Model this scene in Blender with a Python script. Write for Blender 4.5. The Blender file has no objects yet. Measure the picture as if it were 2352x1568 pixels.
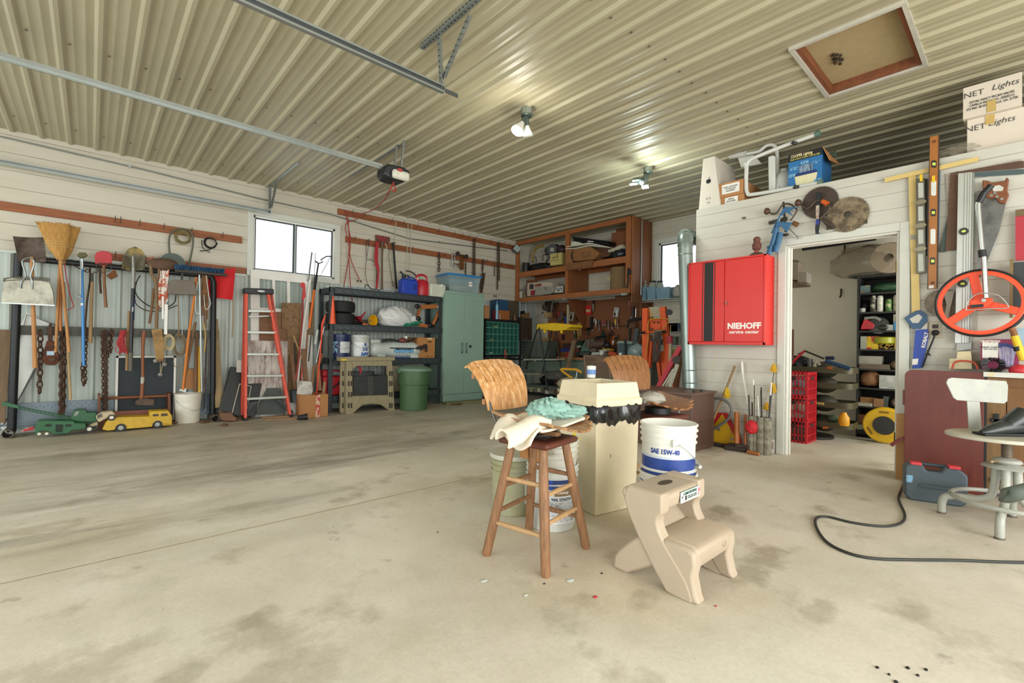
import bpy,bmesh,math,random
from mathutils import Vector,Matrix
import numpy as np
SC=bpy.context.scene
COL=SC.collection
PI=math.pi
R=math.radians
rnd=random.Random(7)

# ---------------------------------------------------------------- camera
H=1.05;YAW,PIT,ROL,FPX=R(42.144),R(.432),R(.934),1069.14
_f=Vector((math.sin(YAW)*math.cos(PIT),math.cos(YAW)*math.cos(PIT),math.sin(PIT)))
_r0=Vector((math.cos(YAW),-math.sin(YAW),0));_u0=_r0.cross(_f)
_r=_r0*math.cos(ROL)+_u0*math.sin(ROL);_u=-_r0*math.sin(ROL)+_u0*math.cos(ROL)
cam=bpy.data.objects.new('camera',bpy.data.cameras.new('camera'));COL.objects.link(cam)
cam.matrix_world=Matrix(((_r.x,_u.x,-_f.x,0),(_r.y,_u.y,-_f.y,0),(_r.z,_u.z,-_f.z,H),(0,0,0,1)))
cam.data.sensor_width=36;cam.data.lens=36*FPX/2352;cam.data.clip_start=.02
SC.camera=cam
def at(px,py,**k):
    """world point seen at a pixel of the 2352x1568 frame, on the plane x=, y= or z="""
    d=_f+_r*((px-1176)/FPX)-_u*((py-784)/FPX)
    (a,v),=k.items();i='xyz'.index(a);c=(0,0,H)[i]
    return Vector((0,0,H))+d*((v-c)/d[i])

# ---------------------------------------------------------------- light
SC.view_settings.view_transform='Standard';SC.view_settings.look='None'
SC.view_settings.gamma=1;SC.view_settings.use_curve_mapping=False
SC.view_settings.exposure=0.14
w=bpy.data.worlds.new('overcast');SC.world=w;w.use_nodes=True
bg=w.node_tree.nodes['Background'];bg.inputs[0].default_value=(.93,.97,1,1);bg.inputs[1].default_value=1.25
def area(name,loc,rot,sx,sy,power,col=(1,1,1)):
    l=bpy.data.lights.new(name,'AREA');l.shape='RECTANGLE';l.size=sx;l.size_y=sy;l.energy=power;l.color=col
    o=bpy.data.objects.new(name,l);COL.objects.link(o);o.location=loc;o.rotation_euler=rot;return o
# daylight entering by the open overhead doors behind the camera and to its left
area('daylight_front_door',(0.8,-3.4,1.3),(R(84),0,R(0)),6.5,2.4,300,(1,.99,.95))
area('daylight_side_door',(-3.8,3.6,1.6),(R(84),0,R(-90)),5.5,2.6,120,(.95,1,.97))
area('fill_inner_room',(6.3,-1.0,1.3),(R(90),0,0),1.6,1.2,60,(1,1,.94))  # added fill lamp brightening the inner room

# ---------------------------------------------------------------- materials
def lin(c):return tuple(((x/255)/12.92 if x/255<=.04045 else((x/255+.055)/1.055)**2.4)for x in c)
def hx(h):return lin(tuple(int(h[i:i+2],16)for i in(0,2,4)))
MC={}
def mat(h,rough=.6,metal=0.,n=.12,sc=8.,h2=None,thr=.55,stretch=None,bump=0.,alpha=1.,trans=0.,emit=0.,coat=0.,sharp=.08):
    """procedural paint/wood/metal: base colour, fine mottling, optional second colour in worn patches"""
    key=(h,rough,metal,n,sc,h2,thr,stretch,bump,alpha,trans,emit,coat,sharp)
    if key in MC:return MC[key]
    m=bpy.data.materials.new('m_'+h);m.use_nodes=True;nt=m.node_tree;N=nt.nodes;L=nt.links
    b=N['Principled BSDF'];b.inputs['Roughness'].default_value=rough;b.inputs['Metallic'].default_value=metal
    c=hx(h)
    tc=N.new('ShaderNodeTexCoord');mp=N.new('ShaderNodeMapping');L.new(tc.outputs['Object'],mp.inputs[0])
    if stretch:mp.inputs['Scale'].default_value=stretch
    no=N.new('ShaderNodeTexNoise');no.inputs['Scale'].default_value=sc;no.inputs['Detail'].default_value=5;no.inputs['Roughness'].default_value=.65
    L.new(mp.outputs[0],no.inputs['Vector'])
    mr=N.new('ShaderNodeMapRange');L.new(no.outputs[0],mr.inputs[0]);mr.inputs[1].default_value=.25;mr.inputs[2].default_value=.75
    mr.inputs[3].default_value=1-n*1.3;mr.inputs[4].default_value=1+n*.9
    mx=N.new('ShaderNodeVectorMath');mx.operation='SCALE';mx.inputs[0].default_value=c;L.new(mr.outputs[0],mx.inputs['Scale'])
    out=mx.outputs[0]
    if h2:
        n2=N.new('ShaderNodeTexNoise');n2.inputs['Scale'].default_value=sc*.6;n2.inputs['Detail'].default_value=8;n2.inputs['Roughness'].default_value=.7
        L.new(mp.outputs[0],n2.inputs['Vector'])
        m2=N.new('ShaderNodeMapRange');L.new(n2.outputs[0],m2.inputs[0]);m2.inputs[1].default_value=thr-sharp;m2.inputs[2].default_value=thr+sharp
        mm=N.new('ShaderNodeMix');mm.data_type='RGBA';L.new(m2.outputs[0],mm.inputs[0]);L.new(out,mm.inputs[6])
        mm.inputs[7].default_value=(*hx(h2),1);out=mm.outputs[2]
    L.new(out,b.inputs['Base Color'])
    if bump:
        bp=N.new('ShaderNodeBump');bp.inputs['Strength'].default_value=bump;bp.inputs['Distance'].default_value=.01
        L.new(no.outputs[0],bp.inputs['Height']);L.new(bp.outputs[0],b.inputs['Normal'])
    b.inputs['Alpha'].default_value=alpha;b.inputs['Transmission Weight'].default_value=trans;b.inputs['Coat Weight'].default_value=coat
    if emit:b.inputs['Emission Color'].default_value=(*c,1);b.inputs['Emission Strength'].default_value=emit
    MC[key]=m;return m
def wood(h,sc=6.,n=.28,rough=.6,axis=2,h2=None,thr=.6):
    s=[6,6,6];s[axis]=.5
    return mat(h,rough,n=n,sc=sc,stretch=tuple(s),bump=.15,h2=h2,thr=thr)

# ---------------------------------------------------------------- mesh building
class G:
    """collects boxes, bars, tubes and lathes into one mesh"""
    def __init__(s):s.v=[];s.f=[]
    def add(s,v,f):
        n=len(s.v);s.v+=[Vector(p)for p in v];s.f+=[tuple(i+n for i in q)for q in f];return s
    def join(s,g):return s.add(g.v,g.f)
    def tf(s,loc=(0,0,0),rz=0,rx=0,ry=0,sc=1):
        m=Matrix.Translation(loc)@Matrix.Rotation(rz,4,'Z')@Matrix.Rotation(ry,4,'Y')@Matrix.Rotation(rx,4,'X')@Matrix.Scale(sc,4)
        s.v=[m@p for p in s.v];return s
    def box(s,x0,x1,y0,y1,z0,z1,ins=0):
        a=ins
        v=[(x0,y0,z0),(x1,y0,z0),(x1,y1,z0),(x0,y1,z0),(x0+a,y0+a,z1),(x1-a,y0+a,z1),(x1-a,y1-a,z1),(x0+a,y1-a,z1)]
        return s.add(v,[(0,3,2,1),(4,5,6,7),(0,1,5,4),(1,2,6,5),(2,3,7,6),(3,0,4,7)])
    def bx(s,c,d,rz=0,rx=0,ry=0):
        return s.join(G().box(-d[0]/2,d[0]/2,-d[1]/2,d[1]/2,-d[2]/2,d[2]/2).tf(c,rz,rx,ry))
    def bar(s,p,q,w,t,up=(0,1,0)):
        p=Vector(p);q=Vector(q);d=(q-p).normalized();a=d.cross(Vector(up))
        if a.length<1e-4:a=d.cross(Vector((1,0,0)))
        a.normalize();b=a.cross(d).normalized();a=a*w/2;b=b*t/2
        v=[p-a-b,p+a-b,p+a+b,p-a+b,q-a-b,q+a-b,q+a+b,q-a+b]
        return s.add(v,[(0,3,2,1),(4,5,6,7),(0,1,5,4),(1,2,6,5),(2,3,7,6),(3,0,4,7)])
    def tube(s,pts,r,n=8,closed=False,flat=1.):
        pts=[Vector(p)for p in pts];m=len(pts);rr=r if isinstance(r,(list,tuple))else[r]*m
        v=[];prev=None
        for i,p in enumerate(pts):
            if closed:d=pts[(i+1)%m]-pts[i-1]
            else:d=pts[min(i+1,m-1)]-pts[max(i-1,0)]
            if d.length<1e-9:d=Vector((0,0,1))
            d.normalize()
            if prev is None:
                a=d.orthogonal().normalized()
                if abs(d.z)<.9:a=d.cross(Vector((0,0,1))).normalized()
            else:
                a=prev-d*prev.dot(d);a=a.normalized()if a.length>1e-6 else d.orthogonal().normalized()
            prev=a;b=d.cross(a)
            for k in range(n):
                t=2*PI*k/n;v.append(p+a*(rr[i]*math.cos(t))+b*(rr[i]*flat*math.sin(t)))
        f=[]
        for i in range(m if closed else m-1):
            j=(i+1)%m
            for k in range(n):f.append((i*n+k,i*n+(k+1)%n,j*n+(k+1)%n,j*n+k))
        if not closed:f.append(tuple(range(n-1,-1,-1)));f.append(tuple((m-1)*n+k for k in range(n)))
        return s.add(v,f)
    def lathe(s,prof,c=(0,0,0),n=24,axis='z',sx=1.,sy=1.):
        v=[];f=[];m=len(prof)
        for r_,z in prof:
            for k in range(n):
                t=2*PI*k/n;v.append((r_*math.cos(t)*sx,r_*math.sin(t)*sy,z))
        for i in range(m-1):
            for k in range(n):f.append((i*n+k,i*n+(k+1)%n,(i+1)*n+(k+1)%n,(i+1)*n+k))
        if prof[0]==prof[-1]:pass
        elif prof[0][0]>1e-5:f.append(tuple(range(n-1,-1,-1)))
        if prof[0]!=prof[-1]and prof[-1][0]>1e-5:f.append(tuple((m-1)*n+k for k in range(n)))
        g=G().add(v,f)
        if axis=='y':g.tf(rx=-PI/2)
        if axis=='x':g.tf(ry=PI/2)
        return s.join(g.tf(c))
    def prism(s,pts,d):
        pts=[Vector(p)for p in pts];d=Vector(d);n=len(pts)
        nn=Vector((0,0,0))
        for i in range(n):nn+=pts[i].cross(pts[(i+1)%n])
        if nn.dot(d)>0:pts=pts[::-1]
        v=pts+[p+d for p in pts]
        f=[tuple(range(n)),tuple(range(2*n-1,n-1,-1))]
        for i in range(n):f.append((i,i+n,(i+1)%n+n,(i+1)%n))
        return s.add(v,f)
    def ell(s,c,r,n=14,m=9,rz=0,ry=0,rx=0):
        pr=[(max(math.sin(PI*i/m),1e-6),-math.cos(PI*i/m))for i in range(m+1)]
        g=G().lathe(pr,n=n);r=(r,r,r)if not isinstance(r,(tuple,list))else r
        g.v=[Vector((p.x*r[0],p.y*r[1],p.z*r[2]))for p in g.v]
        return s.join(g.tf(c,rz,rx,ry))
    def sheet(s,fn,nu,nv,t=.003):
        """cloth-like sheet fn(u,v) given thickness t"""
        P=[[Vector(fn(i/nu,j/nv))for j in range(nv+1)]for i in range(nu+1)]
        top=[];bot=[]
        for i in range(nu+1):
            for j in range(nv+1):
                a=P[min(i+1,nu)][j]-P[max(i-1,0)][j];b=P[i][min(j+1,nv)]-P[i][max(j-1,0)]
                n=a.cross(b);n=n.normalized()if n.length>1e-9 else Vector((0,0,1))
                top.append(P[i][j]+n*t/2);bot.append(P[i][j]-n*t/2)
        K=(nu+1)*(nv+1);id_=lambda i,j:i*(nv+1)+j;f=[]
        for i in range(nu):
            for j in range(nv):
                f.append((id_(i,j),id_(i+1,j),id_(i+1,j+1),id_(i,j+1)))
                f.append((K+id_(i,j+1),K+id_(i+1,j+1),K+id_(i+1,j),K+id_(i,j)))
        for i in range(nu):f.append((id_(i,0),K+id_(i,0),K+id_(i+1,0),id_(i+1,0)));f.append((id_(i,nv),id_(i+1,nv),K+id_(i+1,nv),K+id_(i,nv)))
        for j in range(nv):f.append((id_(0,j),id_(0,j+1),K+id_(0,j+1),K+id_(0,j)));f.append((id_(nu,j),K+id_(nu,j),K+id_(nu,j+1),id_(nu,j+1)))
        return s.add(top+bot,f)
    def ring(s,c,ro,ri,d,n=32,axis='y'):
        """flat annulus of thickness d"""
        return s.lathe([(ri,-d/2),(ro,-d/2),(ro,d/2),(ri,d/2),(ri,-d/2)],c,n,axis)
    def torus(s,c,R_,r,n=24,m=8,rx=0,rz=0,ry=0,sx=1.):
        pts=[(R_*sx*math.cos(2*PI*i/n),R_*math.sin(2*PI*i/n),0)for i in range(n)]
        return s.join(G().tube(pts,r,m,True).tf(c,rz,rx,ry))
    def chain(s,p,q,L=.045,r=.0045,wid=.5):
        p=Vector(p);q=Vector(q);d=q-p;k=max(1,int(d.length/(L*.72)));dn=d.normalized()
        M0=dn.to_track_quat('Z','Y').to_matrix().to_4x4()
        for i in range(k):
            c=p+d*((i+.5)/k);g=G();a=L*wid*.5;h=L*.5;n=8
            pts=[(a*math.cos(2*PI*j/n),0,(h-a)*(1 if math.sin(2*PI*j/n)>0 else-1)*(abs(math.sin(2*PI*j/n))>.1)+a*math.sin(2*PI*j/n))for j in range(n)]
            g.tube(pts,r,5,True);m=Matrix.Translation(c)@M0@Matrix.Rotation((i%2)*PI/2+.4,4,'Z')
            g.v=[m@v for v in g.v];s.join(g)
        return s
def spline(pts,k=6,closed=False):
    P=[Vector(p)for p in pts];o=[];n=len(P)
    for i in range(n if closed else n-1):
        g=(lambda j:P[j%n])if closed else(lambda j:P[max(0,min(n-1,j))])
        a,b,c,d=g(i-1),g(i),g(i+1),g(i+2)
        for j in range(k):
            t=j/k;o.append(.5*((2*b)+(c-a)*t+(2*a-5*b+4*c-d)*t*t+(3*b-a-3*c+d)*t**3))
    if not closed:o.append(P[-1])
    return o
def mesh_obj(name,g,m,ang=35,bev=0,sub=0):
    me=bpy.data.meshes.new(name);me.from_pydata([tuple(p)for p in g.v],[],g.f);me.update()
    me.materials.append(m)
    me.shade_smooth();me.set_sharp_from_angle(angle=R(ang))
    o=bpy.data.objects.new(name,me);COL.objects.link(o)
    if bev:
        b=o.modifiers.new('bevel','BEVEL');b.width=bev;b.segments=2;b.limit_method='ANGLE';b.angle_limit=R(40);b.harden_normals=False
    if sub:b=o.modifiers.new('sub','SUBSURF');b.levels=b.render_levels=sub
    return o
class T:
    """a thing: an Empty at its base that parents its parts. Geometry is given in its local frame (or world with w=1)."""
    def __init__(s,name,label,cat,loc=(0,0,0),rz=0,group=None,rx=0,ry=0):
        o=bpy.data.objects.new(name,None);COL.objects.link(o);o.empty_display_size=.1
        o.location=loc;o.rotation_euler=(rx,ry,rz);o['label']=label;o['category']=cat
        if group:o['group']=group
        s.o=o;s.m=Matrix.Translation(loc)@Matrix.Rotation(rz,4,'Z')@Matrix.Rotation(ry,4,'Y')@Matrix.Rotation(rx,4,'X');s.mi=s.m.inverted()
    def __call__(s,name,g,m,on=None,w=False,label=None,**k):
        if w:g.v=[s.mi@p for p in g.v]
        o=mesh_obj(name,g,m,**k);o.parent=on or s.o
        if label:o['label']=label
        return o
    def txt(s,string,loc,size,m,name='lettering',on=None,rz=0,width=None,rx=PI/2,ry=0,al='CENTER',bold=0,ext=.0008,shear=0,label=None,sp=1):
        o=text(name,string,size,m,width,al,bold,ext,shear,sp);o.location=loc;o.rotation_euler=(rx,ry,rz);o.parent=on or s.o
        if label:o['label']=label
        return o
def text(name,string,size,m,width=None,al='CENTER',bold=0,ext=.0008,shear=0,sp=1):
    cu=bpy.data.curves.new(name,'FONT');cu.body=string;cu.size=size;cu.align_x=al;cu.align_y='CENTER';cu.extrude=ext;cu.offset=bold;cu.shear=shear;cu.space_line=sp;cu.resolution_u=2
    t=bpy.data.objects.new(name,cu);COL.objects.link(t);bpy.context.view_layer.update()
    me=bpy.data.meshes.new_from_object(t.evaluated_get(bpy.context.evaluated_depsgraph_get()))
    if width:
        xs=[v.co.x for v in me.vertices];k=width/max(1e-6,max(xs)-min(xs))
        for v in me.vertices:v.co.x*=k
    bpy.data.objects.remove(t);me.materials.clear();me.materials.append(m)
    o=bpy.data.objects.new(name,me);COL.objects.link(o);return o
def S(name,label,cat,g,m,group=None,kind=None,**k):
    """a thing that is one mesh, given in world coordinates; its origin goes to its base"""
    lo=[min(p[i]for p in g.v)for i in range(3)];hi=[max(p[i]for p in g.v)for i in range(3)]
    c=Vector(((lo[0]+hi[0])/2,(lo[1]+hi[1])/2,lo[2]));g.v=[p-c for p in g.v]
    o=mesh_obj(name,g,m,**k);o.location=c
    if label:o['label']=label;o['category']=cat
    if group:o['group']=group
    if kind:o['kind']=kind
    return o
def struct(name,g,m,**k):return S(name,None,None,g,m,kind='structure',**k)
def copy_thing(t,loc,rz=None,label=None):
    r=t.copy();COL.objects.link(r);r.location=loc
    if rz is not None:r.rotation_euler.z=rz
    if label:r['label']=label
    for ch in list(t.children):
        c=ch.copy();COL.objects.link(c);c.parent=r
        for g in list(ch.children):
            d=g.copy();COL.objects.link(d);d.parent=c
    return r
# ================================================================ the room
YA,XB,XC,ZC,ZP=7.4,7.4,5.15,3.29,2.64 # left wall, back wall, partition face, ceiling, partition top
RB0,RBS=-0.671,.2286
def shell_mat(name,planks='z',base='DAD8CE',pitch=.19,knots=True):
    m=bpy.data.materials.new(name);m.use_nodes=True;nt=m.node_tree;N=nt.nodes;L=nt.links;b=N['Principled BSDF']
    geo=N.new('ShaderNodeNewGeometry');sx=N.new('ShaderNodeSeparateXYZ');L.new(geo.outputs['Position'],sx.inputs[0])
    d=N.new('ShaderNodeMath');d.operation='DIVIDE';L.new(sx.outputs[2],d.inputs[0]);d.inputs[1].default_value=pitch
    fr=N.new('ShaderNodeMath');fr.operation='FRACT';L.new(d.outputs[0],fr.inputs[0])
    # groove: tight gap line with its own unevenness
    no=N.new('ShaderNodeTexNoise');no.inputs['Scale'].default_value=1.7;no.inputs['Detail'].default_value=3;L.new(geo.outputs['Position'],no.inputs['Vector'])
    gw=N.new('ShaderNodeMapRange');L.new(no.outputs[0],gw.inputs[0]);gw.inputs[1].default_value=.3;gw.inputs[2].default_value=.7;gw.inputs[3].default_value=.012;gw.inputs[4].default_value=.03
    lt=N.new('ShaderNodeMath');lt.operation='LESS_THAN';L.new(fr.outputs[0],lt.inputs[0]);L.new(gw.outputs[0],lt.inputs[1])
    n1=N.new('ShaderNodeTexNoise');n1.inputs['Scale'].default_value=2.2;n1.inputs['Detail'].default_value=6
    mp=N.new('ShaderNodeMapping');mp.inputs['Scale'].default_value=(1,1,5);L.new(geo.outputs['Position'],mp.inputs[0]);L.new(mp.outputs[0],n1.inputs['Vector'])
    cr=N.new('ShaderNodeValToRGB');L.new(n1.outputs[0],cr.inputs[0])
    c=hx(base);cr.color_ramp.elements[0].color=(c[0]*.92,c[1]*.9,c[2]*.87,1);cr.color_ramp.elements[0].position=.25
    cr.color_ramp.elements[1].color=(*c,1);cr.color_ramp.elements[1].position=.55
    out=cr.outputs[0]
    if knots:
        vo=N.new('ShaderNodeTexVoronoi');vo.inputs['Scale'].default_value=2.6;vo.inputs['Randomness'].default_value=1
        mk=N.new('ShaderNodeMapping');mk.inputs['Scale'].default_value=(1,.8,1.5);L.new(geo.outputs['Position'],mk.inputs[0]);L.new(mk.outputs[0],vo.inputs['Vector'])
        kr=N.new('ShaderNodeValToRGB');L.new(vo.outputs['Distance'],kr.inputs[0]);e=kr.color_ramp.elements
        e[0].color=(1,1,1,1);e[0].position=.03;e[1].color=(0,0,0,1);e[1].position=.05
        mm=N.new('ShaderNodeMix');mm.data_type='RGBA';L.new(kr.outputs[0],mm.inputs[0]);L.new(out,mm.inputs[6]);mm.inputs[7].default_value=(*hx('B49B76'),1);out=mm.outputs[2]
    m3=N.new('ShaderNodeMix');m3.data_type='RGBA';L.new(lt.outputs[0],m3.inputs[0]);L.new(out,m3.inputs[6]);m3.inputs[7].default_value=(*hx('77726A'),1)
    L.new(m3.outputs[2],b.inputs['Base Color']);b.inputs['Roughness'].default_value=.55
    bp=N.new('ShaderNodeBump');bp.inputs['Strength'].default_value=.6;bp.inputs['Distance'].default_value=.004;bp.invert=True
    L.new(lt.outputs[0],bp.inputs['Height']);L.new(bp.outputs[0],b.inputs['Normal'])
    return m
M_SHIP=shell_mat('shiplap',base='C4BEAD',knots=False)
M_SHIPC=shell_mat('shiplap_knots',base='C8C6BA',pitch=.1345)
M_PMETAL=mat('AEB7B0',.4,n=.05,sc=2,stretch=(8,8,.4))
M_TRIM=mat('CCCEC4',.45,n=.05,sc=5)
M_DRYW=mat('E4DFD0',.8,n=.05,sc=3)

def floor_mat():
    m=bpy.data.materials.new('concrete');m.use_nodes=True;nt=m.node_tree;N=nt.nodes;L=nt.links;b=N['Principled BSDF']
    geo=N.new('ShaderNodeNewGeometry')
    def noise(s,det=6,ro=.6,st=(1,1,1),off=(0,0,0)):
        mp=N.new('ShaderNodeMapping');mp.inputs['Scale'].default_value=st;mp.inputs['Location'].default_value=off;L.new(geo.outputs['Position'],mp.inputs[0])
        n=N.new('ShaderNodeTexNoise');n.inputs['Scale'].default_value=s;n.inputs['Detail'].default_value=det;n.inputs['Roughness'].default_value=ro;L.new(mp.outputs[0],n.inputs['Vector']);return n.outputs[0]
    def rng(x,a,c_,lo=0,hi=1):
        r=N.new('ShaderNodeMapRange');L.new(x,r.inputs[0]);r.inputs[1].default_value=a;r.inputs[2].default_value=c_;r.inputs[3].default_value=lo;r.inputs[4].default_value=hi;return r.outputs[0]
    def mixc(f,a,c_):
        x=N.new('ShaderNodeMix');x.data_type='RGBA';L.new(f,x.inputs[0])
        if isinstance(a,str):x.inputs[6].default_value=(*hx(a),1)
        else:L.new(a,x.inputs[6])
        if isinstance(c_,str):x.inputs[7].default_value=(*hx(c_),1)
        else:L.new(c_,x.inputs[7])
        return x.outputs[2]
    def mth(op,a,c_):
        x=N.new('ShaderNodeMath');x.operation=op
        for i,q in enumerate((a,c_)):
            if isinstance(q,(int,float)):x.inputs[i].default_value=q
            else:L.new(q,x.inputs[i])
        return x.outputs[0]
    sx=N.new('ShaderNodeSeparateXYZ');L.new(geo.outputs['Position'],sx.inputs[0]);X,Y=sx.outputs[0],sx.outputs[1]
    col=mixc(rng(noise(.9,7,.6),.35,.65),'D4CDBE','ECE5D8')
    col=mixc(rng(noise(1.3,6,.6,(1,1,1),(5,2,0)),.5,.75,0,.6),col,'DDDFD0')
    col=mixc(rng(noise(1.1,10,.72,(.8,1.2,1),(3,8,0)),.46,.68,0,.38),col,'B0A68F')
    col=mixc(rng(noise(2.7,9,.7,(1.3,.8,1),(7,1,0)),.52,.72,0,.4),col,'B2B29E')
    col=mixc(rng(noise(.6,4,.5,(1,1,1),(12,4,0)),.5,.66,0,.35),col,'C2AE88')
    # tyre-track dirt: driven bands running along the bay beyond the joint
    ywob=mth('ADD',Y,mth('MULTIPLY',mth('SUBTRACT',noise(.5,3),.5),1.6))
    band=mth('MULTIPLY',rng(ywob,2.9,4.0),rng(X,5.6,2.6))
    st=rng(noise(.9,9,.68,(.35,1.5,1),(1,3,0)),.42,.62)
    col=mixc(mth('MULTIPLY',mth('MULTIPLY',band,st),.7),col,'8A8371')
    st2=rng(noise(1.2,9,.7,(.3,2,1),(9,3,0)),.52,.66)
    col=mixc(mth('MULTIPLY',mth('MULTIPLY',rng(ywob,2.9,3.8),rng(X,4.6,1.6)),mth('MULTIPLY',st2,.75)),col,'5E5B4F')
    col=mixc(mth('MULTIPLY',rng(ywob,4.2,5.4),rng(noise(.7,6),.3,.6,.35,.7)),col,'ACA38F')
    col=mixc(mth('MULTIPLY',rng(X,3.5,5.2),rng(noise(.8,5),.35,.65,.2,.6)),col,'B6AD99')
    # oil and damp blotches
    bl=rng(noise(2.1,6,.6,(1,1,1),(2.2,7,0)),.57,.7)
    col=mixc(mth('MULTIPLY',bl,.55),col,'827558')
    bl=rng(noise(4.1,6,.6,(1,1,1),(4,1,0)),.66,.72)
    col=mixc(mth('MULTIPLY',bl,.5),col,'75705F')
    sp=rng(noise(38,2,.5),.76,.78)
    col=mixc(mth('MULTIPLY',sp,.9),col,'3C3A30')
    col=mixc(rng(noise(55,4,.7),.3,.7,.0,.16),col,'776F5C')
    for(sx_,sy_,ax,ay,dk)in[(3.0,1.32,.20,.09,.6),(2.42,.86,.32,.12,.5),(1.72,1.06,.1,.07,.45),(2.2,.55,.12,.07,.35),(-.1,2.0,.35,.18,.3),(.42,1.55,.3,.12,.3),(.15,1.2,.2,.08,.3)]:
        dx=mth('DIVIDE',mth('SUBTRACT',X,sx_),ax);dy=mth('DIVIDE',mth('SUBTRACT',Y,sy_),ay)
        d=mth('ADD',mth('ADD',mth('MULTIPLY',dx,dx),mth('MULTIPLY',dy,dy)),mth('MULTIPLY',noise(6,6,.65),4.2))
        col=mixc(mth('MULTIPLY',rng(d,3.1,2.2),dk),col,'7C6F55')
    # saw-cut joints
    jw=mth('MULTIPLY',mth('SUBTRACT',noise(9,4),.5),.02)
    jy=mth('ABSOLUTE',mth('SUBTRACT',mth('ADD',Y,jw),2.92),0)
    col=mixc(rng(jy,.035,.012,0,.5),col,'D3C8B2');col=mixc(rng(jy,.007,.003,0,.7),col,'73674F')
    L.new(col,b.inputs['Base Color'])
    L.new(rng(noise(1.5,5),.3,.7,.42,.7),b.inputs['Roughness'])
    bp=N.new('ShaderNodeBump');bp.inputs['Strength'].default_value=.12;bp.inputs['Distance'].default_value=.01;L.new(noise(30,6,.7),bp.inputs['Height']);L.new(bp.outputs[0],b.inputs['Normal'])
    return m
struct('floor',G().box(-3.9,7.55,-3.5,7.55,-.12,0),floor_mat())

# ribbed steel ceiling, ribs running along y, with the attic hatch opening left out
HX0,HX1,HY0,HY1=3.83,4.76,.55,1.17
def rib_profile(a0,a1,h=.02):
    """(x, drop) pairs of the panel profile"""
    o=[];k=math.ceil((a0-RB0)/RBS);xs=RB0+k*RBS
    while xs<a1-.1:
        for dx,z in((-.034,0),(-.013,h),(.013,h),(.034,0),(.068,0),(.074,h*.15),(.084,h*.15),(.092,0),(.136,0),(.142,h*.15),(.152,h*.15),(.16,0)):
            if a0<xs+dx<a1:o.append((xs+dx,z))
        xs+=RBS
    return[(a0,0)]+o+[(a1,0)]
def corrug(pr,b0,b1,f):
    v=[];F=[]
    for x,z in pr:v+=[f(x,b0,z),f(x,b1,z)]
    for i in range(len(pr)-1):F.append((2*i,2*i+1,2*i+3,2*i+2))
    return G().add(v,F)
cm=mat('AFA88C',.45,n=.10,sc=1.2,stretch=(1,.35,1),h2='9C947A',thr=.62,sharp=.15)
fc=lambda x,y,z:(x,y,ZC-z)
g=corrug(rib_profile(-3.9,HX0),-3.5,7.45,fc).join(corrug(rib_profile(HX1,7.45),-3.5,7.45,fc))
g.join(corrug(rib_profile(HX0,HX1),-3.5,HY0,fc)).join(corrug(rib_profile(HX0,HX1),HY1,7.45,fc))
g.box(-3.9,HX0,-3.5,7.45,ZC+.03,ZC+.08)
ceil=struct('ceiling',g,cm)
# roof slab above so that no sky leaks through
struct('ceiling_slab',G().box(-3.9,7.6,-3.5,7.6,ZC+.2,ZC+.3),M_DRYW)
# panel screws and end laps
g=G()
for yy in(1.9,4.9,-.9,6.9):
    for i in range(-8,36):
        x=RB0+i*RBS+.055
        if x>7.3 or x<-3.3 or(HX0<x<HX1 and HY0<yy<HY1):continue
        g.lathe([(.008,0),(.008,.006),(.003,.009)],(x,yy+rnd.uniform(-.01,.01),ZC-.009),6)
struct('trim_ceiling_screws',g,mat('6E675A',.5,.3))

# left wall: shiplap above, ribbed steel below, with a slider window
WX0,WX1,WZ0,WZ1=1.69,2.86,2.05,2.845
def wall_box(a0,a1,w0,w1,z0,z1,wz0,wz1,mk):
    g=G()
    for p in((a0,w0,z0,z1),(w1,a1,z0,z1),(w0,w1,z0,wz0),(w0,w1,wz1,z1)):
        if p[1]-p[0]>1e-4 and p[3]-p[2]>1e-4:mk(g,*p)
    return g
struct('wall_left',wall_box(-3.9,7.5,WX0,WX1,1.97,ZC+.06,WZ0,WZ1,lambda g,a,b,c,d:g.box(a,b,YA,YA+.12,c,d)),M_SHIP)
pr=[(x,z)for x,z in rib_profile(-3.3,7.4)]
g=corrug(pr,0,1.97,lambda x,z,d:(x,YA-.002-d,z));g.box(-3.9,7.5,YA+.02,YA+.12,0,1.97)
struct('wall_left_panels',g,M_PMETAL)
struct('trim_1',G().box(-3.6,1.6,YA-.03,YA,1.955,1.985).box(2.95,7.4,YA-.03,YA,1.955,1.985),mat('C5CBC4',.5))
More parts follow.
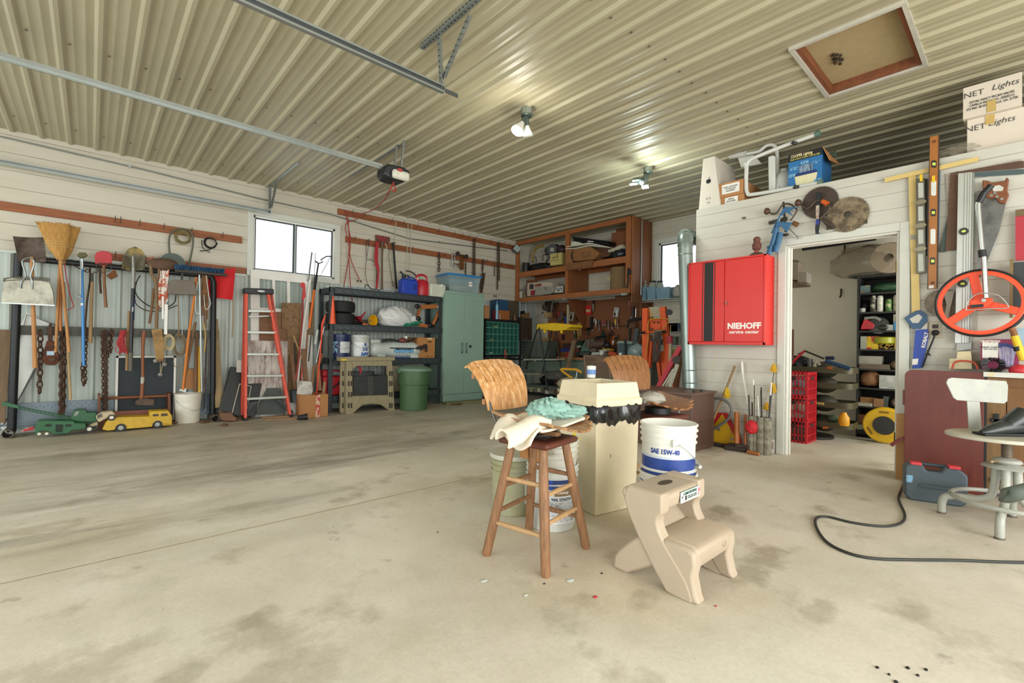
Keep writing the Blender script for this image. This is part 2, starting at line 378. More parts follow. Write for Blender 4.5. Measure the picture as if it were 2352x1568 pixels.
# window, frame and glass
def window(n,t,T0,T1,z0,z1,along):
    """T0..T1 along the wall, glass between; along(a, d, z) gives world point; d = depth outward"""
    def bx(g,a0,a1,d0,d1,c0,c1):
        p=along(a0,d0,c0);q=along(a1,d1,c1);g.box(min(p[0],q[0]),max(p[0],q[0]),min(p[1],q[1]),max(p[1],q[1]),c0,c1)
    g=G();F=.075
    for a in((T0-F,T0,z0-F,z1+F),(T1,T1+F,z0-F,z1+F),(T0,T1,z0-F,z0),(T0,T1,z1,z1+F)):bx(g,a[0],a[1],-.025,.0,a[2],a[3])
    w=struct('window_%d'%n,g,M_TRIM,bev=.003)
    g=G();f=.028;md=(T0+T1)/2-.02
    for a in((T0,T0+f,z0,z1),(T1-f,T1,z0,z1),(T0,T1,z0,z0+f),(T0,T1,z1-f,z1)):bx(g,a[0],a[1],.02,.09,a[2],a[3])
    fo=mesh_obj('window_frame',G(),M_TRIM)if 0 else None
    def sub(nm,g,m):
        g.v=[p-w.location for p in g.v];o=mesh_obj(nm,g,m);o.parent=w;return o
    sub('window_frame',g,mat('DADCD5',.4,n=.03))
    g=G();e=.014
    for a in((T0+f,T0+f+e,z0+f,z1-f),(md-e,md,z0+f,z1-f),(md+.022,md+.022+e,z0+f,z1-f),(T1-f-e,T1-f,z0+f,z1-f)):bx(g,a[0],a[1],.03,.06,a[2],a[3])
    for a in((T0+f,T1-f,z0+f,z0+f+e),(T0+f,T1-f,z1-f-e,z1-f)):bx(g,a[0],a[1],.03,.06,a[2],a[3])
    sub('sash',g,mat('2A2F33',.5))
    g=G();bx(g,md,md+.022,.02,.07,z0+f,z1-f);sub('meeting_rail',g,mat('9BA6A4',.4,.5))
    g=G();bx(g,T0+f,T1-f,.045,.049,z0+f,z1-f);sub('pane',g,mat('F4F8FA',.02,n=0,trans=1.,alpha=.12))
window(1,None,WX0,WX1,WZ0,WZ1,lambda a,d,z:(a,YA+d,z))
# back wall
BY0,BY1,BZ0,BZ1=3.25,4.36,2.05,2.88
g=wall_box(-3.5,7.5,BY0,BY1,0,ZC+.06,BZ0,BZ1,lambda g,a,b,c,d:g.box(XB,XB+.12,a,b,c,d))
struct('wall_back',g,M_SHIP)
window(2,None,BY0,BY1,BZ0,BZ1,lambda a,d,z:(XB+d,a,z))
# partition of the inner room, door opening between DY0 and DY1
DY0,DY1,DZ=.735,1.615,2.085
g=wall_box(-3.5,2.56,DY0,DY1,0,ZP,-.01,DZ,lambda g,a,b,c,d:g.box(XC,XC+.115,a,b,c,d))
g.box(XC+.115,XB,2.445,2.56,0,ZP)
struct('wall_right',g,M_SHIPC)
struct('wall_inner',G().box(XB-.02,XB,-3.5,2.445,0,ZP-.02).box(XC+.115,XB-.02,-1.2,-1.1,0,ZP-.02).box(XC+.115,XB-.02,2.43,2.445,0,ZP-.02),M_DRYW)
struct('ceiling_inner',G().box(XC+.115,XB-.02,-3.5,2.43,ZP-.02,ZP),mat('8F8A80',.9))
g=G()
for i in range(7):g.box(XC+.13,XB-.03,-1+i*.42+.55*0,-1+i*.42+.04,2.48,ZP-.02)
struct('trim_ceiling_joists',g,wood('5A4433',axis=0))
# door casing and jambs
g=G();tw=.072
g.box(XC-.02,XC,DY1,DY1+tw,0,DZ+tw).box(XC-.02,XC,DY0-tw,DY0,0,DZ+tw).box(XC-.02,XC,DY0,DY1,DZ,DZ+tw)
struct('door_1',g,M_TRIM,bev=.004)
g=G();g.box(XC,XC+.115,DY1-.018,DY1-.0005,0,DZ-.001).box(XC,XC+.115,DY0+.0005,DY0+.018,0,DZ-.001).box(XC,XC+.115,DY0+.018,DY1-.018,DZ-.018,DZ-.0005)
g.box(XC+.05,XC+.085,DY1-.03,DY1-.018,0,DZ-.018).box(XC+.05,XC+.085,DY0+.018,DY0+.03,0,DZ-.018)
struct('door_2',g,mat('D2D2C8',.5,n=.06),bev=.002)
g=G()
for z in(1.78,1.12,.3):g.box(XC+.012,XC+.045,DY0+.018,DY0+.0205,z-.045,z+.045).lathe([(.006,-.05),(.006,.05)],(XC+.01,DY0+.024,z),8)
struct('trim_door_hinges',g,mat('8E7A4A',.35,.8))
# attic hatch: white metal trim, red-brown timber reveal, board closed above it, wasp nest
g=G();a=.028
g.box(HX0-a,HX0,HY0-a,HY1+a,ZC-.024,ZC+.02).box(HX1,HX1+a,HY0-a,HY1+a,ZC-.024,ZC+.02).box(HX0,HX1,HY0-a,HY0,ZC-.024,ZC+.02).box(HX0,HX1,HY1,HY1+a,ZC-.024,ZC+.02)
struct('trim_hatch',g,mat('C9C6B8',.4,.2))
g=G();t=.03
g.box(HX0,HX0+t,HY0,HY1,ZC-.005,ZC+.12).box(HX1-t,HX1,HY0,HY1,ZC-.005,ZC+.12).box(HX0+t,HX1-t,HY0,HY0+t,ZC-.005,ZC+.12).box(HX0+t,HX1-t,HY1-t,HY1,ZC-.005,ZC+.12)
struct('trim_hatch_reveal',g,wood('7A4628',axis=0))
hat=T('attic_hatch_board','pale tan board closing the attic hatch in the ribbed ceiling','hatch',((HX0+HX1)/2,(HY0+HY1)/2,ZC+.065))
hat('panel',G().box(-.46,.46,-.305,.305,0,.012),mat('A8966F',.85,n=.08,sc=14))
g=G()
for i in range(26):g.ell((rnd.gauss(0,.035),rnd.gauss(0,.018),-.008+rnd.uniform(-.01,.004)),(rnd.uniform(.008,.02),rnd.uniform(.006,.014),.008),6,4)
pw=at(1924,134,z=ZC+.055);hat('nest',g.tf(hat.mi@pw+Vector((0,0,.005))),mat('2E241C',.9,n=.4,sc=60,h2='6C5238'),label='dark dried wasp nest stuck to the board')
# ================================================================ left wall: rack of hand tools
def W(px,py,y=7.2):return at(px,py,y=y)
def K(ox,oy,s):
    """pixels measured inside an enlarged crop of the frame"""
    return lambda x,y:(ox+x/s,oy+y/s)
def sil(pts,y,d,k=None,x=None):
    """side outline at its own distance, extruded to its real depth (away from the viewer)"""
    q=[k(*p)if k else p for p in pts]
    if x is not None:return G().prism([at(a,b,x=x)for a,b in q],(d,0,0))
    return G().prism([at(a,b,y=y)for a,b in q],(0,d,0))
def pole(name,label,cat,pts,r,m,y=7.2,n=8,group=None,k=None,sp=0,**kw):
    P=[]
    for p in pts:
        a,b=k(p[0],p[1])if k else p[:2];P.append(at(a,b,y=p[2]if len(p)>2 else y))
    if sp:P=spline(P,sp)
    return S(name,label,cat,G().tube(P,r,n),m,group,**kw)
def quad(a,b,c,d,bulge=0,nu=8,nv=6,t=.003):
    a,b,c,d=map(Vector,(a,b,c,d));nn=(b-a).cross(d-a).normalized()
    return G().sheet(lambda u,v:(a*(1-u)+b*u)*(1-v)+(d*(1-u)+c*u)*v+nn*bulge*(4*u*(1-u)-.5),nu,nv,t)
def disc(c,r,d,axis='y',n=28):return G().lathe([(r,-d/2),(r,d/2)],c,n,axis)
BLK=mat('1E2124',.45,.3,n=.2);RUST=mat('5E4536',.85,.3,n=.35,sc=30,h2='3A2E28');HW=wood('B57F49',n=.2);HW2=wood('93764F',n=.25);HWD=wood('7A5230')
STEEL=mat('8F9492',.35,.9,n=.1,sc=20);GALV=mat('A9B1AE',.38,.75,n=.1,sc=6);DST=mat('4B4A47',.6,.6,n=.3,sc=12);WHT=mat('E4E2DA',.5,n=.06);BOARD=wood('8E532E',axis=0,n=.3);RED=mat('C2282B',.45,n=.12);CARD=mat('B58050',.85,n=.1,sc=5);BLACK=mat('17191B',.5,n=.2);GRY=mat('6F7678',.5,n=.1)
YEL=mat('E3BD1E',.5,n=.12);ROPE=mat('BDAE88',.9,n=.3,sc=60);PAPER=mat('E6E4DC',.7,n=.05)

k=K(0,440,2.703)
t=T('tool_rack','freestanding black pipe rack carrying long-handled tools along the left wall','rack',(.3,7.15,0))
x0,x1,yy=-.58,1.18,7.15
t('post',G().tube([(x0-.02,yy,.06),(x0,yy,1.93)],.036,14),BLK,w=1);t('post',G().tube([(x1+.02,yy,.06),(x1,yy,1.80),(x1-.015,yy,1.86),(x1-.06,yy,1.885)],.034,12),BLK,w=1)
t('top_rail',G().tube([(x0,yy,1.885),(x1-.04,yy,1.885)],.032,12),BLK,w=1)
def foot(c,m=mat('6B6455',.6,.5,n=.3,sc=20,h2='4A3A2C')):
    g=G();g.lathe([(.046,-.13),(.046,.12),(.038,.12),(.038,-.13),(.046,-.13)],(c[0],c[1],.047),18,'y');return t('foot_pipe',g,m,w=1)
foot((-.62,7.16));foot((1.2,7.1))
t('crossbar',G().bx((.3,7.2,1.125),(1.75,.012,.1)).bx((.3,7.185,1.075),(1.75,.035,.006)),mat('55554F',.6,.5,n=.25,sc=10),w=1)
for i in range(22):t('hook',G().lathe([(.0055,0),(.0055,.09)],(-.42+i*.07,7.03,1.9),5,'y'),DST,w=1)
g=G().bx((.5,YA-.04,.19),(2.9,.015,.27)).bx((.5,YA-.055,.325),(2.9,.03,.008)).bx((.5,YA-.06,.1),(2.9,.02,.02))
o=S('steel_strip','blue grey slotted steel strip along the foot of the left wall','steel strip',g,mat('707D85',.45,.5,n=.15,sc=3))
g=G()
for i in range(90):g.bx((-.9+i*.031,YA-.0485,.29-(i%2)*.018),(.012,.002,.006))
g.v=[p-o.location for p in g.v];q=mesh_obj('slots',g,BLACK);q.parent=o;q['kind']='stuff'

# boards with hooks screwed to the wall
def hookboard(label,a,b,z,h,hooks=(),zt=0):
    g=G().bar((a,YA-.018,z),(b,YA-.018,z+zt),.035,h);t=T('hook_rail',label,'hook rail',((a+b)/2,YA-.03,z-h/2),0)
    t('board',G().bx(((a+b)/2,YA-.018,z),(b-a,.034,h)),BOARD,w=1,bev=.003)
    for hxp in hooks:
        t('hook',G().tube([(hxp,YA-.03,z),(hxp,YA-.075,z-.01),(hxp+.004,YA-.1,z+.035),(hxp+.004,YA-.1,z+.06)],.004,5),DST,w=1)
hookboard('red-brown hook board above the brooms, left of the window',-.95,1.545,2.455,.092,(.19,.24,.42,.66,.95,1.3))
hookboard('short red-brown board behind the red flag, left of the window',.15,1.605,2.03,.085,(.2,))
hookboard('upper of the two long hook boards right of the window',2.885,6.72,3.135,.092,[3.1,3.3,3.8,4.02,4.3,4.75,5.1,5.28,5.45,5.62,6.0,6.2,6.35,6.5])
hookboard('lower of the two long hook boards right of the window',3.02,6.72,2.715,.092,[3.15,3.38,3.6,3.72,4.2,4.9,5.15,5.3,5.9,6.1,6.3,6.5,6.62])

# coal scoop shovel and dustpan on the left post
t=T('flat_shovel','flat rusty shovel hung blade-up behind the metal dustpan','shovel',W(72,610,7.1))
t('blade',quad(W(30,543,7.1),W(101,545,7.1),W(107,602,7.08),W(43,602,7.08),.03),mat('60544B',.7,.4,n=.25,sc=14,h2='46362C'),w=1)
t('handle',G().tube([W(73,590,7.09),W(76,700,7.08),W(81,845,7.08)],[.014,.017,.02],10),HW,w=1)
k=K(0,440,2.703)
t=T('dustpan','wide galvanised dustpan with a bent rod handle hung on the black post','dustpan',W(*k(170,690),7.02))
pan=[(8,690),(12,620),(30,545),(75,535),(150,540),(250,548),(310,565),(330,620),(340,708)]
t('pan',sil(pan,6.99,.03,k),mat('9C9A8C',.42,.6,n=.12,sc=14,h2='7C7A6E'),w=1,bev=.004)
t('lip',G().bar(W(*k(8,690),6.98),W(*k(340,707),6.98),.012,.02),GALV,w=1)
g=G()
for i in range(24):g.tube([W(*k(22+i*12.4,556-8*math.sin(i/23*PI)),6.985),W(*k(28+i*12.0,536-8*math.sin(i/23*PI)),7.02)],.006,5)
t('crimped_edge',g,mat('8E8C80',.45,.6),w=1)
t('handle',G().tube(spline([W(*k(130,600),6.975),W(*k(135,560),6.96),W(*k(160,520),6.96),W(*k(138,440),6.96),W(*k(160,415),6.96),W(*k(195,415),6.96),W(*k(212,445),6.96),W(*k(190,520),6.96),W(*k(200,560),6.96),W(*k(200,605),6.975)],5),.0085,8),STEEL,w=1)

# brooms
STRAW=mat('B98B4A',.9,n=.5,sc=30,stretch=(9,3,.6),bump=.5)
def broom(label,base,head,h0,ht,n,y):
    t=T('straw_broom',label,'broom',at(*k(*h0),y=y),group='straw brooms')
    g=G().tube([at(*k(*h0),y=y),at(*k(*ht),y=y-.01)],.0135,10);t('handle',g,HW,w=1)
    c=at(*k(*base),y=y);a=at(*k(*head[0]),y=y);b=at(*k(*head[1]),y=y);ax=(a+b)/2-c;L=ax.length
    def fn(u,v):
        ss=.18+.82*(v**.9);p=c+ax*v;wd=(b-a)*(u-.5)*(.30+.70*v**1.1);return p+wd*1+Vector((0,-.0,0))
    g=G();NN=16
    rows=[]
    for j in range(11):
        v=j/10;wd=(b-a).length*(.22+.30*min(1,v*3)+.48*v**1.4)/2;th=.035*(1-.35*v);cc=c+ax*v;ux=(b-a).normalized()
        rows.append([cc+ux*(wd*math.cos(2*PI*i/NN))+Vector((0,th*math.sin(2*PI*i/NN),0))for i in range(NN)])
    vv=[p for r_ in rows for p in r_];ff=[]
    for j in range(10):
        for i in range(NN):ff.append((j*NN+i,j*NN+(i+1)%NN,(j+1)*NN+(i+1)%NN,(j+1)*NN+i))
    ff.append(tuple(range(NN)));ff.append(tuple(10*NN+i for i in range(NN)))
    t('bristles',G().add(vv,ff),STRAW,w=1)
    g=G();ux=(b-a).normalized()
    for i in range(150):
        u=rnd.uniform(-1,1);v0=.86+.1*rnd.random();L2=rnd.uniform(.97,1.05);wd=(b-a).length/2
        p=c+ax*v0+ux*(u*wd*(.22+.3+.48*v0**1.4)*.97)+Vector((0,rnd.uniform(-.022,.02),0));q=c+ax*L2+ux*(u*wd*1.04)+Vector((0,rnd.uniform(-.02,.02),0));g.tube([p,q],.0016,3)
    t('straw',g,mat('A87D3E',.9,n=.4,sc=30),w=1)
    for v in(.36,.43,.5):
        cc=c+ax*v;wd=(b-a).length*(.22+.30+.48*v**1.4)/2
        t('stitching',G().tube([cc+ux*(wd*1.01*math.cos(2*PI*i/20))+Vector((0,.034*math.sin(2*PI*i/20),0))for i in range(20)],.0022,4,True),mat('C9B27A',.8),w=1)
    t('ferrule',G().tube([c-ax*.10,c+ax*.06],.02,10),mat('A9814C',.7),w=1)
broom('straw broom hung upside down, the front one with the wide flared head',(376,425),[(222,188),(440,205)],(376,440),(430,995),0,7.06)
broom('straw broom hung behind the other, its head showing on the right',(395,430),[(350,200),(503,228)],(372,440),(345,998),0,7.13)
pole('broomstick','bare orange wooden handle between the two brooms','handle',[(378,560),(376,865)],.012,wood('A8662E'),7.1,k=k)
pole('broomstick','long pale wooden stick reaching below the brooms','handle',[(395,560),(415,880),(438,1290)],.012,wood('AF9368'),7.15,k=k)
pole('red_string','thin red cord with a knotted end hanging by the brooms','cord',[(400,445),(410,520),(430,620),(450,690),(458,710),(440,725),(415,735)],.004,mat('B4202C',.7),7.1,k=k,sp=4)

# chains, snatch block
CH='rusty chains on the tool rack'
def chain(label,pts,L=.06,r=.006,y=7.14,m=RUST,group=CH,k=k,wid=.55):
    g=G()
    P=[at(*k(*p),y=y)for p in pts]
    for a,b in zip(P[:-1],P[1:]):g.chain(a,b,L,r,wid)
    return S('chain',label,'chain',g,m,group)
chain('single rusty chain left of the pulley block',[(250,860),(250,1070),(245,1250)],.075,.0085)
chain('thick doubled rusty chain reaching the floor toys',[(388,870),(385,1100),(380,1385)],.07,.011,7.15)
chain('second strand of the thick rusty chain',[(398,890),(396,1100),(388,1380)],.07,.011,7.17)
chain('rusty chain behind the lower end of the blue pole',[(512,1060),(510,1130),(520,1205)],.05,.007,7.16)
chain('rusty chain hanging down right of the blue pole',[(538,850),(530,1050),(530,1190)],.05,.006,7.17)
for i,(a,b)in enumerate([((636,868),(645,1365)),((650,860),(655,1368)),((662,866),(660,1360)),((690,855),(688,1000)),((700,860),(665,1030)),((640,870),(640,1000))]):
    chain(['leftmost strand of the chain bundle right of the blue pole','front strand of the chain bundle right of the blue pole','right strand of the chain bundle right of the blue pole','short loop of chain at the right of the bundle','slanting loop of chain at the right of the bundle','short doubled strand at the left of the chain bundle'][i],[a,b],.05,.006,7.15-.012*(i%3))
t=T('snatch_block','rusty orange snatch block with a long hook beside the chains','pulley',W(*k(312,1080),7.14))
t('shell',sil([(290,925),(332,925),(345,960),(370,1020),(366,1060),(340,1078),(285,1075),(262,1045),(262,1000),(280,960)],7.12,.06,k),mat('6A3D28',.75,.4,n=.35,sc=20,h2='3B2B24'),w=1,bev=.008)
t('hook',sil([(298,925),(295,850),(305,820),(315,815),(326,835),(326,925)],7.13,.03,k),RUST,w=1,bev=.006)
t('pin',disc(W(*k(318,965),7.11),.018,.03),RUST,w=1);t('pin',disc(W(*k(322,1040),7.11),.026,.03),RUST,w=1)
t('plate',sil([(290,990),(337,990),(337,1015),(290,1015)],7.112,.006,k),mat('7F93A0',.4,.5),w=1)

# blue fruit picker pole
t=T('pole_saw','bright blue pole with a hooked lever head hung on the rack','pole',W(*k(520,1080),7.08))
t('pole',G().tube([W(*k(508,470),7.08),W(*k(513,700),7.07),W(*k(520,1080),7.07)],.0135,10),mat('2F7FC4',.4,n=.06),w=1)
t('socket',G().tube([W(*k(508,420),7.08),W(*k(508,480),7.08)],[.02,.015],10),GALV,w=1)
t('head',sil([(478,395),(490,378),(530,378),(545,395),(520,410),(495,408)],7.06,.05,k),mat('5D5A35',.6,.3,n=.3),w=1,bev=.006)
t('lever',G().tube([W(*k(492,412),7.05),W(*k(502,440),7.04),W(*k(503,560),7.04),W(*k(500,640),7.04),W(*k(475,645),7.04),W(*k(515,668),7.04)],.0055,6),STEEL,w=1)
t('band',G().tube([W(*k(511,692),7.07),W(*k(511,706),7.07)],.0145,10),WHT,w=1)
# cultivator / fork with curved tines
t=T('hand_cultivator','hook-tined cultivator with a worn wooden handle right of the blue pole','garden tool',W(*k(560,945),7.1))
t('handle',G().tube([W(*k(572,560),7.1),W(*k(560,940),7.1)],[.014,.019],10),HW2,w=1)
t('socket',G().tube([W(*k(572,510),7.1),W(*k(572,580),7.1)],.012,8),DST,w=1)
for a,b in(((572,515),(540,500)),((572,515),(600,505)),((572,515),(520,490))):t('tine',G().tube(spline([W(*k(*a),7.1),W(*k((a[0]+b[0])/2,b[1]-8),7.1),W(*k(*b),7.1),W(*k(b[0]-70 if b[0]<570 else b[0]+20,b[1]-35),7.05)],4),.005,6),RUST,w=1)
pole('iron_bar','dark iron bar hanging crookedly right of the blue pole','iron bar',[(560,465),(558,560),(540,680),(528,850)],.009,RUST,7.15,k=k)
# red spade, hand broom
t=T('red_spade','short wooden-handled spade with a red rounded blade','shovel',W(*k(655,720),7.08))
t('blade',sil([(590,450),(588,400),(600,375),(640,366),(680,375),(697,400),(695,445),(650,462)],7.1,.012,k),mat('B3252B',.5,n=.15,h2='6B2A22',thr=.68),w=1,bev=.003)
t('handle',G().tube([W(*k(645,460),7.08),W(*k(647,560),7.08),W(*k(658,718),7.07)],[.016,.014,.016],10),HWD,w=1)
t('chain_loop',G().chain(W(*k(595,450),7.06),W(*k(690,448),7.06),.03,.004),RUST,w=1)
t('wire',G().tube(spline([W(*k(600,455),7.05),W(*k(600,490),7.05),W(*k(650,500),7.05),W(*k(690,480),7.05),W(*k(688,455),7.05)],4),.004,5),DST,w=1)
pole('door_hasp','small dark turnbuckle hanging left of the red spade handle','turnbuckle',[(622,480),(620,540),(626,632)],.011,RUST,7.12,k=k)
S('whisk_broom','small brown whisk brush behind the red spade handle','brush',sil([(660,520),(715,480),(732,525),(690,545)],7.14,.03,k),mat('7B4E2C',.9,n=.4,sc=60),bev=.004)
k2=K(200,440,2.7025)
# round point shovel with blue handle
t=T('round_point_shovel','round-point shovel with a muddy blade, blue grip band and grey handle','shovel',W(*k2(270,1115),7.05))
t('blade',quad(W(*k2(228,400),7.08),W(*k2(362,400),7.08),W(*k2(345,490),7.05),W(*k2(222,485),7.05),.05).join(sil([(218,450),(222,400),(255,355),(297,340),(335,358),(368,405),(362,450),(355,490),(310,470),(285,488),(255,470),(215,480)],7.09,.006,k2)),mat('66604E',.7,.3,n=.25,sc=10,h2='A8904F',thr=.6),w=1)
t('socket',G().tube([W(*k2(285,400),7.05),W(*k2(288,500),7.05),W(*k2(285,600),7.05)],[.012,.02,.018],10),mat('8C8B84',.5,.5),w=1)
t('handle',G().tube([W(*k2(285,600),7.05),W(*k2(272,1000),7.04)],.019,12),mat('202225',.5),w=1)
t('label_band',G().tube([W(*k2(284,660),7.05),W(*k2(281,795),7.05)],.0196,12),mat('1F3E8E',.4),w=1)
o=t.txt('Cobra',t.mi@W(*k2(283,730),7.027),.022,WHT,ry=-PI/2,rx=0,bold=.0005);o.rotation_euler=(PI/2,-PI/2,0)
t('end_grip',G().tube([W(*k2(272,1000),7.04),W(*k2(270,1112),7.04)],.021,12),mat('5C5A50',.7),w=1)
pole('wooden_pole','worn wooden handle hanging behind the red twine','handle',[(262,740),(250,1000),(246,1110)],.015,HW2,7.12,k=k2)
# red twine hank
g=G()
for i in range(46):
    a=rnd.uniform(-.02,.02);p0=W(*k2(225+rnd.uniform(-22,22),862+rnd.uniform(-4,8)),7.08+a);p1=W(*k2(205+rnd.uniform(-25,35),940+rnd.uniform(-10,10)),7.07+a);p2=W(*k2(235+rnd.uniform(-35,20),1003+rnd.uniform(-8,4)),7.08+a)
    g.tube([p0,p1,p2],.0032,4)
g.tube(spline([W(*k2(210,960),7.05),W(*k2(180,965),7.05),(W(*k2(178,990),7.05)),W(*k2(205,1005),7.05)],4),.003,4)
S('twine_hank','tangled hank of red twine hung on the crossbar','twine',g,mat('B23A3C',.85,n=.25,sc=30))
pole('coiled_cable','large loose loop of black cable hanging behind the shovels','cable',[(330,520),(308,560),(300,620),(330,670),(400,715),(480,722),(540,690),(552,640)],.006,BLACK,7.25,k=k2,sp=5)
pole('coiled_cable','lower loop of black cable sagging behind the pitchfork handle','cable',[(302,560),(298,680),(340,725),(400,742),(480,735),(560,705)],.005,BLACK,7.27,k=k2,sp=5)
# D handle fork
t=T('scoop_with_handle','brown weathered scoop hung upside down on a Y-shaped wooden handle','scoop',W(*k2(430,850),7.06))
t('scoop',G().ell(W(*k2(470,450),7.06),(.155,.05,.075),20,10,ry=R(-4)),mat('5C4432',.8,n=.3,sc=16),w=1)
t('handle',G().tube(spline([W(*k2(395,455),7.05),W(*k2(400,510),7.05),W(*k2(425,560),7.05),W(*k2(432,700),7.05),W(*k2(430,850),7.05)],5),.019,10).tube(spline([W(*k2(448,480),7.05),W(*k2(442,530),7.05),W(*k2(425,575),7.05)],4),.015,8),wood('765C3C'),w=1)
pole('wood_stake','short dark wooden stake hanging left of the Y-handled scoop','stake',[(415,600),(405,700),(387,818)],.014,HWD,7.1,k=k2)
S('red_clamp','small red-handled clamp wedged above the rack','clamp',sil([(368,412),(415,402),(412,430),(385,462),(372,450)],7.1,.02,k2),mat('A3604C',.6,n=.3),bev=.003)
S('round_steel_plate','grey green round steel disc standing behind the brush heads','disc',disc(W(*k2(530,448),7.22),.135,.012),mat('56615A',.6,.3,n=.2))
# straps
g=G();cols=[]
for i in range(16):
    x=445+i*4;g.bar(W(*k2(x,490+rnd.uniform(-8,8)),7.04+rnd.uniform(0,.04)),W(*k2(x-8+rnd.uniform(-15,20),640+rnd.uniform(-30,110)),7.03+rnd.uniform(0,.05)),.014,.002)
S('strap_bundle','bundle of orange and white tie straps hung under the scoop','straps',g,mat('C8502C',.8,n=.1,sc=14,h2='DDD6CB',thr=.5,sharp=.02))
t=T('white_strap','white strap ends hanging below the orange bundle','strap',W(*k2(487,885),7.05))
t('strap',G().bar(W(*k2(492,700),7.04),W(*k2(487,885),7.04),.032,.003).bar(W(*k2(470,650),7.05),W(*k2(470,790),7.05),.02,.003),WHT,w=1)
# grey lobby dustpan
t=T('lobby_dustpan','brown-grey plastic dustpan hung from a tall black bracket','dustpan',W(*k2(590,645),7.04))
t('pan',sil([(500,635),(508,570),(530,545),(655,548),(672,575),(685,642)],7.0,.07,k2),mat('6A6156',.6,n=.12),w=1,bev=.006)
t('bracket',G().bx(t.mi@W(*k2(590,520),7.05)*1,(.022,.02,.1)),BLACK)
t('crack',G().tube([W(*k2(565,605),6.997),W(*k2(580,618),6.997),W(*k2(590,600),6.997),W(*k2(600,612),6.997)],.0015,3),mat('B7A58A'),w=1)
# blue push broom
t=T('push_broom','push broom head with blue bristles lying on the rack rail','broom',W(*k2(700,520),7.02))
g=G().bar(W(*k2(545,490),7.02),W(*k2(868,520),7.0),.03,.07);t('block',g,mat('3A3630',.7),w=1,bev=.004)
g=G();a=W(*k2(548,462),6.98);b=W(*k2(850,492),6.96)
for i in range(420):
    u=rnd.random();p=a*(1-u)+b*u+Vector((0,rnd.uniform(-.03,.05),-.03));g.tube([p,p+Vector((rnd.uniform(-.01,.01),rnd.uniform(-.02,.01),rnd.uniform(.03,.06)))],.0035,3)
t('bristles',g,mat('1E4B6E',.8,n=.4,sc=40),w=1)
t('handle',G().tube([W(*k2(697,515),7.04),W(*k2(705,850),7.03),W(*k2(712,1240),7.03)],.012,10),GALV,w=1)
pole('orange_pole','smooth orange wooden handle slanting down to the bucket','handle',[(680,530,7.1),(668,640),(630,900),(595,1230,6.98)],.0145,wood('C8742A',n=.12),7.08,k=k2)
pole('thin_cane','thin pale stick hanging beside the dustpan','stick',[(566,640),(568,880)],.006,HW2,7.12,k=k2)
pole('thin_wire','thin grey rod hanging in front of the lower crossbar','rod',[(582,640),(592,900)],.004,GALV,7.1,k=k2)
# axe
t=T('axe','long-handled axe hanging head-down over the dark screen','axe',W(*k2(350,1320),7.08))
t('handle',G().tube(spline([W(*k2(355,865),7.08),W(*k2(345,960),7.08),W(*k2(346,1150),7.08),W(*k2(338,1285),7.08)],5),[.02]*5+[.016]*6+[.018]*5,10),wood('8B5332'),w=1)
t('head',sil([(300,1300),(300,1325),(415,1328),(418,1290),(370,1280),(325,1285)],7.05,.03,k2),mat('5A4A40',.6,.5,n=.3,sc=20),w=1,bev=.004)
t('tape',G().tube([W(*k2(345,1150),7.08),W(*k2(344,1190),7.08)],.0185,10),mat('A9A79A',.6),w=1)
# trowel in leather sheath, ropes
t=T('machete_sheath','tan leather sheath hanging from the Y-shaped handle','sheath',W(*k2(440,1055),7.08))
t('sheath',sil([(400,855),(465,852),(480,960),(475,1045),(450,1060),(430,1050),(415,950)],7.04,.03,k2),mat('A07F50',.8,n=.25,sc=12,h2='6E5234'),w=1,bev=.004)
def hank(name,label,c,rx_,ry_,y,m,n=14,tail=None,kk=k2,r=.0045):
    g=G()
    for i in range(n):
        s=rnd.uniform(.7,1.05);ox=rnd.uniform(-.2,.2)
        pts=[W(*kk(c[0]+rx_*s*math.cos(a)+ox*rx_,c[1]+ry_*s*math.sin(a)+rnd.uniform(-3,3)),y+.01*math.sin(3*a+i))for a in[2*PI*j/12 for j in range(12)]]
        g.tube(spline(pts,2,True),r,4,True)
    if tail:g.tube(spline([W(*kk(*p),y-.01)for p in tail],4),r,4)
    return S(name,label,'rope',g,m)
hank('rope_hank','hank of thin cream rope hung on the crossbar',(510,935),32,48,7.08,ROPE,16,[(480,970),(470,1060),(455,1140)])
hank('rope_hank','brown rope coil hanging right of the cream rope',(573,950),38,72,7.1,mat('7E7058',.9,n=.3,sc=60),12,[(560,880),(600,1060),(540,1080),(545,960)])
t=T('float_balls','three small grey lead weights dangling on cords','weights',W(*k2(455,1160),7.05))
for p in((425,1050),(482,1072),(455,1135)):
    t('weight',G().ell(W(*k2(*p),7.05),.026,12,8),mat('8A8B84',.6,.3,n=.2),w=1);t('cord',G().tube([W(*k2(p[0],p[1]-70),7.06),W(*k2(*p),7.05)],.003,4),ROPE,w=1)
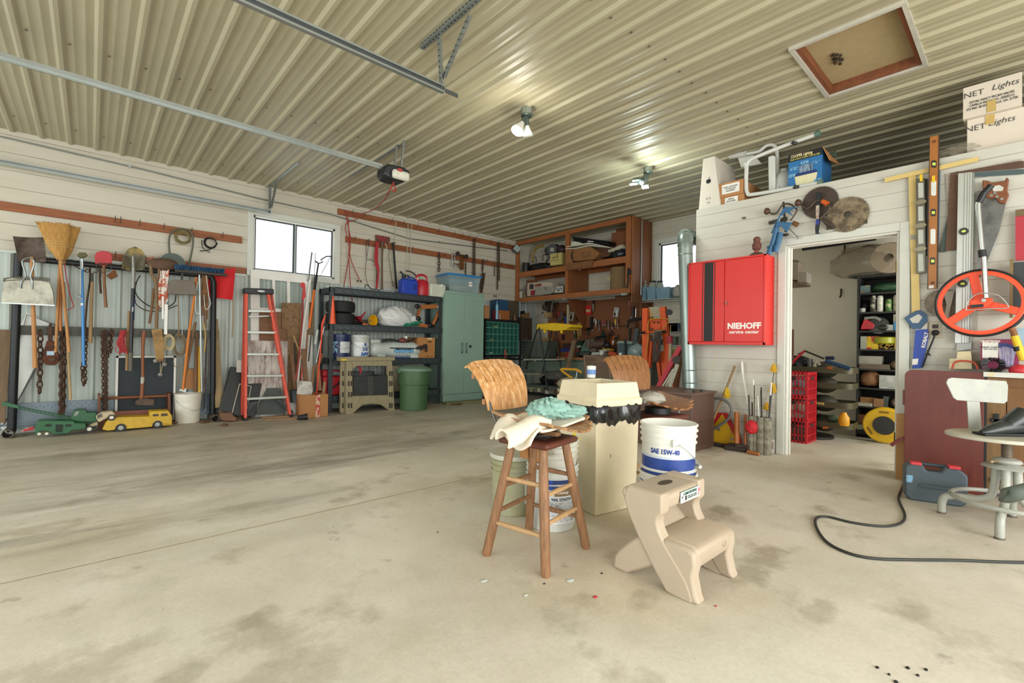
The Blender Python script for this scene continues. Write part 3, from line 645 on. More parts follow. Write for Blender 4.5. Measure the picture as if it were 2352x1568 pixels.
# cloth rags beside right post
t=T('hanging_straps','white and brown straps and cords hanging by the right post','straps',W(*k2(730,1000),7.08))
g=G()
for i in range(9):g.bar(W(*k2(715+i*4,520),7.06),W(*k2(708+i*5+rnd.uniform(-6,6),800+rnd.uniform(-60,90)),7.05+rnd.uniform(0,.04)),.012,.003)
t('strap',g,mat('7C5634',.85,n=.3,sc=20,h2='4E3422'),w=1)
t('webbing',G().tube(spline([W(*k2(740,520),7.06),W(*k2(755,640),7.06),W(*k2(765,700),7.06),W(*k2(735,730),7.05),W(*k2(725,640),7.05)],4),.008,5,flat=.4).tube(spline([W(*k2(685,560),7.06),W(*k2(672,700),7.05),W(*k2(680,755),7.05),W(*k2(700,750),7.05)],4),.007,5,flat=.4),WHT,w=1)
t('rope_end',G().tube(spline([W(*k2(722,810),7.04),W(*k2(735,900),7.04),W(*k2(728,1000),7.04)],4),.009,6),mat('B69A5A',.9,n=.3,sc=30),w=1)
# red flag + strap
a,b,c,d=W(*k2(745,500),7.2),W(*k2(918,475),7.15),W(*k2(905,672),7.15),W(*k2(760,655),7.2)
g=G().sheet(lambda u,v:(a*(1-u)+b*u)*(1-v)+(d*(1-u)+c*u)*v+Vector((0,.025*math.sin(u*5+v*2),0)),14,12,.006)
t=T('red_flag','red cloth bag hanging from the end of the rack rail','cloth bag',(c+d)/2)
t('cloth',g,mat('C4181E',.8,n=.1,sc=30),w=1)
t('tie',G().tube(spline([W(*k2(905,665),7.13),W(*k2(906,780),7.13),W(*k2(900,905),7.13)],4),.006,5),mat('8E7448',.9),w=1)
# wire coils on the upper board
pole('wire_loop','tall open loop of grey tubing hooked on the red-brown board','tubing',[(518,430),(508,330),(515,270),(550,238),(600,232),(645,250),(658,300),(650,370),(630,460)],.011,mat('5F6152',.5,.2),7.3,k=k2,sp=5)
g=G()
for i in range(6):
    c=W(*k2(595+rnd.uniform(-4,4),282+rnd.uniform(-6,6)),7.3-i*.006);g.torus(c,.088-.006*i,.0045,26,5,rx=PI/2)
S('wire_coil','coil of olive wire inside the tubing loop on the board','wire coil',g,mat('7A7044',.6,n=.2))
g=G()
for i in range(4):g.torus(W(*k2(765+i,318),7.33-i*.008),.072-.004*i,.006,26,5,rx=PI/2)
g.tube(spline([W(*k2(712,300),7.3),W(*k2(720,350),7.3),W(*k2(765,378),7.3)],4),.006,5).tube(spline([W(*k2(700,368),7.3),W(*k2(760,360),7.3),W(*k2(812,320),7.3)],4),.006,5)
S('hose_coil','small coil of black hose hung below the red-brown board','hose',g,BLACK)
# dark screen with a pale frame, tote, box in the corner of the rack
t=T('window_screen','dark mesh window screen in a white frame leaning on the left wall','window screen',(.65,7.25,.05))
c4=[W(*k2(180,1020),7.3),W(*k2(552,1022),7.3)];x0_,x1_=c4[0].x,c4[1].x;zt=c4[0].z
t('mesh',G().bx(((x0_+x1_)/2,7.29,(zt+.04)/2),(x1_-x0_-.03,.006,zt-.04)),mat('2B3338',.7,n=.1,sc=60),w=1)
g=G()
for a in((x0_,x0_+.022,.04,zt),(x1_-.022,x1_,.04,zt),(x0_,x1_,zt-.02,zt),(x0_,x1_,.03,.05)):g.box(a[0],a[1],7.275,7.3,a[2],a[3])
t('frame',g,WHT,w=1)
k4=K(0,900,4.704)
t=T('wooden_tote','open wooden tool tote with a dowel handle behind the toy trucks','tool tote',(.5,7.2,0))
t('end_panel',sil([(1058,400),(1058,30),(1085,30),(1085,400)],7.1,.22,k4),wood('79492E',axis=2),w=1,bev=.003)
t('end_panel',sil([(1818,370),(1816,20),(1842,10),(1848,370)],7.1,.22,k4),wood('6D4028',axis=2),w=1,bev=.003)
t('handle',G().tube([W(*k4(1070,70),7.2),W(*k4(1835,40),7.2)],.017,12),wood('85512F',axis=0),w=1)
t('side_board',sil([(1085,400),(1085,235),(1250,208),(1818,182),(1818,365)],7.1,.014,k4),wood('7A4430',axis=0),w=1)
t('bottom',G().bx((.47,7.2,.02),(.76,.22,.015)),wood('6D4028',axis=0),w=1)
# toys
GR=mat('1F5B34',.45,n=.15,sc=20,h2='3C3A2A',thr=.7)
t=T('toy_crane','green toy crane with a long lattice boom behind the toy trailer','toy',W(*k4(900,330),7.1))
t('cab',sil([(770,318),(765,270),(800,205),(845,193),(925,193),(945,225),(1040,222),(1045,325)],7.0,.14,k4),GR,w=1,bev=.004)
t('window',sil([(800,255),(818,210),(855,208),(845,240),(805,262)],6.997,.008,k4),mat('8C958A',.5),w=1)
t('turntable',G().lathe([(.075,-.02),(.075,0)],W(*k4(920,345),7.07),18).join(sil([(815,325),(1040,325),(1040,345),(815,345)],7.0,.13,k4)).join(sil([(850,345),(1030,345),(1030,395),(850,400)],7.03,.1,k4)),mat('24482C',.6),w=1)
A,B=W(*k4(20,130),6.94),W(*k4(790,290),7.03);g=G()
for dy in(-.028,.028):
    for dz in(-.014,.016):g.bar(A+Vector((0,dy*.5,dz*.5)),B+Vector((0,dy,dz)),.005,.005)
for i in range(18):
    p=A.lerp(B,i/18);q=A.lerp(B,(i+1)/18);s=.5+.5*i/18
    for dy in(-.028,.028):g.bar(p+Vector((0,dy*s,-.014*s)),q+Vector((0,dy*s,.016*s)),.004,.004)
    g.bar(p+Vector((0,-.028*s,.016*s)),q+Vector((0,.028*s,.016*s)),.004,.004)
g.join(sil([(15,125),(35,107),(75,112),(205,150),(200,175),(40,145),(18,160)],6.92,.045,k4))
t('boom',g,GR,w=1)
t=T('toy_trailer','green toy van body with cut-out windows on the floor by the left post','toy',W(*k4(600,458),7.0))
t('body',sil([(380,445),(388,345),(410,315),(470,308),(800,312),(810,335),(925,338),(935,395),(870,408),(780,415),(735,450),(560,455),(545,435),(490,420),(430,425),(400,455)],6.88,.15,k4),GR,w=1,bev=.006)
for p in([(482,372),(492,346),(560,348),(548,374)],[(697,372),(715,347),(778,350),(762,374)],[(598,435),(602,350),(685,352),(672,435)]):t('window_opening',sil(p,6.877,.01,k4),mat('1A2A1E',.7),w=1)
for p in((423,450),(505,448)):t('wheel',disc(W(*k4(*p),6.89),.014,.03),mat('D8D4C4',.5),w=1)
t('hitch',G().tube([W(*k4(390,445),6.93),W(*k4(245,478),6.9),W(*k4(285,455),6.9)],.004,5),DST,w=1)
S('toy_part','small red and white toy piece beside the green trailer','toy',sil([(228,425),(262,395),(355,378),(375,392),(350,412),(240,428)],6.98,.07,k4),mat('B9B5AE',.6,n=.2,sc=14,h2='B02A30',thr=.5,sharp=.02))
CRM=mat('B9AB8A',.5,n=.2,sc=18,h2='6E5A40',thr=.68)
t=T('toy_pickup','cream toy pickup truck tipped nose-up against the yellow toy truck','toy',W(*k4(965,430),6.95))
t('body',sil([(1035,265),(1100,222),(1215,208),(1245,240),(1240,290),(1160,280),(1070,330),(1045,300)],6.86,.12,k4),CRM,w=1,bev=.008)
t('windscreen',sil([(1048,255),(1095,232),(1110,262),(1055,290)],6.857,.008,k4),mat('4E4A40',.4),w=1)
t('chassis',sil([(1000,345),(1050,325),(1060,350),(960,390),(940,372)],6.89,.08,k4),mat('A39678',.5),w=1)
for p,r_ in(((965,400),.035),((1205,275),.034)):
    h=t('wheel',disc(W(*k4(*p),6.865),r_,.03),BLACK,w=1);t('hub',disc(W(*k4(*p),6.846),r_*.55,.006),mat('D9D2BC',.4),on=h,w=1)
t=T('toy_truck','yellow toy flatbed truck with chipped paint on the floor','toy',W(*k4(1480,400),6.95))
YT=mat('C9A227',.5,n=.12,sc=18,h2='5A4024',thr=.66,sharp=.02)
t('body',sil([(1105,405),(1112,395),(1150,320),(1175,300),(1260,275),(1620,262),(1620,340),(1860,340),(1860,358),(1755,365),(1740,335),(1700,315),(1660,332),(1645,375),(1365,400),(1345,365),(1305,350),(1262,365),(1240,410),(1165,418)],6.86,.19,k4),YT,w=1,bev=.004)
t('cab',sil([(1618,345),(1618,222),(1635,208),(1820,202),(1832,218),(1860,255),(1860,345)],6.855,.2,k4),YT,w=1,bev=.006)
for p in([(1650,262),(1652,240),(1712,238),(1712,260)],[(1740,262),(1742,234),(1808,230),(1812,256)]):t('window',sil(p,6.852,.008,k4),mat('3E301E',.5),w=1)
for p,r_ in(((1305,387),.048),((1700,350),.046)):
    h=t('wheel',disc(W(*k4(*p),6.87),r_,.035),BLACK,w=1);t('hub',disc(W(*k4(*p),6.85),r_*.5,.008),STEEL,on=h,w=1)
# white bucket with sticks
def bucket(name,label,c,r=.148,h=.37,m=WHT,group=None,lid=None,bail=True,ribs=3,loc_rz=0,r0=None,n=36):
    t=T(name,label,'bucket',c,loc_rz,group);r0=r0 or r*.87
    pr=[(r0*.96,0),(r0,.006)]
    zz=[h*.74,h*.80,h*.87][:ribs]
    for z in zz:rr=r0+(r-r0)*z/h;pr+=[(rr,z-.002),(rr+.009,z),(rr+.009,z+.005),(rr,z+.008)]
    pr+=[(r,h-.012),(r+.006,h-.01),(r+.006,h),(r-.004,h),(r-.006,h-.02),(r0-.006,.01),(0.0001,.01)]
    t('shell',G().lathe(pr,n=n),m)
    if lid:t('lid',G().lathe([(r+.009,h-.03),(r+.009,h+.004),(r-.01,h+.01),(r-.03,h+.002),(.0001,h+.002)],n=n),lid)
    if bail:
        a=.0;t('bail',G().tube([(-(r+.012)*math.cos(a_),-(r+.03)*math.sin(a_)*.98-.0,h*.86-.42*h*math.sin(a_))for a_ in[PI*i/16 for i in range(17)]],.003,5),GALV)
    return t
DIRTW=mat('DCD9CC',.5,n=.08,sc=8,h2='A89F88',thr=.68)
b=bucket('plastic_bucket','white plastic bucket holding wooden sticks beside the right post',(.93,7.17,0),.15,.37,DIRTW,loc_rz=R(20))
for nm,lb,p,q,r_,m in[('wooden_stake','brown wooden handle leaning out of the white bucket',(672,810),(590,1245),.016,wood('866142')),('wooden_stake','thick reddish axe handle standing in the white bucket',(682,880),(672,1245),.02,wood('7C5638')),('yellow_pole','yellow handle standing in the white bucket',(694,960),(698,1245),.017,mat('D8A722',.45))]:
    S(nm,lb,'handle',G().tube([W(*k2(*p),7.2),W(*k2(*q),7.15)],r_,9),m)
S('cardboard_box','small brown cardboard box standing behind the sticks','box',sil([(612,1225),(618,1100),(662,1100),(662,1225)],7.25,.1,k2),CARD)
S('steel_offcut','bent tin offcut poking out of the white bucket','tin offcut',sil([(570,1235),(580,1222),(615,1220),(612,1245)],7.12,.03,k2),GALV)
# rods right of bucket
for lb,p,q,r_,m in[('black rod with pink marks standing by the right post',(742,900),(728,1350),.01,mat('3A3236',.6,n=.3,sc=14,h2='96566A',thr=.6)),('blue grey conduit standing by the right post',(735,1150),(735,1365),.014,mat('5B6E7C',.5))]:
    S('rod',lb,'rod',G().tube([W(*k2(*p),7.22),W(*k2(*q),7.12)],r_,8),m)
# leaning planks right of rack
for lb,p,q,w_ in[('weathered plank leaning on the wall right of the rack, the taller one',(795,790),(835,1385),.06),('second weathered plank leaning right of the rack',(800,860),(815,1340),.07)]:
    S('leaning_plank',lb,'plank',G().bar(W(*k2(*p),7.33),W(*k2(*q),7.1),w_,.02),wood('8F7A54',n=.25))
S('leaning_board','brown weathered board leaning at the far left edge','board',G().bar(W(8,757,7.35)+Vector((-.03,0,0)),W(-6,905,7.2)+Vector((-.03,0,-.3)),.18,.025),wood('6E563A',n=.25))
t=T('white_sheet','large white sheet with a dark edge leaning behind the left post','panel',(-.75,7.28,0))
t('sheet',G().prism([W(*p,7.33)for p in((2,985),(0,830),(62,718),(150,760),(86,830),(45,910),(12,990))],(0,.008,0)),mat('D9DBD5',.6,n=.05),w=1)
t('edge',G().tube([W(p,q,7.325)for p,q in((8,975),(50,905),(84,845))],.006,4).tube([W(p,q,7.32)for p,q in((34,818),(62,722),(150,755))],.004,4),mat('3B3A3C'),w=1)
for i,(x,y)in enumerate([(540,958),(530,965),(470,968),(515,975)]):
    S('wood_scrap',['chunk of broken wood on the floor below the planks','flat splinter of wood on the floor below the planks','small red leaf-like scrap on the floor by the bucket','thin bark scrap on the floor in front of the rack foot'][i],'scrap',G().bx(at(x,y,z=.015),(.16-.03*i,.07,.03-.006*i),rz=.3*i),wood('6E4B33',axis=0),bev=.004)
# ================================================================ ladder, leaning sheets, steel shelving, green cabinet
k3=K(480,560,3.5625)
def atf(px,py,f):
    y=f(1.);
    for _ in range(6):p=at(px,py,y=y);y=f(p.z)
    return p
ORG=mat('D9533C',.45,n=.1,sc=14)
def LP(x,y,d=0):return atf(*k3(x,y),lambda z:6.86+.14*z+d)
t=T('step_ladder','orange-red fibreglass step ladder with a black top cap, folded against the wall','ladder',LP(480,1430))
fx=(0,.05,0)
for a,b in(((308,395),(300,1440)),((487,410),(668,1405))):
    p,q=LP(*a),LP(*b);g=G().bar(p,q,.028,.012).bar(p+Vector((-.012,.03,0)),q+Vector((-.012,.03,0)),.006,.06).bar(p+Vector((0,.06,0)),q+Vector((0,.06,0)),.028,.01)
    t('front_rail',g,ORG,w=1)
for a,b in(((292,400),(268,1400)),((510,405),(650,1300))):
    p,q=LP(*a,.1),LP(*b,.14);t('rear_rail',G().bar(p,q,.026,.04),mat('C2452F',.45,n=.1),w=1)
for(a,b,c,d)in((322,548,530,552),(315,722,556,726),(312,902,585,903),(312,1080,612,1078),(312,1268,642,1252)):
    p,q=LP(a,b),LP(c,d);t('step',G().bar(p+Vector((0,.03,0)),q+Vector((0,.03,0)),.03,.07,up=(0,1,0)),mat('B4BAB4',.4,.5,n=.06),w=1,bev=.003)
for(a,b,c,d)in((325,595,495,590),):t('rear_brace',G().bar(LP(a,b,.1),LP(c,d,.1),.02,.02),mat('A4AAA4',.4,.5),w=1)
for a,b in(((500,590),(525,670)),((330,575),(345,555))):t('spreader',G().bar(LP(*a,.03),LP(*b,.03),.014,.006),DST,w=1)
p,q=LP(283,385,.03),LP(520,393,.03);t('top_cap',G().bar(p,q,.075,.14),mat('212526',.5),w=1,bev=.01)
c=LP(420,388);t('badge',G().lathe([(.0001,-.002),(.045,-.002),(.045,.002)],c+Vector((0,-.045,.0)),20,'y',sx=1,sy=.26),mat('D5D8D8',.3,.4),w=1)
t.txt('WERNER',t.mi@(c+Vector((0,-.05,0))),.016,BLACK,width=.06)
for x in(300,670):t('foot',G().bx(LP(x,1440 if x==300 else 1412)+Vector((0,.025,.012)),(.05,.1,.03)),BLACK,w=1)
BGUS=mat('3A3D3F',.55,n=.1)
t('foot_gusset',G().join(sil([(318,1400),(318,1300),(390,1285),(415,1290),(350,1340),(325,1400)],6.9,.02,k3)),BGUS,w=1);t('foot_gusset',sil([(540,1272),(590,1275),(690,1370),(690,1385),(660,1400),(600,1320)],6.93,.02,k3),BGUS,w=1)

# white storm door with panes standing behind the ladder
def lean(z,y0=7.12,y1=7.33):return y0+(y1-y0)*min(1,z/1.95)
def LN(x,y,kk=k3,d=0):return atf(*kk(x,y),lambda z:lean(z)+d)
t=T('storm_door','tall white door with glass panes leaning on the wall below the window','door',(2.0,7.2,0))
cor=[LN(342,208),LN(838,268)];X0,X1=cor[0].x,cor[1].x;Z1=cor[0].z
def dsl(a0,a1,z0,z1,th=.035,off=0):
    return G().prism([(a0,lean(z0)+off,z0),(a1,lean(z0)+off,z0),(a1,lean(z1)+off,z1),(a0,lean(z1)+off,z1)],(0,th,0))
pz=LN(415,285).z;pb=LN(415,520).z;pxs=[LN(415,400).x,LN(520,400).x,LN(542,400).x,LN(640,400).x,LN(663,400).x,LN(770,400).x]
g=dsl(X0,X1,pz,Z1).join(dsl(X0,pxs[0],0,pz)).join(dsl(pxs[5],X1,0,pz)).join(dsl(pxs[0],pxs[5],.1,pb)).join(dsl(pxs[1],pxs[2],pb,pz)).join(dsl(pxs[3],pxs[4],pb,pz)).join(dsl(X0,X1,0,.1))
t('frame',g,WHT,w=1)
for i in(0,2,4):t('pane',dsl(pxs[i],pxs[i+1],pb,pz,.004,.015),mat('DDE8E6',.05,trans=.9,alpha=.25,n=0),w=1)
def slab(name,label,cat,pts,off,m,th=.012,kk=k3,**kw):
    g=G().prism([atf(*kk(*p),lambda z:lean(z)-off)for p in pts],(0,th,0));return S(name,label,cat,g,m,**kw)
PEG=wood('7D5636',axis=0)
slab('pegboard_sheet','brown perforated hardboard offcut leaning behind the ladder, the upper one','board',[(413,790),(413,560),(590,555),(645,690),(645,795)],.03,PEG)
slab('painted_board','peeling white painted board leaning behind the ladder','board',[(320,1290),(320,790),(645,795),(640,1290)],.06,mat('C9C5BD',.7,n=.1,sc=9,stretch=(3,1,.6),h2='8C726B',thr=.52))
slab('painted_board','small peeling board showing left of the ladder rail','board',[(225,1050),(228,948),(275,948),(272,1050)],.055,mat('BDB9AF',.7,n=.15,sc=9))
slab('chipboard_sheet','tan chipboard sheet leaning right of the ladder','board',[(650,1290),(640,700),(596,690),(596,480),(755,485),(755,1290)],.05,mat('86694A',.85,n=.25,sc=26,h2='5D452F',thr=.6))
slab('dark_slate_board','grey green board standing under the ladder on the floor','board',[(385,1395),(420,1290),(475,1180),(590,1178),(630,1395)],.12,mat('454B48',.6,n=.2,sc=10,h2='63655C',thr=.62))
# black flat case
t=T('black_case','black flat-screen-like case leaning left of the ladder with a pale rectangle outline','case',at(*k3(230,1390),y=7.0))
t('body',G().prism([atf(*k3(*p),lambda z:6.98+.28*z)for p in((85,1360),(180,1005),(285,1020),(445,1100),(375,1415),(240,1410))],(0,.06,0)),mat('1E2426',.4,n=.15),w=1,bev=.008)
t('handle',G().tube(spline([atf(*k3(*p),lambda z:6.98+.28*z)for p in((318,1050),(322,1000),(345,990),(368,1045),(420,1060))],4),.01,6),BLACK,w=1)
g=G()
pp=[atf(*k3(*p),lambda z:6.972+.28*z)for p in((190,1380),(250,1145),(345,1165),(300,1400))]
for i in range(3):g.bar(pp[i],pp[i+1],.009,.004)
t('outline',g,mat('C6BFA6',.6),w=1)
S('wood_block','rough brown block of wood in front of the black case','wood',sil([(100,1440),(92,1385),(180,1380),(230,1430),(215,1452)],6.85,.12,k3),wood('74523A',axis=0),bev=.005)
for lb,a,b in(('longer thin wood strip lying by the ladder foot',(455,1440),(715,1428)),('shorter thin wood strip lying behind the other by the ladder',(435,1420),(655,1408))):
    p,q=at(*k3(*a),z=.012),at(*k3(*b),z=.012);S('wood_strip',lb,'wood',G().bar(p,q,.035,.02,up=(0,0,1)),wood('8A6A45',axis=0))
p,q=at(*k3(722,1422),z=.035),at(*k3(808,1412),z=.045)
t=T('rubber_cup','black rubber cup lying on its side in front of the cardboard box','cup',(p+q)/2-Vector((0,0,.035)))
t('cup',G().tube([p,q],[.028,.042],18),BLACK,w=1);t('rim',G().tube([q-(q-p)*.12,q],[.046,.046],18),BLACK,w=1)
# cardboard box with oddments
t=T('cardboard_box','open brown cardboard box with red tape at the ladder foot','box',at(*k3(850,1400),z=0))
b0,b1,b2,b3=at(*k3(712,1400),z=0),at(*k3(815,1425),z=0),at(*k3(972,1408),z=0),None
b3=b0+(b2-b1);hgt=at(*k3(790,1240),y=b1.y).z
for a,b in((b0,b1),(b1,b2),(b2,b3),(b3,b0)):
    n_=Vector((0,0,1)).cross(b-a).normalized()*.004;t('side',G().prism([a,b,b+Vector((0,0,hgt)),a+Vector((0,0,hgt))],n_),CARD,w=1)
t('bottom',G().prism([b0,b1,b2,b3],(0,0,.004)),CARD,w=1)
m_=b1.lerp(b2,.35);m2_=b1.lerp(b2,.56);ou=(b2-b1).cross(Vector((0,0,1))).normalized()*.002
t('tape',G().prism([m_+ou,m2_+ou,m2_+ou+Vector((0,0,hgt)),m_+ou+Vector((0,0,hgt))],ou),mat('C8453E',.35,n=.1,sc=30,h2='D7B9A0',thr=.5,sharp=.02),w=1)
S('paper_bag','crumpled white printed bag sticking out of the cardboard box','bag',sil([(725,1230),(735,1120),(840,1125),(852,1180),(840,1240)],6.75,.05,k3),mat('C9C6BC',.6,n=.15,sc=14,h2='8D837A',thr=.55),bev=.006)
for i,(nm,lb,a,b,w_,th,c)in enumerate([
    ('wood_offcut','square brown post standing in the cardboard box',(770,860),(805,1240),.055,.04,'75543A'),
    ('wood_offcut','pale split timber standing at the right of the cardboard box',(885,985),(905,1200),.05,.04,'8D6B47'),
    ('wood_offcut','pointed board end leaning behind the cardboard box',(840,480),(835,745),.07,.02,'7D6A4C'),
    ('wood_offcut','dark brown strip leaning at the left of the cardboard box',(675,905),(705,1190),.045,.02,'6D4A30'),
    ('wood_offcut','slanting pale stick above the cardboard box',(690,750),(765,945),.018,.018,'A4824F'),
    ('wood_offcut','short brown block leaning right above the box',(925,900),(890,1000),.04,.03,'7A4D30'),
    ('wood_offcut','thin brown lath standing behind the white pipe',(808,700),(790,1000),.02,.015,'7D5638'),
    ('wood_offcut','striped brown lath standing in the box behind the bag',(855,1000),(840,1200),.03,.015,'8A6440'),
    ('wood_offcut','short light wood block at the box right rim',(945,1130),(930,1240),.035,.03,'A08760')]):
    f=(lambda z:6.83+.22*z)if i!=2 else(lambda z:7.05+.15*z)
    S(nm,lb,'wood',G().bar(atf(*k3(*a),f),atf(*k3(*b),f),w_,th),wood(c))
for nm,lb,pts,r_,m in[
    ('white_pipe','long white plastic pipe leaning in the corner by the shelving',[(830,290),(790,560),(745,900),(722,1180)],.017,WHT),
    ('white_pipe','second white pipe close behind the first with a bent top',[(800,300),(832,285),(770,700),(728,1050)],.014,mat('C9CBC6',.4)),
    ('red_pipe','dark red metal pipe with a hooked red top beside the white pipes',[(768,450),(765,600),(735,950),(712,1110)],.012,mat('8E2F2C',.5,n=.2)),
    ('metal_rod','grey steel channel standing up in front of the window',[(842,70),(825,200),(815,290)],.012,GALV),
    ('metal_rod','thin dark rod next to the steel channel at the window',[(870,75),(864,240),(850,560)],.004,DST),
    ('orange_pipe','short orange rod low behind the white pipes',[(770,930),(755,1110)],.008,ORG),
    ('black_rod','black rod leaning low between the pipes and the shelving',[(700,810),(710,980)],.01,BLACK),
    ('grey_rod','dark grey rod leaning in the wood bundle',[(835,750),(815,960)],.009,DST),
    ('white_rod','thin white rod leaning toward the shelving post',[(948,660),(912,800),(878,970)],.007,WHT)]:
    dd=.05 if 'second' in lb else-.04 if nm=='red_pipe' else 0;S(nm,lb,'pipe',G().tube([atf(*k3(*p),lambda z:6.87+dd+.2*z)for p in pts],r_,8),m)
S('shelf_strip','white slotted shelf strip leaning by the shelving','strip',G().bar(atf(*k3(888,700),lambda z:6.87+.2*z),atf(*k3(868,820),lambda z:6.87+.2*z),.028,.012),mat('D5D8D3',.4,n=.1,sc=60,h2='33383A',thr=.56,sharp=.01))
t=T('red_hook','red hooked pull bar at the top of the dark red pipe','hook',LN(770,450))
t('hook',sil([(752,350),(750,325),(770,312),(788,325),(792,430),(775,458),(762,450),(772,360)],7.1,.02,k3),RED,w=1,bev=.003)
t=T('pruning_pole','orange pole pruner with a black pulley head leaning at the window','pole pruner',atf(*k3(820,690),lambda z:6.87+.2*z))
F_=lambda z:6.87+.2*z
t('pole',G().tube([atf(*k3(862,375),F_),atf(*k3(820,690),F_)],.018,10),mat('E0702A',.4),w=1)
t('collar',G().tube([atf(*k3(880,260),F_),atf(*k3(862,378),F_)],.02,10),BLACK,w=1)
t('head',G().tube([atf(*k3(*p),F_)for p in((880,260),(895,160),(870,140))],.012,8).tube([atf(*k3(*p),F_)for p in((895,160),(930,150),(915,130),(960,102),(1005,102))],.009,6),mat('6B2C2C',.5,.3,n=.3,h2='1C1C1E',thr=.45),w=1)
t('cord',G().tube([atf(*k3(*p),F_)for p in((1000,105),(910,265))],.003,4).tube([atf(*k3(*p),F_)for p in((990,110),(920,235))],.003,4),BLACK,w=1)
S('blue_bin','blue grey waste bin standing behind the cardboard box','bin',sil([(685,1300),(680,1200),(725,1195),(728,1300)],7.0,.15,k3),mat('4E5E66',.6))

# ---------------- steel shelving unit
k4s=K(740,560,3.7342)
SHX0,SHX1,SHY0,SHY1=2.615,4.575,6.9,7.36
SHM=mat('3B4346',.42,.3,n=.12,sc=8)
t=T('shelving_unit','dark grey steel shelving rack with tread-plate shelf edges','shelving',((SHX0+SHX1)/2,(SHY0+SHY1)/2,0))
for x in(SHX0+.03,SHX1-.03):
    for y in(SHY0+.02,SHY1-.02):
        g=G().bx((x,y,.935),(.06,.004,1.87)).bx((x-.028 if x<3 else x+.028,y+(.02 if y<7 else-.02),.935),(.004,.04,1.87));p=t('post',g,SHM,w=1)
        if y<7:
            g=G()
            for i in range(34):g.bx((x-.012,y-.003,.06+i*.053),(.01,.002,.022),ry=.35).bx((x+.014,y-.003,.06+i*.053),(.01,.002,.022),ry=-.35)
            g.v=[t.mi@v for v in g.v];q=mesh_obj('slots',g,BLACK);q.parent=p;q['kind']='stuff';q.location=(0,0,0)
            q.parent=t.o
SHZ=[1.865,1.32,.80,.25]
for z in SHZ:
    g=G().box(SHX0+.06,SHX1-.06,SHY0+.005,SHY1-.005,z-.012,z-.002).box(SHX0+.06,SHX1-.06,SHY0-.006,SHY0+.004,z-.095,z).box(SHX0+.06,SHX1-.06,SHY1-.01,SHY1,z-.08,z).box(SHX0,SHX0+.01,SHY0,SHY1,z-.08,z).box(SHX1-.01,SHX1,SHY0,SHY1,z-.08,z)
    g.tube([(SHX0+.06,SHY0-.008,z),(SHX1-.06,SHY0-.008,z)],.006,6).tube([(SHX0+.06,SHY0-.008,z-.092),(SHX1-.06,SHY0-.008,z-.092)],.006,6)
    p=t('shelf',g,SHM,w=1)
    g=G()
    for i in range(15):
        x=SHX0+.12+i*.123;g.bx((x,SHY0-.008,z-.045),(.055,.004,.006),ry=R(38)).bx((x+.035,SHY0-.008,z-.055),(.03,.004,.006),ry=R(-38))
    q=t('tread_marks',g,mat('6E7A7C',.3,.6),on=p,w=1);q['kind']='stuff'
sx=lambda px,py,y=7.0:at(*k4s(px,py),y=y)
def box_at(name,label,cat,k,p0,p1,y,d,m,h=None,**kw):
    """upright box whose front lower-left and upper-right corners are seen at p0, p1"""
    a=at(*k(*p0),y=y);b=at(*k(*p1),y=y);g=G().box(a.x,b.x,y,y+d,a.z,b.z)
    return S(name,label,cat,g,m,**kw)
def on(p,z):return Vector((p.x,p.y,z))
# top shelf
zt=SHZ[0]
for lb,a,b,m in(('flat grey steel tray lying at the left end of the top shelf',(30,375),(125,355),GALV),('long pale flat tool lying on the top shelf front',(110,375),(250,372),mat('B9B7AB',.4,.4)),('small knife-like tool on the top shelf beside the pale one',(240,380),(335,385),mat('6A5D4C',.5,.3)),('thin dark pry bar lying along the top shelf',(370,390),(520,402),DST)):
    p,q=sx(*a,7.0),sx(*b,6.98);p.z=q.z=zt+.006;S('flat_tool',lb,'tool',G().bar(p,q,.035,.01,up=(0,0,1)),m)
pole('bent_iron','bent dark iron hook standing on the top shelf','iron hook',[(365,378),(372,348),(385,350),(420,385),(500,398)],.009,mat('3C4A42',.6),7.0,k=k4s)
t=T('blue_jug','blue fuel jug with a black spout on the shelving top','jug',on(sx(738,436,6.98),zt),0)
a,b=sx(672,436,6.97),sx(803,300,6.97);wj,hj=b.x-a.x,b.z-zt
t('body',G().box(-wj/2,wj/2,-.07,.09,0,hj*.86).box(-wj/2+.02,wj/2-.02,-.05,.07,hj*.86,hj*.93),mat('1D3FA8',.4,n=.08),bev=.018)
t('handle',G().tube(spline([(-.02,0,hj*.9),(-.01,0,hj*1.02),(.1,0,hj*1.03),(.12,0,hj*.9)],4),.013,8),mat('1D3FA8',.4,n=.08))
t('label_recess',G().bx((.09,-.071,hj*.45),(.05,.003,.1)),mat('16307F',.4));t('cap',G().lathe([(.035,0),(.035,.05),(.02,.06)],(-.09,0,hj*.93),16),BLACK)
t('spout',G().tube([(-.09,0,hj*1.1),(-.12,-.02,hj*1.2),(-.17,-.02,hj*1.3)],[.016,.014,.02],10).bx((-.05,0,hj*1.14),(.13,.05,.02),ry=.1),mat('3A4348',.5))
t=T('red_gas_can','round red gas can with a curved black spout on the shelving top','gas can',on(sx(850,445,7.1),zt))
t('body',G().lathe([(.115,0),(.145,.02),(.152,.12),(.147,.2),(.11,.27),(.05,.30),(.0001,.305)],n=28,sx=1,sy=.85),mat('BE1F2E',.4,n=.1))
t('handle',G().tube(spline([(-.1,0,.27),(-.09,0,.35),(0,0,.385),(.09,0,.36),(.11,0,.27)],5),.018,8),mat('BE1F2E',.4,n=.1))
t('spout',G().tube(spline([(-.09,0,.30),(-.12,.02,.38),(-.19,.04,.42),(-.27,.06,.43)],4),.012,8),mat('2B2527',.5));t('band',G().tube([(-.085,0,.29),(-.095,.0,.33)],.02,10),WHT)
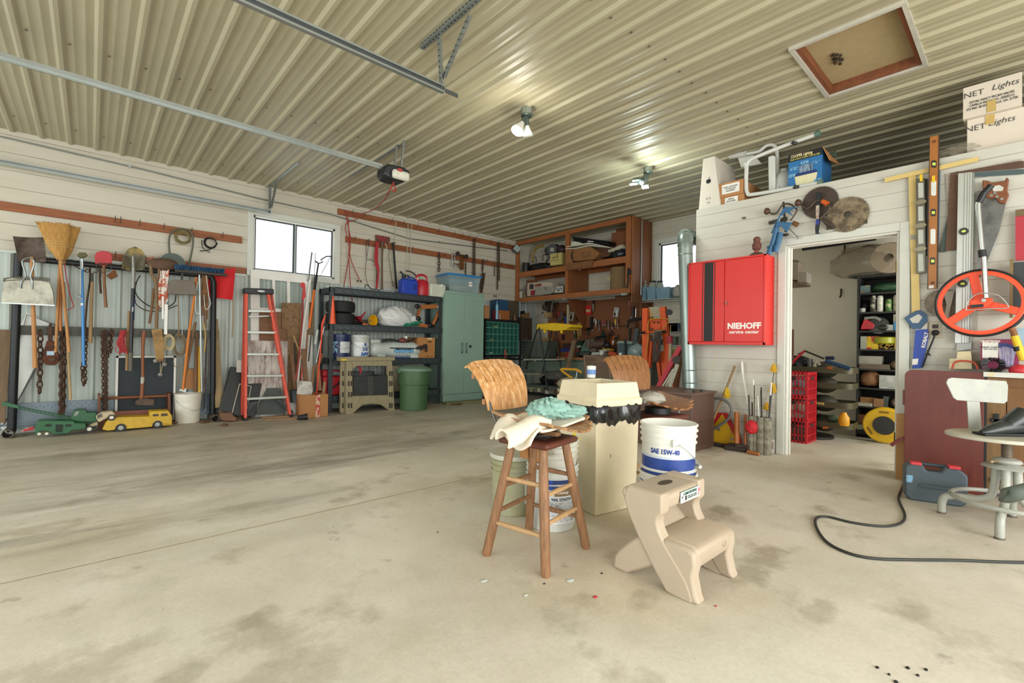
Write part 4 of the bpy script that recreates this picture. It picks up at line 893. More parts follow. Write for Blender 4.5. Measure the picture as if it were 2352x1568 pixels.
t=T('white_jug','translucent white square jug at the right end of the shelving top','jug',on(sx(975,452,7.0),zt))
a,b=sx(908,452,6.98),sx(1042,340,6.98);wj,hj=b.x-a.x,b.z-zt
MJ=mat('C7CBB9',.35,n=.06);t('body',G().box(-wj/2,wj/2,-.08,.1,0,hj*.9),MJ,bev=.02)
t('cap',G().lathe([(.032,0),(.032,.03)],(.06,-.09,hj*.78),16,'y'),WHT);t('handle',G().tube(spline([(.03,-.085,hj*.75),(.1,-.1,hj*.6),(.09,-.1,hj*.25),(.05,-.085,hj*.1)],4),.011,8),MJ)
# second shelf: tyres, cone, funnels, bag, hose, clamp frame
zt=SHZ[1]
tyre=mat('1C1E1F',.75,n=.25,sc=20,bump=.3)
for i,(lb,z)in enumerate((('lower of the two small tyres on the second shelf',zt),('upper of the two small tyres on the second shelf',zt+.185))):
    c=(2.86,7.13,z);t=T('tyre_casing',lb,'tyre',c,group='small tyres on the shelving')
    t('tread',G().lathe([(.12,.02),(.16,.0),(.205,.012),(.215,.05),(.215,.13),(.205,.165),(.16,.178),(.12,.16),(.12,.02)],n=36),tyre)
    t('rim',G().lathe([(.118,.05),(.118,.13),(.03,.13),(.03,.05),(.118,.05)],n=24),mat('5C5E5C',.5,.5))
S('orange_cone','slim orange traffic cone standing at the shelving post','cone',G().lathe([(.05,0),(.05,.01),(.045,.01),(.014,.42),(.008,.425),(.0001,.425)],on(sx(88,690,6.93),zt),20),mat('E8582E',.45))
S('orange_flag','orange flag stick slanting by the shelving post','flag',sil([(-52,1285),(-12,830),(-6,690),(5,655),(25,610),(32,612),(20,660),(8,695),(-2,830),(-42,1285)],6.88,.012,k4s),mat('E2492B',.5))
t=T('red_funnel','red funnel lying on its side on the second shelf','funnel',on(sx(315,650,7.1),zt))
p,q=sx(262,645,7.1),sx(370,590,7.1)
t('cone',G().tube([sx(300,655,7.1),sx(335,630,7.1)],[.085,.02],20),mat('A8212B',.45),w=1);t('stem',G().tube([sx(330,635,7.1),sx(372,582,7.1)],[.018,.01],10),mat('A8212B',.45),w=1)
t=T('yellow_funnel','yellow oval funnel facing out on the second shelf','funnel',on(sx(433,660,6.98),zt))
c=sx(433,658,6.98);t('rim',G().lathe([(.088,0),(.095,.0),(.09,.05),(.03,.12),(.025,.12),(.082,.05),(.088,0)],c+Vector((0,-.03,0)),24,'y',sx=.72,sy=1).join(G()),mat('E3AE12',.45),w=1)
p0_=G().ell(on(sx(285,680,7.0),zt+.03),(.13,.07,.03),16,8);S('dark_cloth','crumpled black gloves heaped on the second shelf','gloves',p0_,BLACK)
S('orange_wedge','small orange plastic piece beside the yellow funnel','plastic piece',sil([(340,695),(350,675),(395,690),(395,700)],6.97,.06,k4s),mat('D8642A',.5))
S('shallow_tray','brown shallow tray under the red funnel','tray',sil([(262,650),(265,672),(390,682),(395,650)],7.12,.12,k4s),mat('4A4238',.7))
# crumpled plastic bag
def crumple(c,r,seed,amp=.22,n=30,m=18,flat=True):
    g=G();rr=random.Random(seed);ph=[(rr.uniform(1,7),rr.uniform(1,7),rr.uniform(0,6),rr.uniform(.3,1))for _ in range(14)]
    pr=[]
    for i in range(m+1):
        a=PI*i/m
        for j in range(n):
            b=2*PI*j/n;s=1+amp*sum(w*abs(math.sin(u*a+v*b*round(1)+p))-.5*w for u,v,p,w in[(x[0],round(x[1]),x[2],x[3])for x in ph])/4+rr.uniform(-.03,.03)*(0<i<m)
            p=Vector((r[0]*math.sin(a)*math.cos(b)*s,r[1]*math.sin(a)*math.sin(b)*s,-r[2]*math.cos(a)*s))
            if flat:p.z=max(p.z,-r[2]*.8)
            pr.append(p+Vector(c))
    f=[]
    for i in range(m):
        for j in range(n):f.append((i*n+j,i*n+(j+1)%n,(i+1)*n+(j+1)%n,(i+1)*n+j))
    return g.add(pr,f)
PLB=mat('DCDDDA',.22,n=.06,sc=20,alpha=.93)
c=sx(630,620,7.08);g=crumple((c.x,c.y,zt+.15),(.29,.15,.18),3,.3,40,24).join(crumple((c.x+.28,c.y,zt+.13),(.13,.1,.09),5,.3))
S('plastic_bag','large crumpled white plastic bag on the second shelf','plastic bag',g,PLB,ang=80)
g=G()
for i in range(4):g.tube(spline([sx(700,705-6*i,6.95),sx(780,690-7*i,6.98),sx(850,672-3*i,7.05),sx(830,690,7.15),sx(740,700-5*i,7.1)],5),.007,6)
S('green_hose','green hose loops lying in front of the white plastic bag','hose',g,mat('1F8A66',.4))
t=T('corner_clamp_frame','orange and black wooden folding frame standing at the right of the second shelf','frame',on(sx(900,715,7.0),zt))
OW=wood('A8622C',axis=0,n=.15)
t('rail',G().bar(sx(845,540,7.0),sx(990,535,7.0),.07,.03),OW,w=1);t('rail',G().bar(sx(835,695,6.99),sx(910,708,6.99),.06,.03),OW,w=1)
t('rail',G().bar(sx(1010,565,6.97),sx(950,690,6.97),.05,.03),OW,w=1);t('rail',G().bar(sx(835,560,7.1),sx(815,640,7.1),.05,.03),OW,w=1)
t('edge_trim',G().bar(sx(1042,520,6.98),sx(950,725,6.98),.035,.05),BLACK,w=1)
for p in((815,535),(1005,540),(925,700),(825,640)):t('corner_joint',G().ell(sx(*p,6.97),(.05,.03,.04)),BLACK if p!=(1005,540)else mat('9DA3A0',.4,.5),w=1)
# third shelf
zt=SHZ[2]
t=bucket('blue_pail','dark blue pail with a white label on the third shelf',on(sx(153,985,7.05),zt),.15,.36,mat('1B2A55',.4,n=.08),r0=.14)
t('lid',G().lathe([(.157,.33),(.157,.365),(.14,.372),(.0001,.372)],n=36),mat('1D2F5E',.4));t('spout_cap',G().lathe([(.022,.37),(.022,.40),(.0001,.405)],(.05,-.03,0),14),BLACK)
g=G()
def curved_label(r,a0,a1,z0,z1,n=12,c=(0,0)):
    """label wrapped on a pail; angles measured from the side facing -y"""
    v=[];f=[]
    for i in range(n+1):
        a=R(a0+(a1-a0)*i/n);x,y=math.sin(a),-math.cos(a);v+=[(c[0]+r*x,c[1]+r*y,z0),(c[0]+r*x,c[1]+r*y,z1),(c[0]+(r+.0012)*x,c[1]+(r+.0012)*y,z0),(c[0]+(r+.0012)*x,c[1]+(r+.0012)*y,z1)]
    for i in range(n):a=4*i;f+=[(a+2,a+6,a+7,a+3),(a,a+1,a+5,a+4),(a+1,a+3,a+7,a+5),(a,a+4,a+6,a+2)]
    f+=[(0,2,3,1),(4*n,4*n+1,4*n+3,4*n+2)]
    return G().add(v,f)
t('label',curved_label(.146,-22,45,.09,.26),mat('C9CBCB',.5));t('label',curved_label(.146,-70,-38,.09,.26),mat('86B0C9',.5,sc=30,h2='1B2A55',thr=.5,sharp=.02))
def wraptext(t,s,r,ang,z,size,m,width=None,name='lettering',bold=0,c=(0,0)):
    o=text(name,s,size,m,width,'CENTER',bold,.0004)
    for v in o.data.vertices:
        a=R(ang)+v.co.x/r;rr=r+.001+v.co.z;v.co=Vector((c[0]+rr*math.sin(a),c[1]-rr*math.cos(a),z+v.co.y))
    o.parent=t.o;return o
t=bucket('paint_pail','white primer pail printed with a blue 200 on the third shelf',on(sx(318,965,7.05),zt),.15,.36,mat('C6C9C2',.45,n=.06),r0=.14)
t('lid',G().lathe([(.158,.325),(.158,.365),(.14,.373),(.0001,.373)],n=36),mat('BFC4BE',.45));t('label',curved_label(.1475,-60,60,.04,.25),mat('DADDDD',.5))
BLUE=mat('1F4C9E',.45);t('print',curved_label(.1488,-14,42,.045,.1),mat('2A62B0',.5,n=.2,sc=60,h2='DADDDD',thr=.55,sharp=.02));wraptext(t,'200',.149,12,.145,.07,BLUE,bold=.002);wraptext(t,'PROMAR',.149,12,.185,.022,BLUE);t('emblem',curved_label(.1488,6,18,.2,.245),BLUE)
t=T('sprayer_tank','white ribbed sprayer tank lying on the third shelf, with a wand and blue lettering','sprayer',on(sx(620,985,7.08),zt))
TK=mat('C7CFC8',.35,n=.05,sc=4);a,b=sx(400,985,7.05),sx(835,985,7.05);L=(b.x-a.x)
pr=[(.0001,-L/2),(.08,-L/2+.01),(.125,-L/2+.06),(.135,-L/2+.15),(.115,-L/2+.2),(.13,-.1)]
for i in range(8):pr+=[(.128,-.06+i*.05),(.137,-.04+i*.05),(.137,-.03+i*.05)]
pr+=[(.125,L/2-.1),(.1,L/2-.03),(.0001,L/2)]
t('tank',G().lathe(pr,(0,0,.14),28,'x'),TK);t('lug',G().bx((-L/2+.1,0,.27),(.18,.1,.07)),TK,bev=.02);t('foot_block',G().bx((L/2-.14,-.06,.03),(.14,.1,.06)).bx((-L/2+.18,-.06,.03),(.14,.1,.06)),TK,bev=.01)
t.txt('BIO LOGIC',(.1,-.143,.155),.05,BLACK,width=.3,bold=.002);t('label',G().bx((.1,-.14,.13),(.36,.004,.075)),mat('7DB6D6',.5,n=.2,sc=60,h2='2E6FA8',thr=.55))
t('wand',G().tube([(-.16,-.15,.17),(.33,-.15,.165)],.008,8),mat('3B362A',.5));t('trigger',G().bx((.46,-.15,.19),(.15,.04,.06),ry=R(-25)).bx((.37,-.15,.18),(.08,.035,.04),ry=R(-25)).bx((.52,-.15,.15),(.03,.03,.09)),mat('2E2522',.5),bev=.006)
t('hose',G().tube(spline([(-.22,0,.29),(-.1,-.04,.30),(0,-.06,.29),(.15,-.05,.26),(.28,-.04,.3),(.36,-.04,.34)],5),.014,8).tube(spline([(-.2,.04,.3),(-.05,0,.31),(.1,0,.27),(.2,0,.31)],5),.014,8),mat('2A2B2B',.6));t('fitting',G().ell((.12,-.05,.30),(.08,.05,.04)),mat('7A3A34',.5));t('gauge',G().lathe([(.028,-.01),(.028,.01)],(.17,-.06,.35),16,'y'),WHT)
t=T('shipping_box','brown cardboard carton at the right of the third shelf','box',on(sx(905,995,7.02),zt))
a,b=sx(862,995,6.98),sx(975,805,6.98);ww,hh=b.x-a.x,b.z-zt
t('box',G().box(-ww/2-.08,ww/2,-.02,.32,0,hh),mat('B57E48',.85,n=.06),bev=.002);t('tape',G().bx((.02,-.021,hh*.95),(.09,.002,.03)),mat('D5C29C',.3));t('handle_hole',G().bx((.02,-.021,hh*.8),(.08,.002,.025)),mat('5E3C1E',.8))
t('print',G().bx((-.01,-.021,.03),(.05,.002,.02)).bx((.07,-.021,.03),(.04,.002,.02)),mat('7E5530',.8))
S('blue_folder','blue flat folder under the sprayer tank','folder',G().box(sx(620,990).x,sx(735,990).x,6.93,7.1,zt+.001,zt+.012),mat('20489A',.5))
# bottom shelf
zt=SHZ[3]
t=T('red_gas_can','square red gas can on the bottom shelf beside the sawhorses','gas can',on(sx(100,1315,7.0),zt))
a,b=sx(52,1315,6.97),sx(155,1080,6.97);ww,hh=.3,b.z-zt
RC=mat('B8202A',.45,n=.12);t('body',G().box(-.17,.16,-.02,.25,0,hh*.75).box(-.17,-.02,-.0,.22,hh*.75,hh,.01),RC,bev=.02);t('handle',G().tube(spline([(-.0,.1,hh*.75),(.02,.1,hh*.95),(.12,.1,hh*.93),(.15,.1,hh*.75)],4),.014,8),RC);t('spout',G().tube([(-.1,-.03,.05),(.1,-.03,.22)],.012,8),BLACK)
S('oil_pan','round galvanised pan lying flat behind the sawhorses','pan',G().lathe([(.18,0),(.2,.05),(.205,.055),(.19,.06),(.17,.01),(.0001,.01)],on(sx(340,1100,7.1),.53),32),GALV)
S('red_bungee','red plastic hook hanging over the pan rim','hook',sil([(308,1060),(310,1050),(335,1055),(340,1110),(320,1112),(322,1075)],6.88,.015,k4s),mat('C22A38',.5))
S('pan_stand','dark box standing behind the sawhorses below the round pan','box',G().box(sx(270,1130,7.0).x,sx(520,1130,7.0).x,6.98,7.25,zt,.525),mat('33372F',.7))
t=bucket('small_pail','small white pail with a blue stripe behind the green bin',on(sx(672,1222,7.1),zt+.11),.075,.19,WHT,bail=False,ribs=2);t('label',curved_label(.07,-70,70,.05,.08),BLUE)
S('plastic_jug','dirty cream jug lying on its side behind the green bin','jug',G().lathe([(.0001,-.12),(.05,-.11),(.055,.05),(.025,.09),(.025,.12),(.0001,.12)],on(sx(685,1255,7.05),zt+.055),18,'x'),mat('B5A98A',.5,n=.2,sc=20,h2='6A563C',thr=.62))
t=bucket('tan_pail','tan pail behind the sawhorse right leg',on(sx(622,1285,7.12),zt),.13,.42,mat('A09478',.5,n=.1),bail=False,ribs=1)

# ---------------- green steel cabinet
CG=mat('8AA596',.45,0.,n=.06,sc=3,h2='6B6A58',thr=.72)
t=T('storage_cabinet','tall grey-green double-door steel cabinet beside the shelving','cabinet',(5.06,6.9,0))
CW,CH_,CY=.455,2.0,.45
t('body',G().box(-CW,-CW+.012,0,CY,0,CH_).box(CW-.012,CW,0,CY,0,CH_).box(-CW,CW,CY-.01,CY,0,CH_).box(-CW,CW,0,CY,CH_-.012,CH_).box(-CW,CW,0,CY,.14,.15).box(-CW,CW,.0,.01,0,.145).box(-CW+.012,CW-.012,.0,.012,CH_-.05,CH_-.012),CG,bev=.002)
for s in(-1,1):
    d=t('door',G().box(min(s*.002,s*(CW-.014)),max(s*.002,s*(CW-.014)),-.012,.008,.155,CH_-.052),CG,bev=.003)
    h=t('handle',G().bx((s*.05,-.02,.98),(.02,.016,.16)),mat('6F837B',.35,.5),on=d,bev=.006);t('handle_recess',G().bx((s*.05,-.0135,.98),(.035,.003,.19)),mat('42524C',.5),on=d)
t('key',G().bx((.11,-.03,1.02),(.008,.03,.02)).bx((.12,-.045,1.01),(.03,.004,.05)),BLACK)
t=T('storage_tote','clear storage tote with a blue lid on the green cabinet','storage tote',(5.07,7.1,CH_+.0005),R(-4))
a_=.33;tw0,tw1,th_=.30,.35,.29
g=G();r0_=(-tw0,-.17);r1_=(-tw1,-.2)
g.add([(-tw0,-.17,0),(tw0,-.17,0),(tw0,.17,0),(-tw0,.17,0),(-tw1,-.2,th_),(tw1,-.2,th_),(tw1,.2,th_),(-tw1,.2,th_)],[(0,3,2,1),(0,1,5,4),(1,2,6,5),(2,3,7,6),(3,0,4,7)])
t('bin',g,mat('9DB9BE',.15,alpha=.5,n=.05));t('lid',G().box(-.375,.375,-.22,.22,th_,th_+.03).box(-.31,.31,-.16,.16,th_+.03,th_+.045),mat('2C7FC0',.35,n=.06),bev=.008);t('handle',G().bx((.2,-.225,th_+.01),(.12,.02,.03)),mat('2C7FC0',.35))
t('label',G().bx((.13,-.193,.16),(.075,.003,.09),rx=R(-6)),PAPER);t.txt('CHRISTMAS\nDECOR',(.13,-.197,.16),.014,BLACK,rx=R(84))
t('contents',crumple((0,0,.08),(.24,.13,.08),9).join(crumple((.15,0,.1),(.1,.1,.1),2)),mat('A9A08C',.8,n=.4,sc=12,h2='A04A44',thr=.6))
t=T('floor_mat','greenish plank lying on the floor in front of the green cabinet','plank',(5.3,6.72,0))
t('plank',G().bx((0,0,.02),(1.5,.14,.038),rz=R(-2)),wood('7E7A52',axis=0,n=.15));S('brown_offcut','brown offcut lying by the foot of the green cabinet','board',G().bx((4.72,6.62,.012),(.22,.12,.022),rz=.5),wood('6A5238',axis=0))

# ---------------- folded sawhorses
t=T('sawhorses','pair of folded tan plastic sawhorses spattered with paint before the shelving','sawhorse',on(at(850,945,z=0),0))
TAN=mat('968B6D',.6,n=.15,sc=18,h2='5B5646',thr=.66)
def shp(x,y,Y=6.68):return at(*k4s(x,y),y=Y)
for Y,dx in((6.66,0),(6.74,-1)):
    o1=sil([(205-dx*-40,1450),(210-dx*-40,1000),(600,1000),(622,1428),(570,1425),(460,1375),(340,1390),(270,1458),(215,1462)]if dx==0 else[(155,1440),(165,1005),(210,1005),(205,1455),(165,1452)],Y,.05,k4s)
    if dx:t('leg_side',o1,TAN,w=1,bev=.004)
g=G()
for q in([(205,1455),(212,1000),(258,1000),(262,1330),(262,1458),(215,1462)],[(560,1000),(600,1000),(622,1425),(575,1428),(570,1330)],[(258,1000),(560,1000),(560,1050),(520,1045),(300,1045),(262,1075)],[(262,1305),(570,1295),(575,1428),(510,1380),(440,1368),(350,1378),(300,1420),(262,1458)]):g.join(sil(q,6.66,.06,k4s))
t('leg_frame',g,TAN,w=1,bev=.004)
g=G()
for x in(228,250,178,580,598):
    for y in(1110,1195,1290,1385):g.join(sil([(x-6,y-20),(x+6,y-20),(x+6,y+22),(x-6,y+22)],6.655 if x!=178 else 6.735,.004,k4s))
t('slots',g,mat('3A362C',.8),w=1)['kind']='stuff'
t('top_beam',G().box(shp(150,1000).x,shp(614,1000).x,6.64,6.8,shp(300,1003).z,shp(300,968).z),TAN,w=1,bev=.006)
t('top_strip',G().box(shp(152,1000).x,shp(200,1000).x,6.635,6.642,shp(300,1003).z+.01,shp(300,985).z),YEL,w=1)
t('shelf_panel',sil([(265,1135),(565,1125),(560,1300),(268,1312)],6.67,.04,k4s),mat('2C302E',.5,n=.2,sc=16,h2='5E5D50',thr=.68),w=1,bev=.004);t('latch',sil([(395,1135),(440,1133),(440,1305),(398,1308)],6.663,.02,k4s),mat('3A3E3A',.5),w=1,bev=.003)
# ---------------- green trash can
t=T('trash_can','round dark green trash can with a pale green lid','trash can',(3.93,6.48,0))
c=at(965,943,z=0);t.o.location=(c.x,c.y+.2,0);CGN=mat('41603E',.5,n=.08)
t('body',G().lathe([(.205,0),(.215,.01),(.225,.40),(.24,.405),(.252,.63),(.25,.64),(.2,.62)],n=36),CGN)
t('lid',G().lathe([(.262,.61),(.27,.625),(.262,.655),(.24,.66),(.2,.685),(.1,.695),(.0001,.695)],n=36),mat('6E8A76',.5,n=.06))
for s in(-1,1):t('handle',G().bx((s*.275,0,.61),(.06,.12,.05)),mat('4C6A50',.5),bev=.012)

# ---------------- things hung on the wall above the shelving
k5=K(760,460,5.345)
W5=lambda x,y,d=7.33:at(*k5(x,y),y=d)
def hang(name,label,cat,pts,r,m,y=7.34,sp=4,n=6,group=None):return S(name,label,cat,G().tube(spline([W5(*p,y)for p in pts],sp)if sp else[W5(*p,y)for p in pts],r,n),m,group)
RCORD=mat('9A3226',.6,n=.1)
hang('red_extension_lead','red extension cord looped over the left end of the hook boards','cord',[(175,120),(190,200),(215,330),(240,560),(160,1050)],.007,RCORD)
hang('red_extension_lead','second strand of the red cord running down to the outlet','cord',[(290,170),(322,230),(180,300),(215,520),(250,740),(350,970)],.007,RCORD,7.295)
hang('red_extension_lead','red cord falling behind the shelving rack','cord',[(210,200),(225,480),(222,700),(242,1060),(262,1240),(240,1390)],.007,RCORD,7.3)
hang('grey_wire_loop','thin dark cord hooked on the lower board left of the red bow saw','cord',[(480,480),(440,500),(430,600),(440,700),(428,800),(430,950),(480,1080)],.004,BLACK)
hang('grey_wire_loop','thin knotted cord looping right toward the red bow saw','cord',[(470,500),(450,640),(440,720),(500,730),(545,760)],.004,BLACK)
hang('grey_wire_loop','brown wire loop hanging left of the black bar','cord',[(725,590),(712,700),(735,860),(760,1050),(780,1030),(755,990)],.004,mat('4A3E30',.7))
t=T('bow_saw','red-framed saw with a dark toothed blade hung below the board','saw',W5(560,1090,7.3))
t('frame',sil([(555,505),(583,505),(583,620),(580,740),(598,860),(575,1085),(553,1085),(578,870),(545,790),(538,680),(545,600)],7.28,.02,k5),mat('A61E2C',.5,n=.1),w=1,bev=.002)
t('blade',sil([(574,640),(584,640),(570,800),(562,1020),(554,1020),(560,780)],7.3,.004,k5),DST,w=1)
S('wooden_stick','bare brown axe handle hanging right of the red saw','handle',G().tube([W5(635,510,7.29),W5(632,560,7.29),W5(628,700,7.29),W5(628,1095,7.29)],[.03,.02,.014,.017],10),wood('5E4634'))
t=T('tin_sign','small weathered sign with a red figure behind the axe handle','sign',W5(635,520,7.36));t('panel',sil([(550,420),(725,452),(722,525),(552,500)],7.345,.012,k5),mat('3E3A30',.6,n=.4,sc=20,h2='8A3A30',thr=.5),w=1);t('picture',sil([(600,440),(660,450),(672,510),(595,500)],7.342,.003,k5),mat('8E2B2C',.6,n=.3,sc=30),w=1)
S('black_bar','black folding baton-like bar hung on two hooks','bar',G().bar(W5(765,530,7.29),W5(806,1085,7.29),.03,.02).bar(W5(740,530,7.28),W5(790,520,7.28),.02,.02),BLACK,bev=.002)
S('white_string','white cord tied on the hook right of the axe handle','cord',G().tube(spline([W5(668,530,7.28),W5(685,560,7.28),W5(680,600,7.28)],4),.004,5),WHT)
for i,(x,y0_,y1_)in enumerate(((797,255,520),(945,290,870),(988,295,860))):
    S('blind_string',['left of the three thin white cords hanging over the boards','middle of the three thin white cords hanging over the boards','right of the three thin white cords hanging over the boards'][i],'cord',G().tube([W5(x,y0_,7.34),W5(x-22*(i>0)-18*(i==0),y1_,7.34)],.003,4).tube([W5(x+6,y0_,7.34),W5(x-12*(i>0)-8*(i==0),y1_,7.34)],.003,4),mat('BDB8A8',.7))
for i,(a,b)in enumerate((((800,262),(975,300)),((790,550),(960,582)))):
    g=G()
    for j in range(4):
        p,q=W5(a[0],a[1]+j*14,7.35),W5(b[0],b[1]+j*15,7.35);g.bar(p,q,.006,.01,up=(0,1,0))
    S('louvre_slats',['wooden louvre slats across the upper hook board','wooden louvre slats across the lower hook board'][i],'slats',g,wood('9C6436',axis=0))
CH2='chains hung on the boards right of the window'
def ch5(label,a,b,L=.05,r=.006,y=7.335,wid=.55,m=RUST):return chain(label,[a,b],L,r,y,m,CH2,k5,wid)
ch5('chain hanging from the lower board above the blue tote',(1330,640),(1328,870),.07,.009)
ch5('left strand of the long chain from the upper board',(1752,470),(1745,1030),.04,.006);ch5('right strand of the long chain from the upper board',(1768,475),(1768,1080),.04,.006)
ch5('left strand of the thick chain from the upper board near the corner',(2050,520),(2045,1095),.04,.007);ch5('right strand of the thick chain near the corner',(2068,520),(2066,985),.04,.007)
ch5('knotted chain with a load binder hanging from the lower board',(1868,725),(1862,870),.06,.01);ch5('short chain strand hanging between the long chains',(2010,805),(2010,925),.04,.005)
ch5('bright chain hanging over the blue tote, left strand',(1488,655),(1485,800),.035,.005,m=GALV);ch5('bright chain hanging over the blue tote, right strand',(1518,655),(1520,830),.035,.005,m=GALV)
ch5('chain hanging behind the tote right of the door trolley',(1655,760),(1655,1110),.045,.006)
t=T('load_binder','rusty chain load binder hanging at the end of the knotted chain','load binder',W5(1862,1135,7.3));t('lever',sil([(1870,890),(1898,888),(1885,1000),(1862,1135),(1845,1130),(1860,990)],7.28,.03,k5),RUST,w=1,bev=.003);t('hook',G().tube(spline([W5(1865,880,7.28),W5(1845,960,7.28),W5(1830,1050,7.28),W5(1845,1090,7.28)],4),.01,6),RUST,w=1)
t=T('door_trolley','rusty two-wheeled door trolley with a spoked handwheel above the tote','trolley',W5(1600,850,7.3))
t('bracket',sil([(1605,665),(1635,665),(1632,850),(1608,850)],7.3,.06,k5),mat('7C4A22',.7,.3,n=.3),w=1,bev=.003)
for p in((1558,655),(1662,690)):t('wheel',disc(W5(*p,7.2),.042,.03),mat('332A26',.6),w=1)
t('axle',G().tube([W5(1558,655,7.2),W5(1662,690,7.2)],.01,6),RUST,w=1);c=W5(1592,800,7.2);g=G().torus(c,.052,.007,20,6,rx=PI/2)
for i in range(3):g.tube([c+Vector((.052*math.cos(i*PI/3),0,.052*math.sin(i*PI/3))),c-Vector((.052*math.cos(i*PI/3),0,.052*math.sin(i*PI/3)))],.005,5)
g.tube([W5(1515,775,7.2),W5(1600,800,7.2)],.009,6);t('handwheel',g,mat('6E4526',.7,.3,n=.3),w=1)
def outlet(label,x,y,k,pl,dark=False,horiz=True):
    p=at(*k(x,y),**pl);t=T('power_outlet',label,'outlet',p,0 if 'y' in pl else R(-90));d=(.115,.006,.07)if horiz else(.07,.006,.115)
    t('plate',G().bx((0,0,0),d),mat('B9AE94',.4)if not dark else mat('C8C6BA',.4),bev=.002)
    for s in(-1,1):t('socket',G().bx((s*.025 if horiz else 0,-.004,0 if horiz else s*.025),(.032,.004,.028)),mat('3A2A22',.5),bev=.002)
    return t
outlet('horizontal outlet on the shiplap with the red cord plugged in',345,990,k5,{'y':YA-.004});outlet('small black outlet above the green cabinet right side',2015,1175,k5,{'y':YA-.004})
# ================================================================ ceiling hardware
TRK=mat('A7AEAB',.3,.7,n=.08,sc=5)
PERF=mat('9AA19E',.38,.7,n=.12,sc=14)
def perf(t,name,p,q,w=.035,holes=True,nrm=(1,0,0)):
    """slotted angle iron from p to q"""
    p,q=Vector(p),Vector(q);d=(q-p).normalized();a=Vector(nrm);a=(a-d*a.dot(d)).normalized();b=d.cross(a)
    o=t(name,G().bar(p+a*w/2,q+a*w/2,.003,w,up=a).bar(p+b*w/2,q+b*w/2,w,.003,up=a),PERF,w=1)
    if holes:
        g=G();n=int((q-p).length/.038)
        for i in range(1,n):
            c=p.lerp(q,i/n)
            for s in(-1,1):g.tube([c+b*w/2+a*.003*s*1.2-a*.001,c+b*w/2+a*.003*s*1.2+a*.001],.0055,6);g.tube([c+a*w/2+b*.0036*s-b*.001,c+a*w/2+b*.0036*s+b*.001],.0055,6)
        h=t('holes',g,BLACK,w=1);h['kind']='stuff'
    return o
def track(label,y,z,x1,s):
    t=T('door_track',label,'door track',(x1,y,z));
    g=G().bx((x1/2-1.75,y,z),(x1+3.5,.003,.052)).bx((x1/2-1.75,y+s*.014,z+.026),(x1+3.5,.03,.003)).bx((x1/2-1.75,y+s*.014,z-.026),(x1+3.5,.03,.003)).bx((x1/2-1.75,y+s*.028,z-.02),(x1+3.5,.003,.012)).bx((x1/2-1.75,y+s*.028,z+.02),(x1+3.5,.003,.012))
    t('channel',g,TRK,w=1);t('end_plate',G().bx((x1,y+s*.014,z),(.004,.034,.056)),TRK,w=1)
    return t
t=track('overhead door track nearest the camera, hung from the ceiling by a slotted angle',2.87,2.9,1.87,-1)
perf(t,'hanger',(1.82,2.875,3.29),(1.85,2.875,2.89),.04);perf(t,'ceiling_angle',(1.79,3.06,3.262),(1.79,2.2,3.262),.035);perf(t,'brace',(1.82,2.5,3.24),(1.86,2.86,2.99),.035)
t('lap_strip',G().bx((1.2,2.857,2.9),(1.6,.003,.03)),mat('55595A',.5,.5),w=1)
t=track('overhead door track running along the left wall above the hook board',7.25,2.885,1.86,-1)
perf(t,'hanger',(1.84,7.25,3.29),(1.84,7.25,2.87),.038);perf(t,'ceiling_angle',(1.85,7.3,3.262),(1.85,6.07,3.262),.03,False);perf(t,'brace',(1.86,7.0,3.25),(1.86,7.23,2.95),.03)
t=T('door_opener','black garage door opener motor hung from the ceiling at the end of its long rail','door opener',(2.4,4.67,2.8))
t('rail',G().bx((-.58,4.67,2.955),(5.75,.04,.03)).bx((-.58,4.67,2.935),(5.75,.012,.03)),TRK,w=1)
t('motor_housing',G().prism([(2.28,4.57,2.93),(2.28,4.57,2.84),(2.33,4.57,2.81),(2.50,4.57,2.81),(2.58,4.57,2.86),(2.58,4.57,2.95),(2.5,4.57,2.975),(2.33,4.57,2.965)],(0,.2,0)),mat('1C2023',.4,n=.1),w=1,bev=.02)
t('light_lens',G().bx((2.45,4.54,2.86),(.2,.07,.1)),mat('C9C8B8',.35),w=1,bev=.03);t('badge',G().bx((2.42,4.503,2.9),(.05,.004,.03)),mat('A9302C',.4),w=1)
perf(t,'ceiling_angle',(2.52,6.1,3.262),(2.52,4.70,3.262),.035,False)
for y in(4.6,4.76):perf(t,'hanger',(2.5,y,3.27),(2.47,y,2.95),.025,False)
t('pull_cord',G().tube([at(893,415,y=4.6),at(888,448,y=4.6)],.002,4),BLACK,w=1)
hang_=[at(905,418,y=4.62),at(898,432,y=4.62),at(908,440,y=4.62),at(902,425,y=4.62),at(880,462,y=5.2),at(850,485,y=6.2),at(815,492,y=7.0),at(795,488,y=7.3)]
S('red_extension_lead','red extension cord draped from the opener motor to the hook board','cord',G().tube(spline(hang_,6),.007,7),RCORD)
t=T('conduit','thin grey conduit running along the left wall under the ceiling','conduit',(3,7.37,2.9))
P_=[(0,313),(290,380),(325,388),(600,457),(760,492),(940,548),(1165,576)]
t('pipe',G().tube([at(a,b,y=7.37)for a,b in P_],.0085,8),mat('7F8784',.4,.6),w=1)
for a,b in((298,382),(720,484),(1010,556)):t('clip',G().bx(at(a,b,y=7.362),(.025,.02,.035)),GALV,w=1)

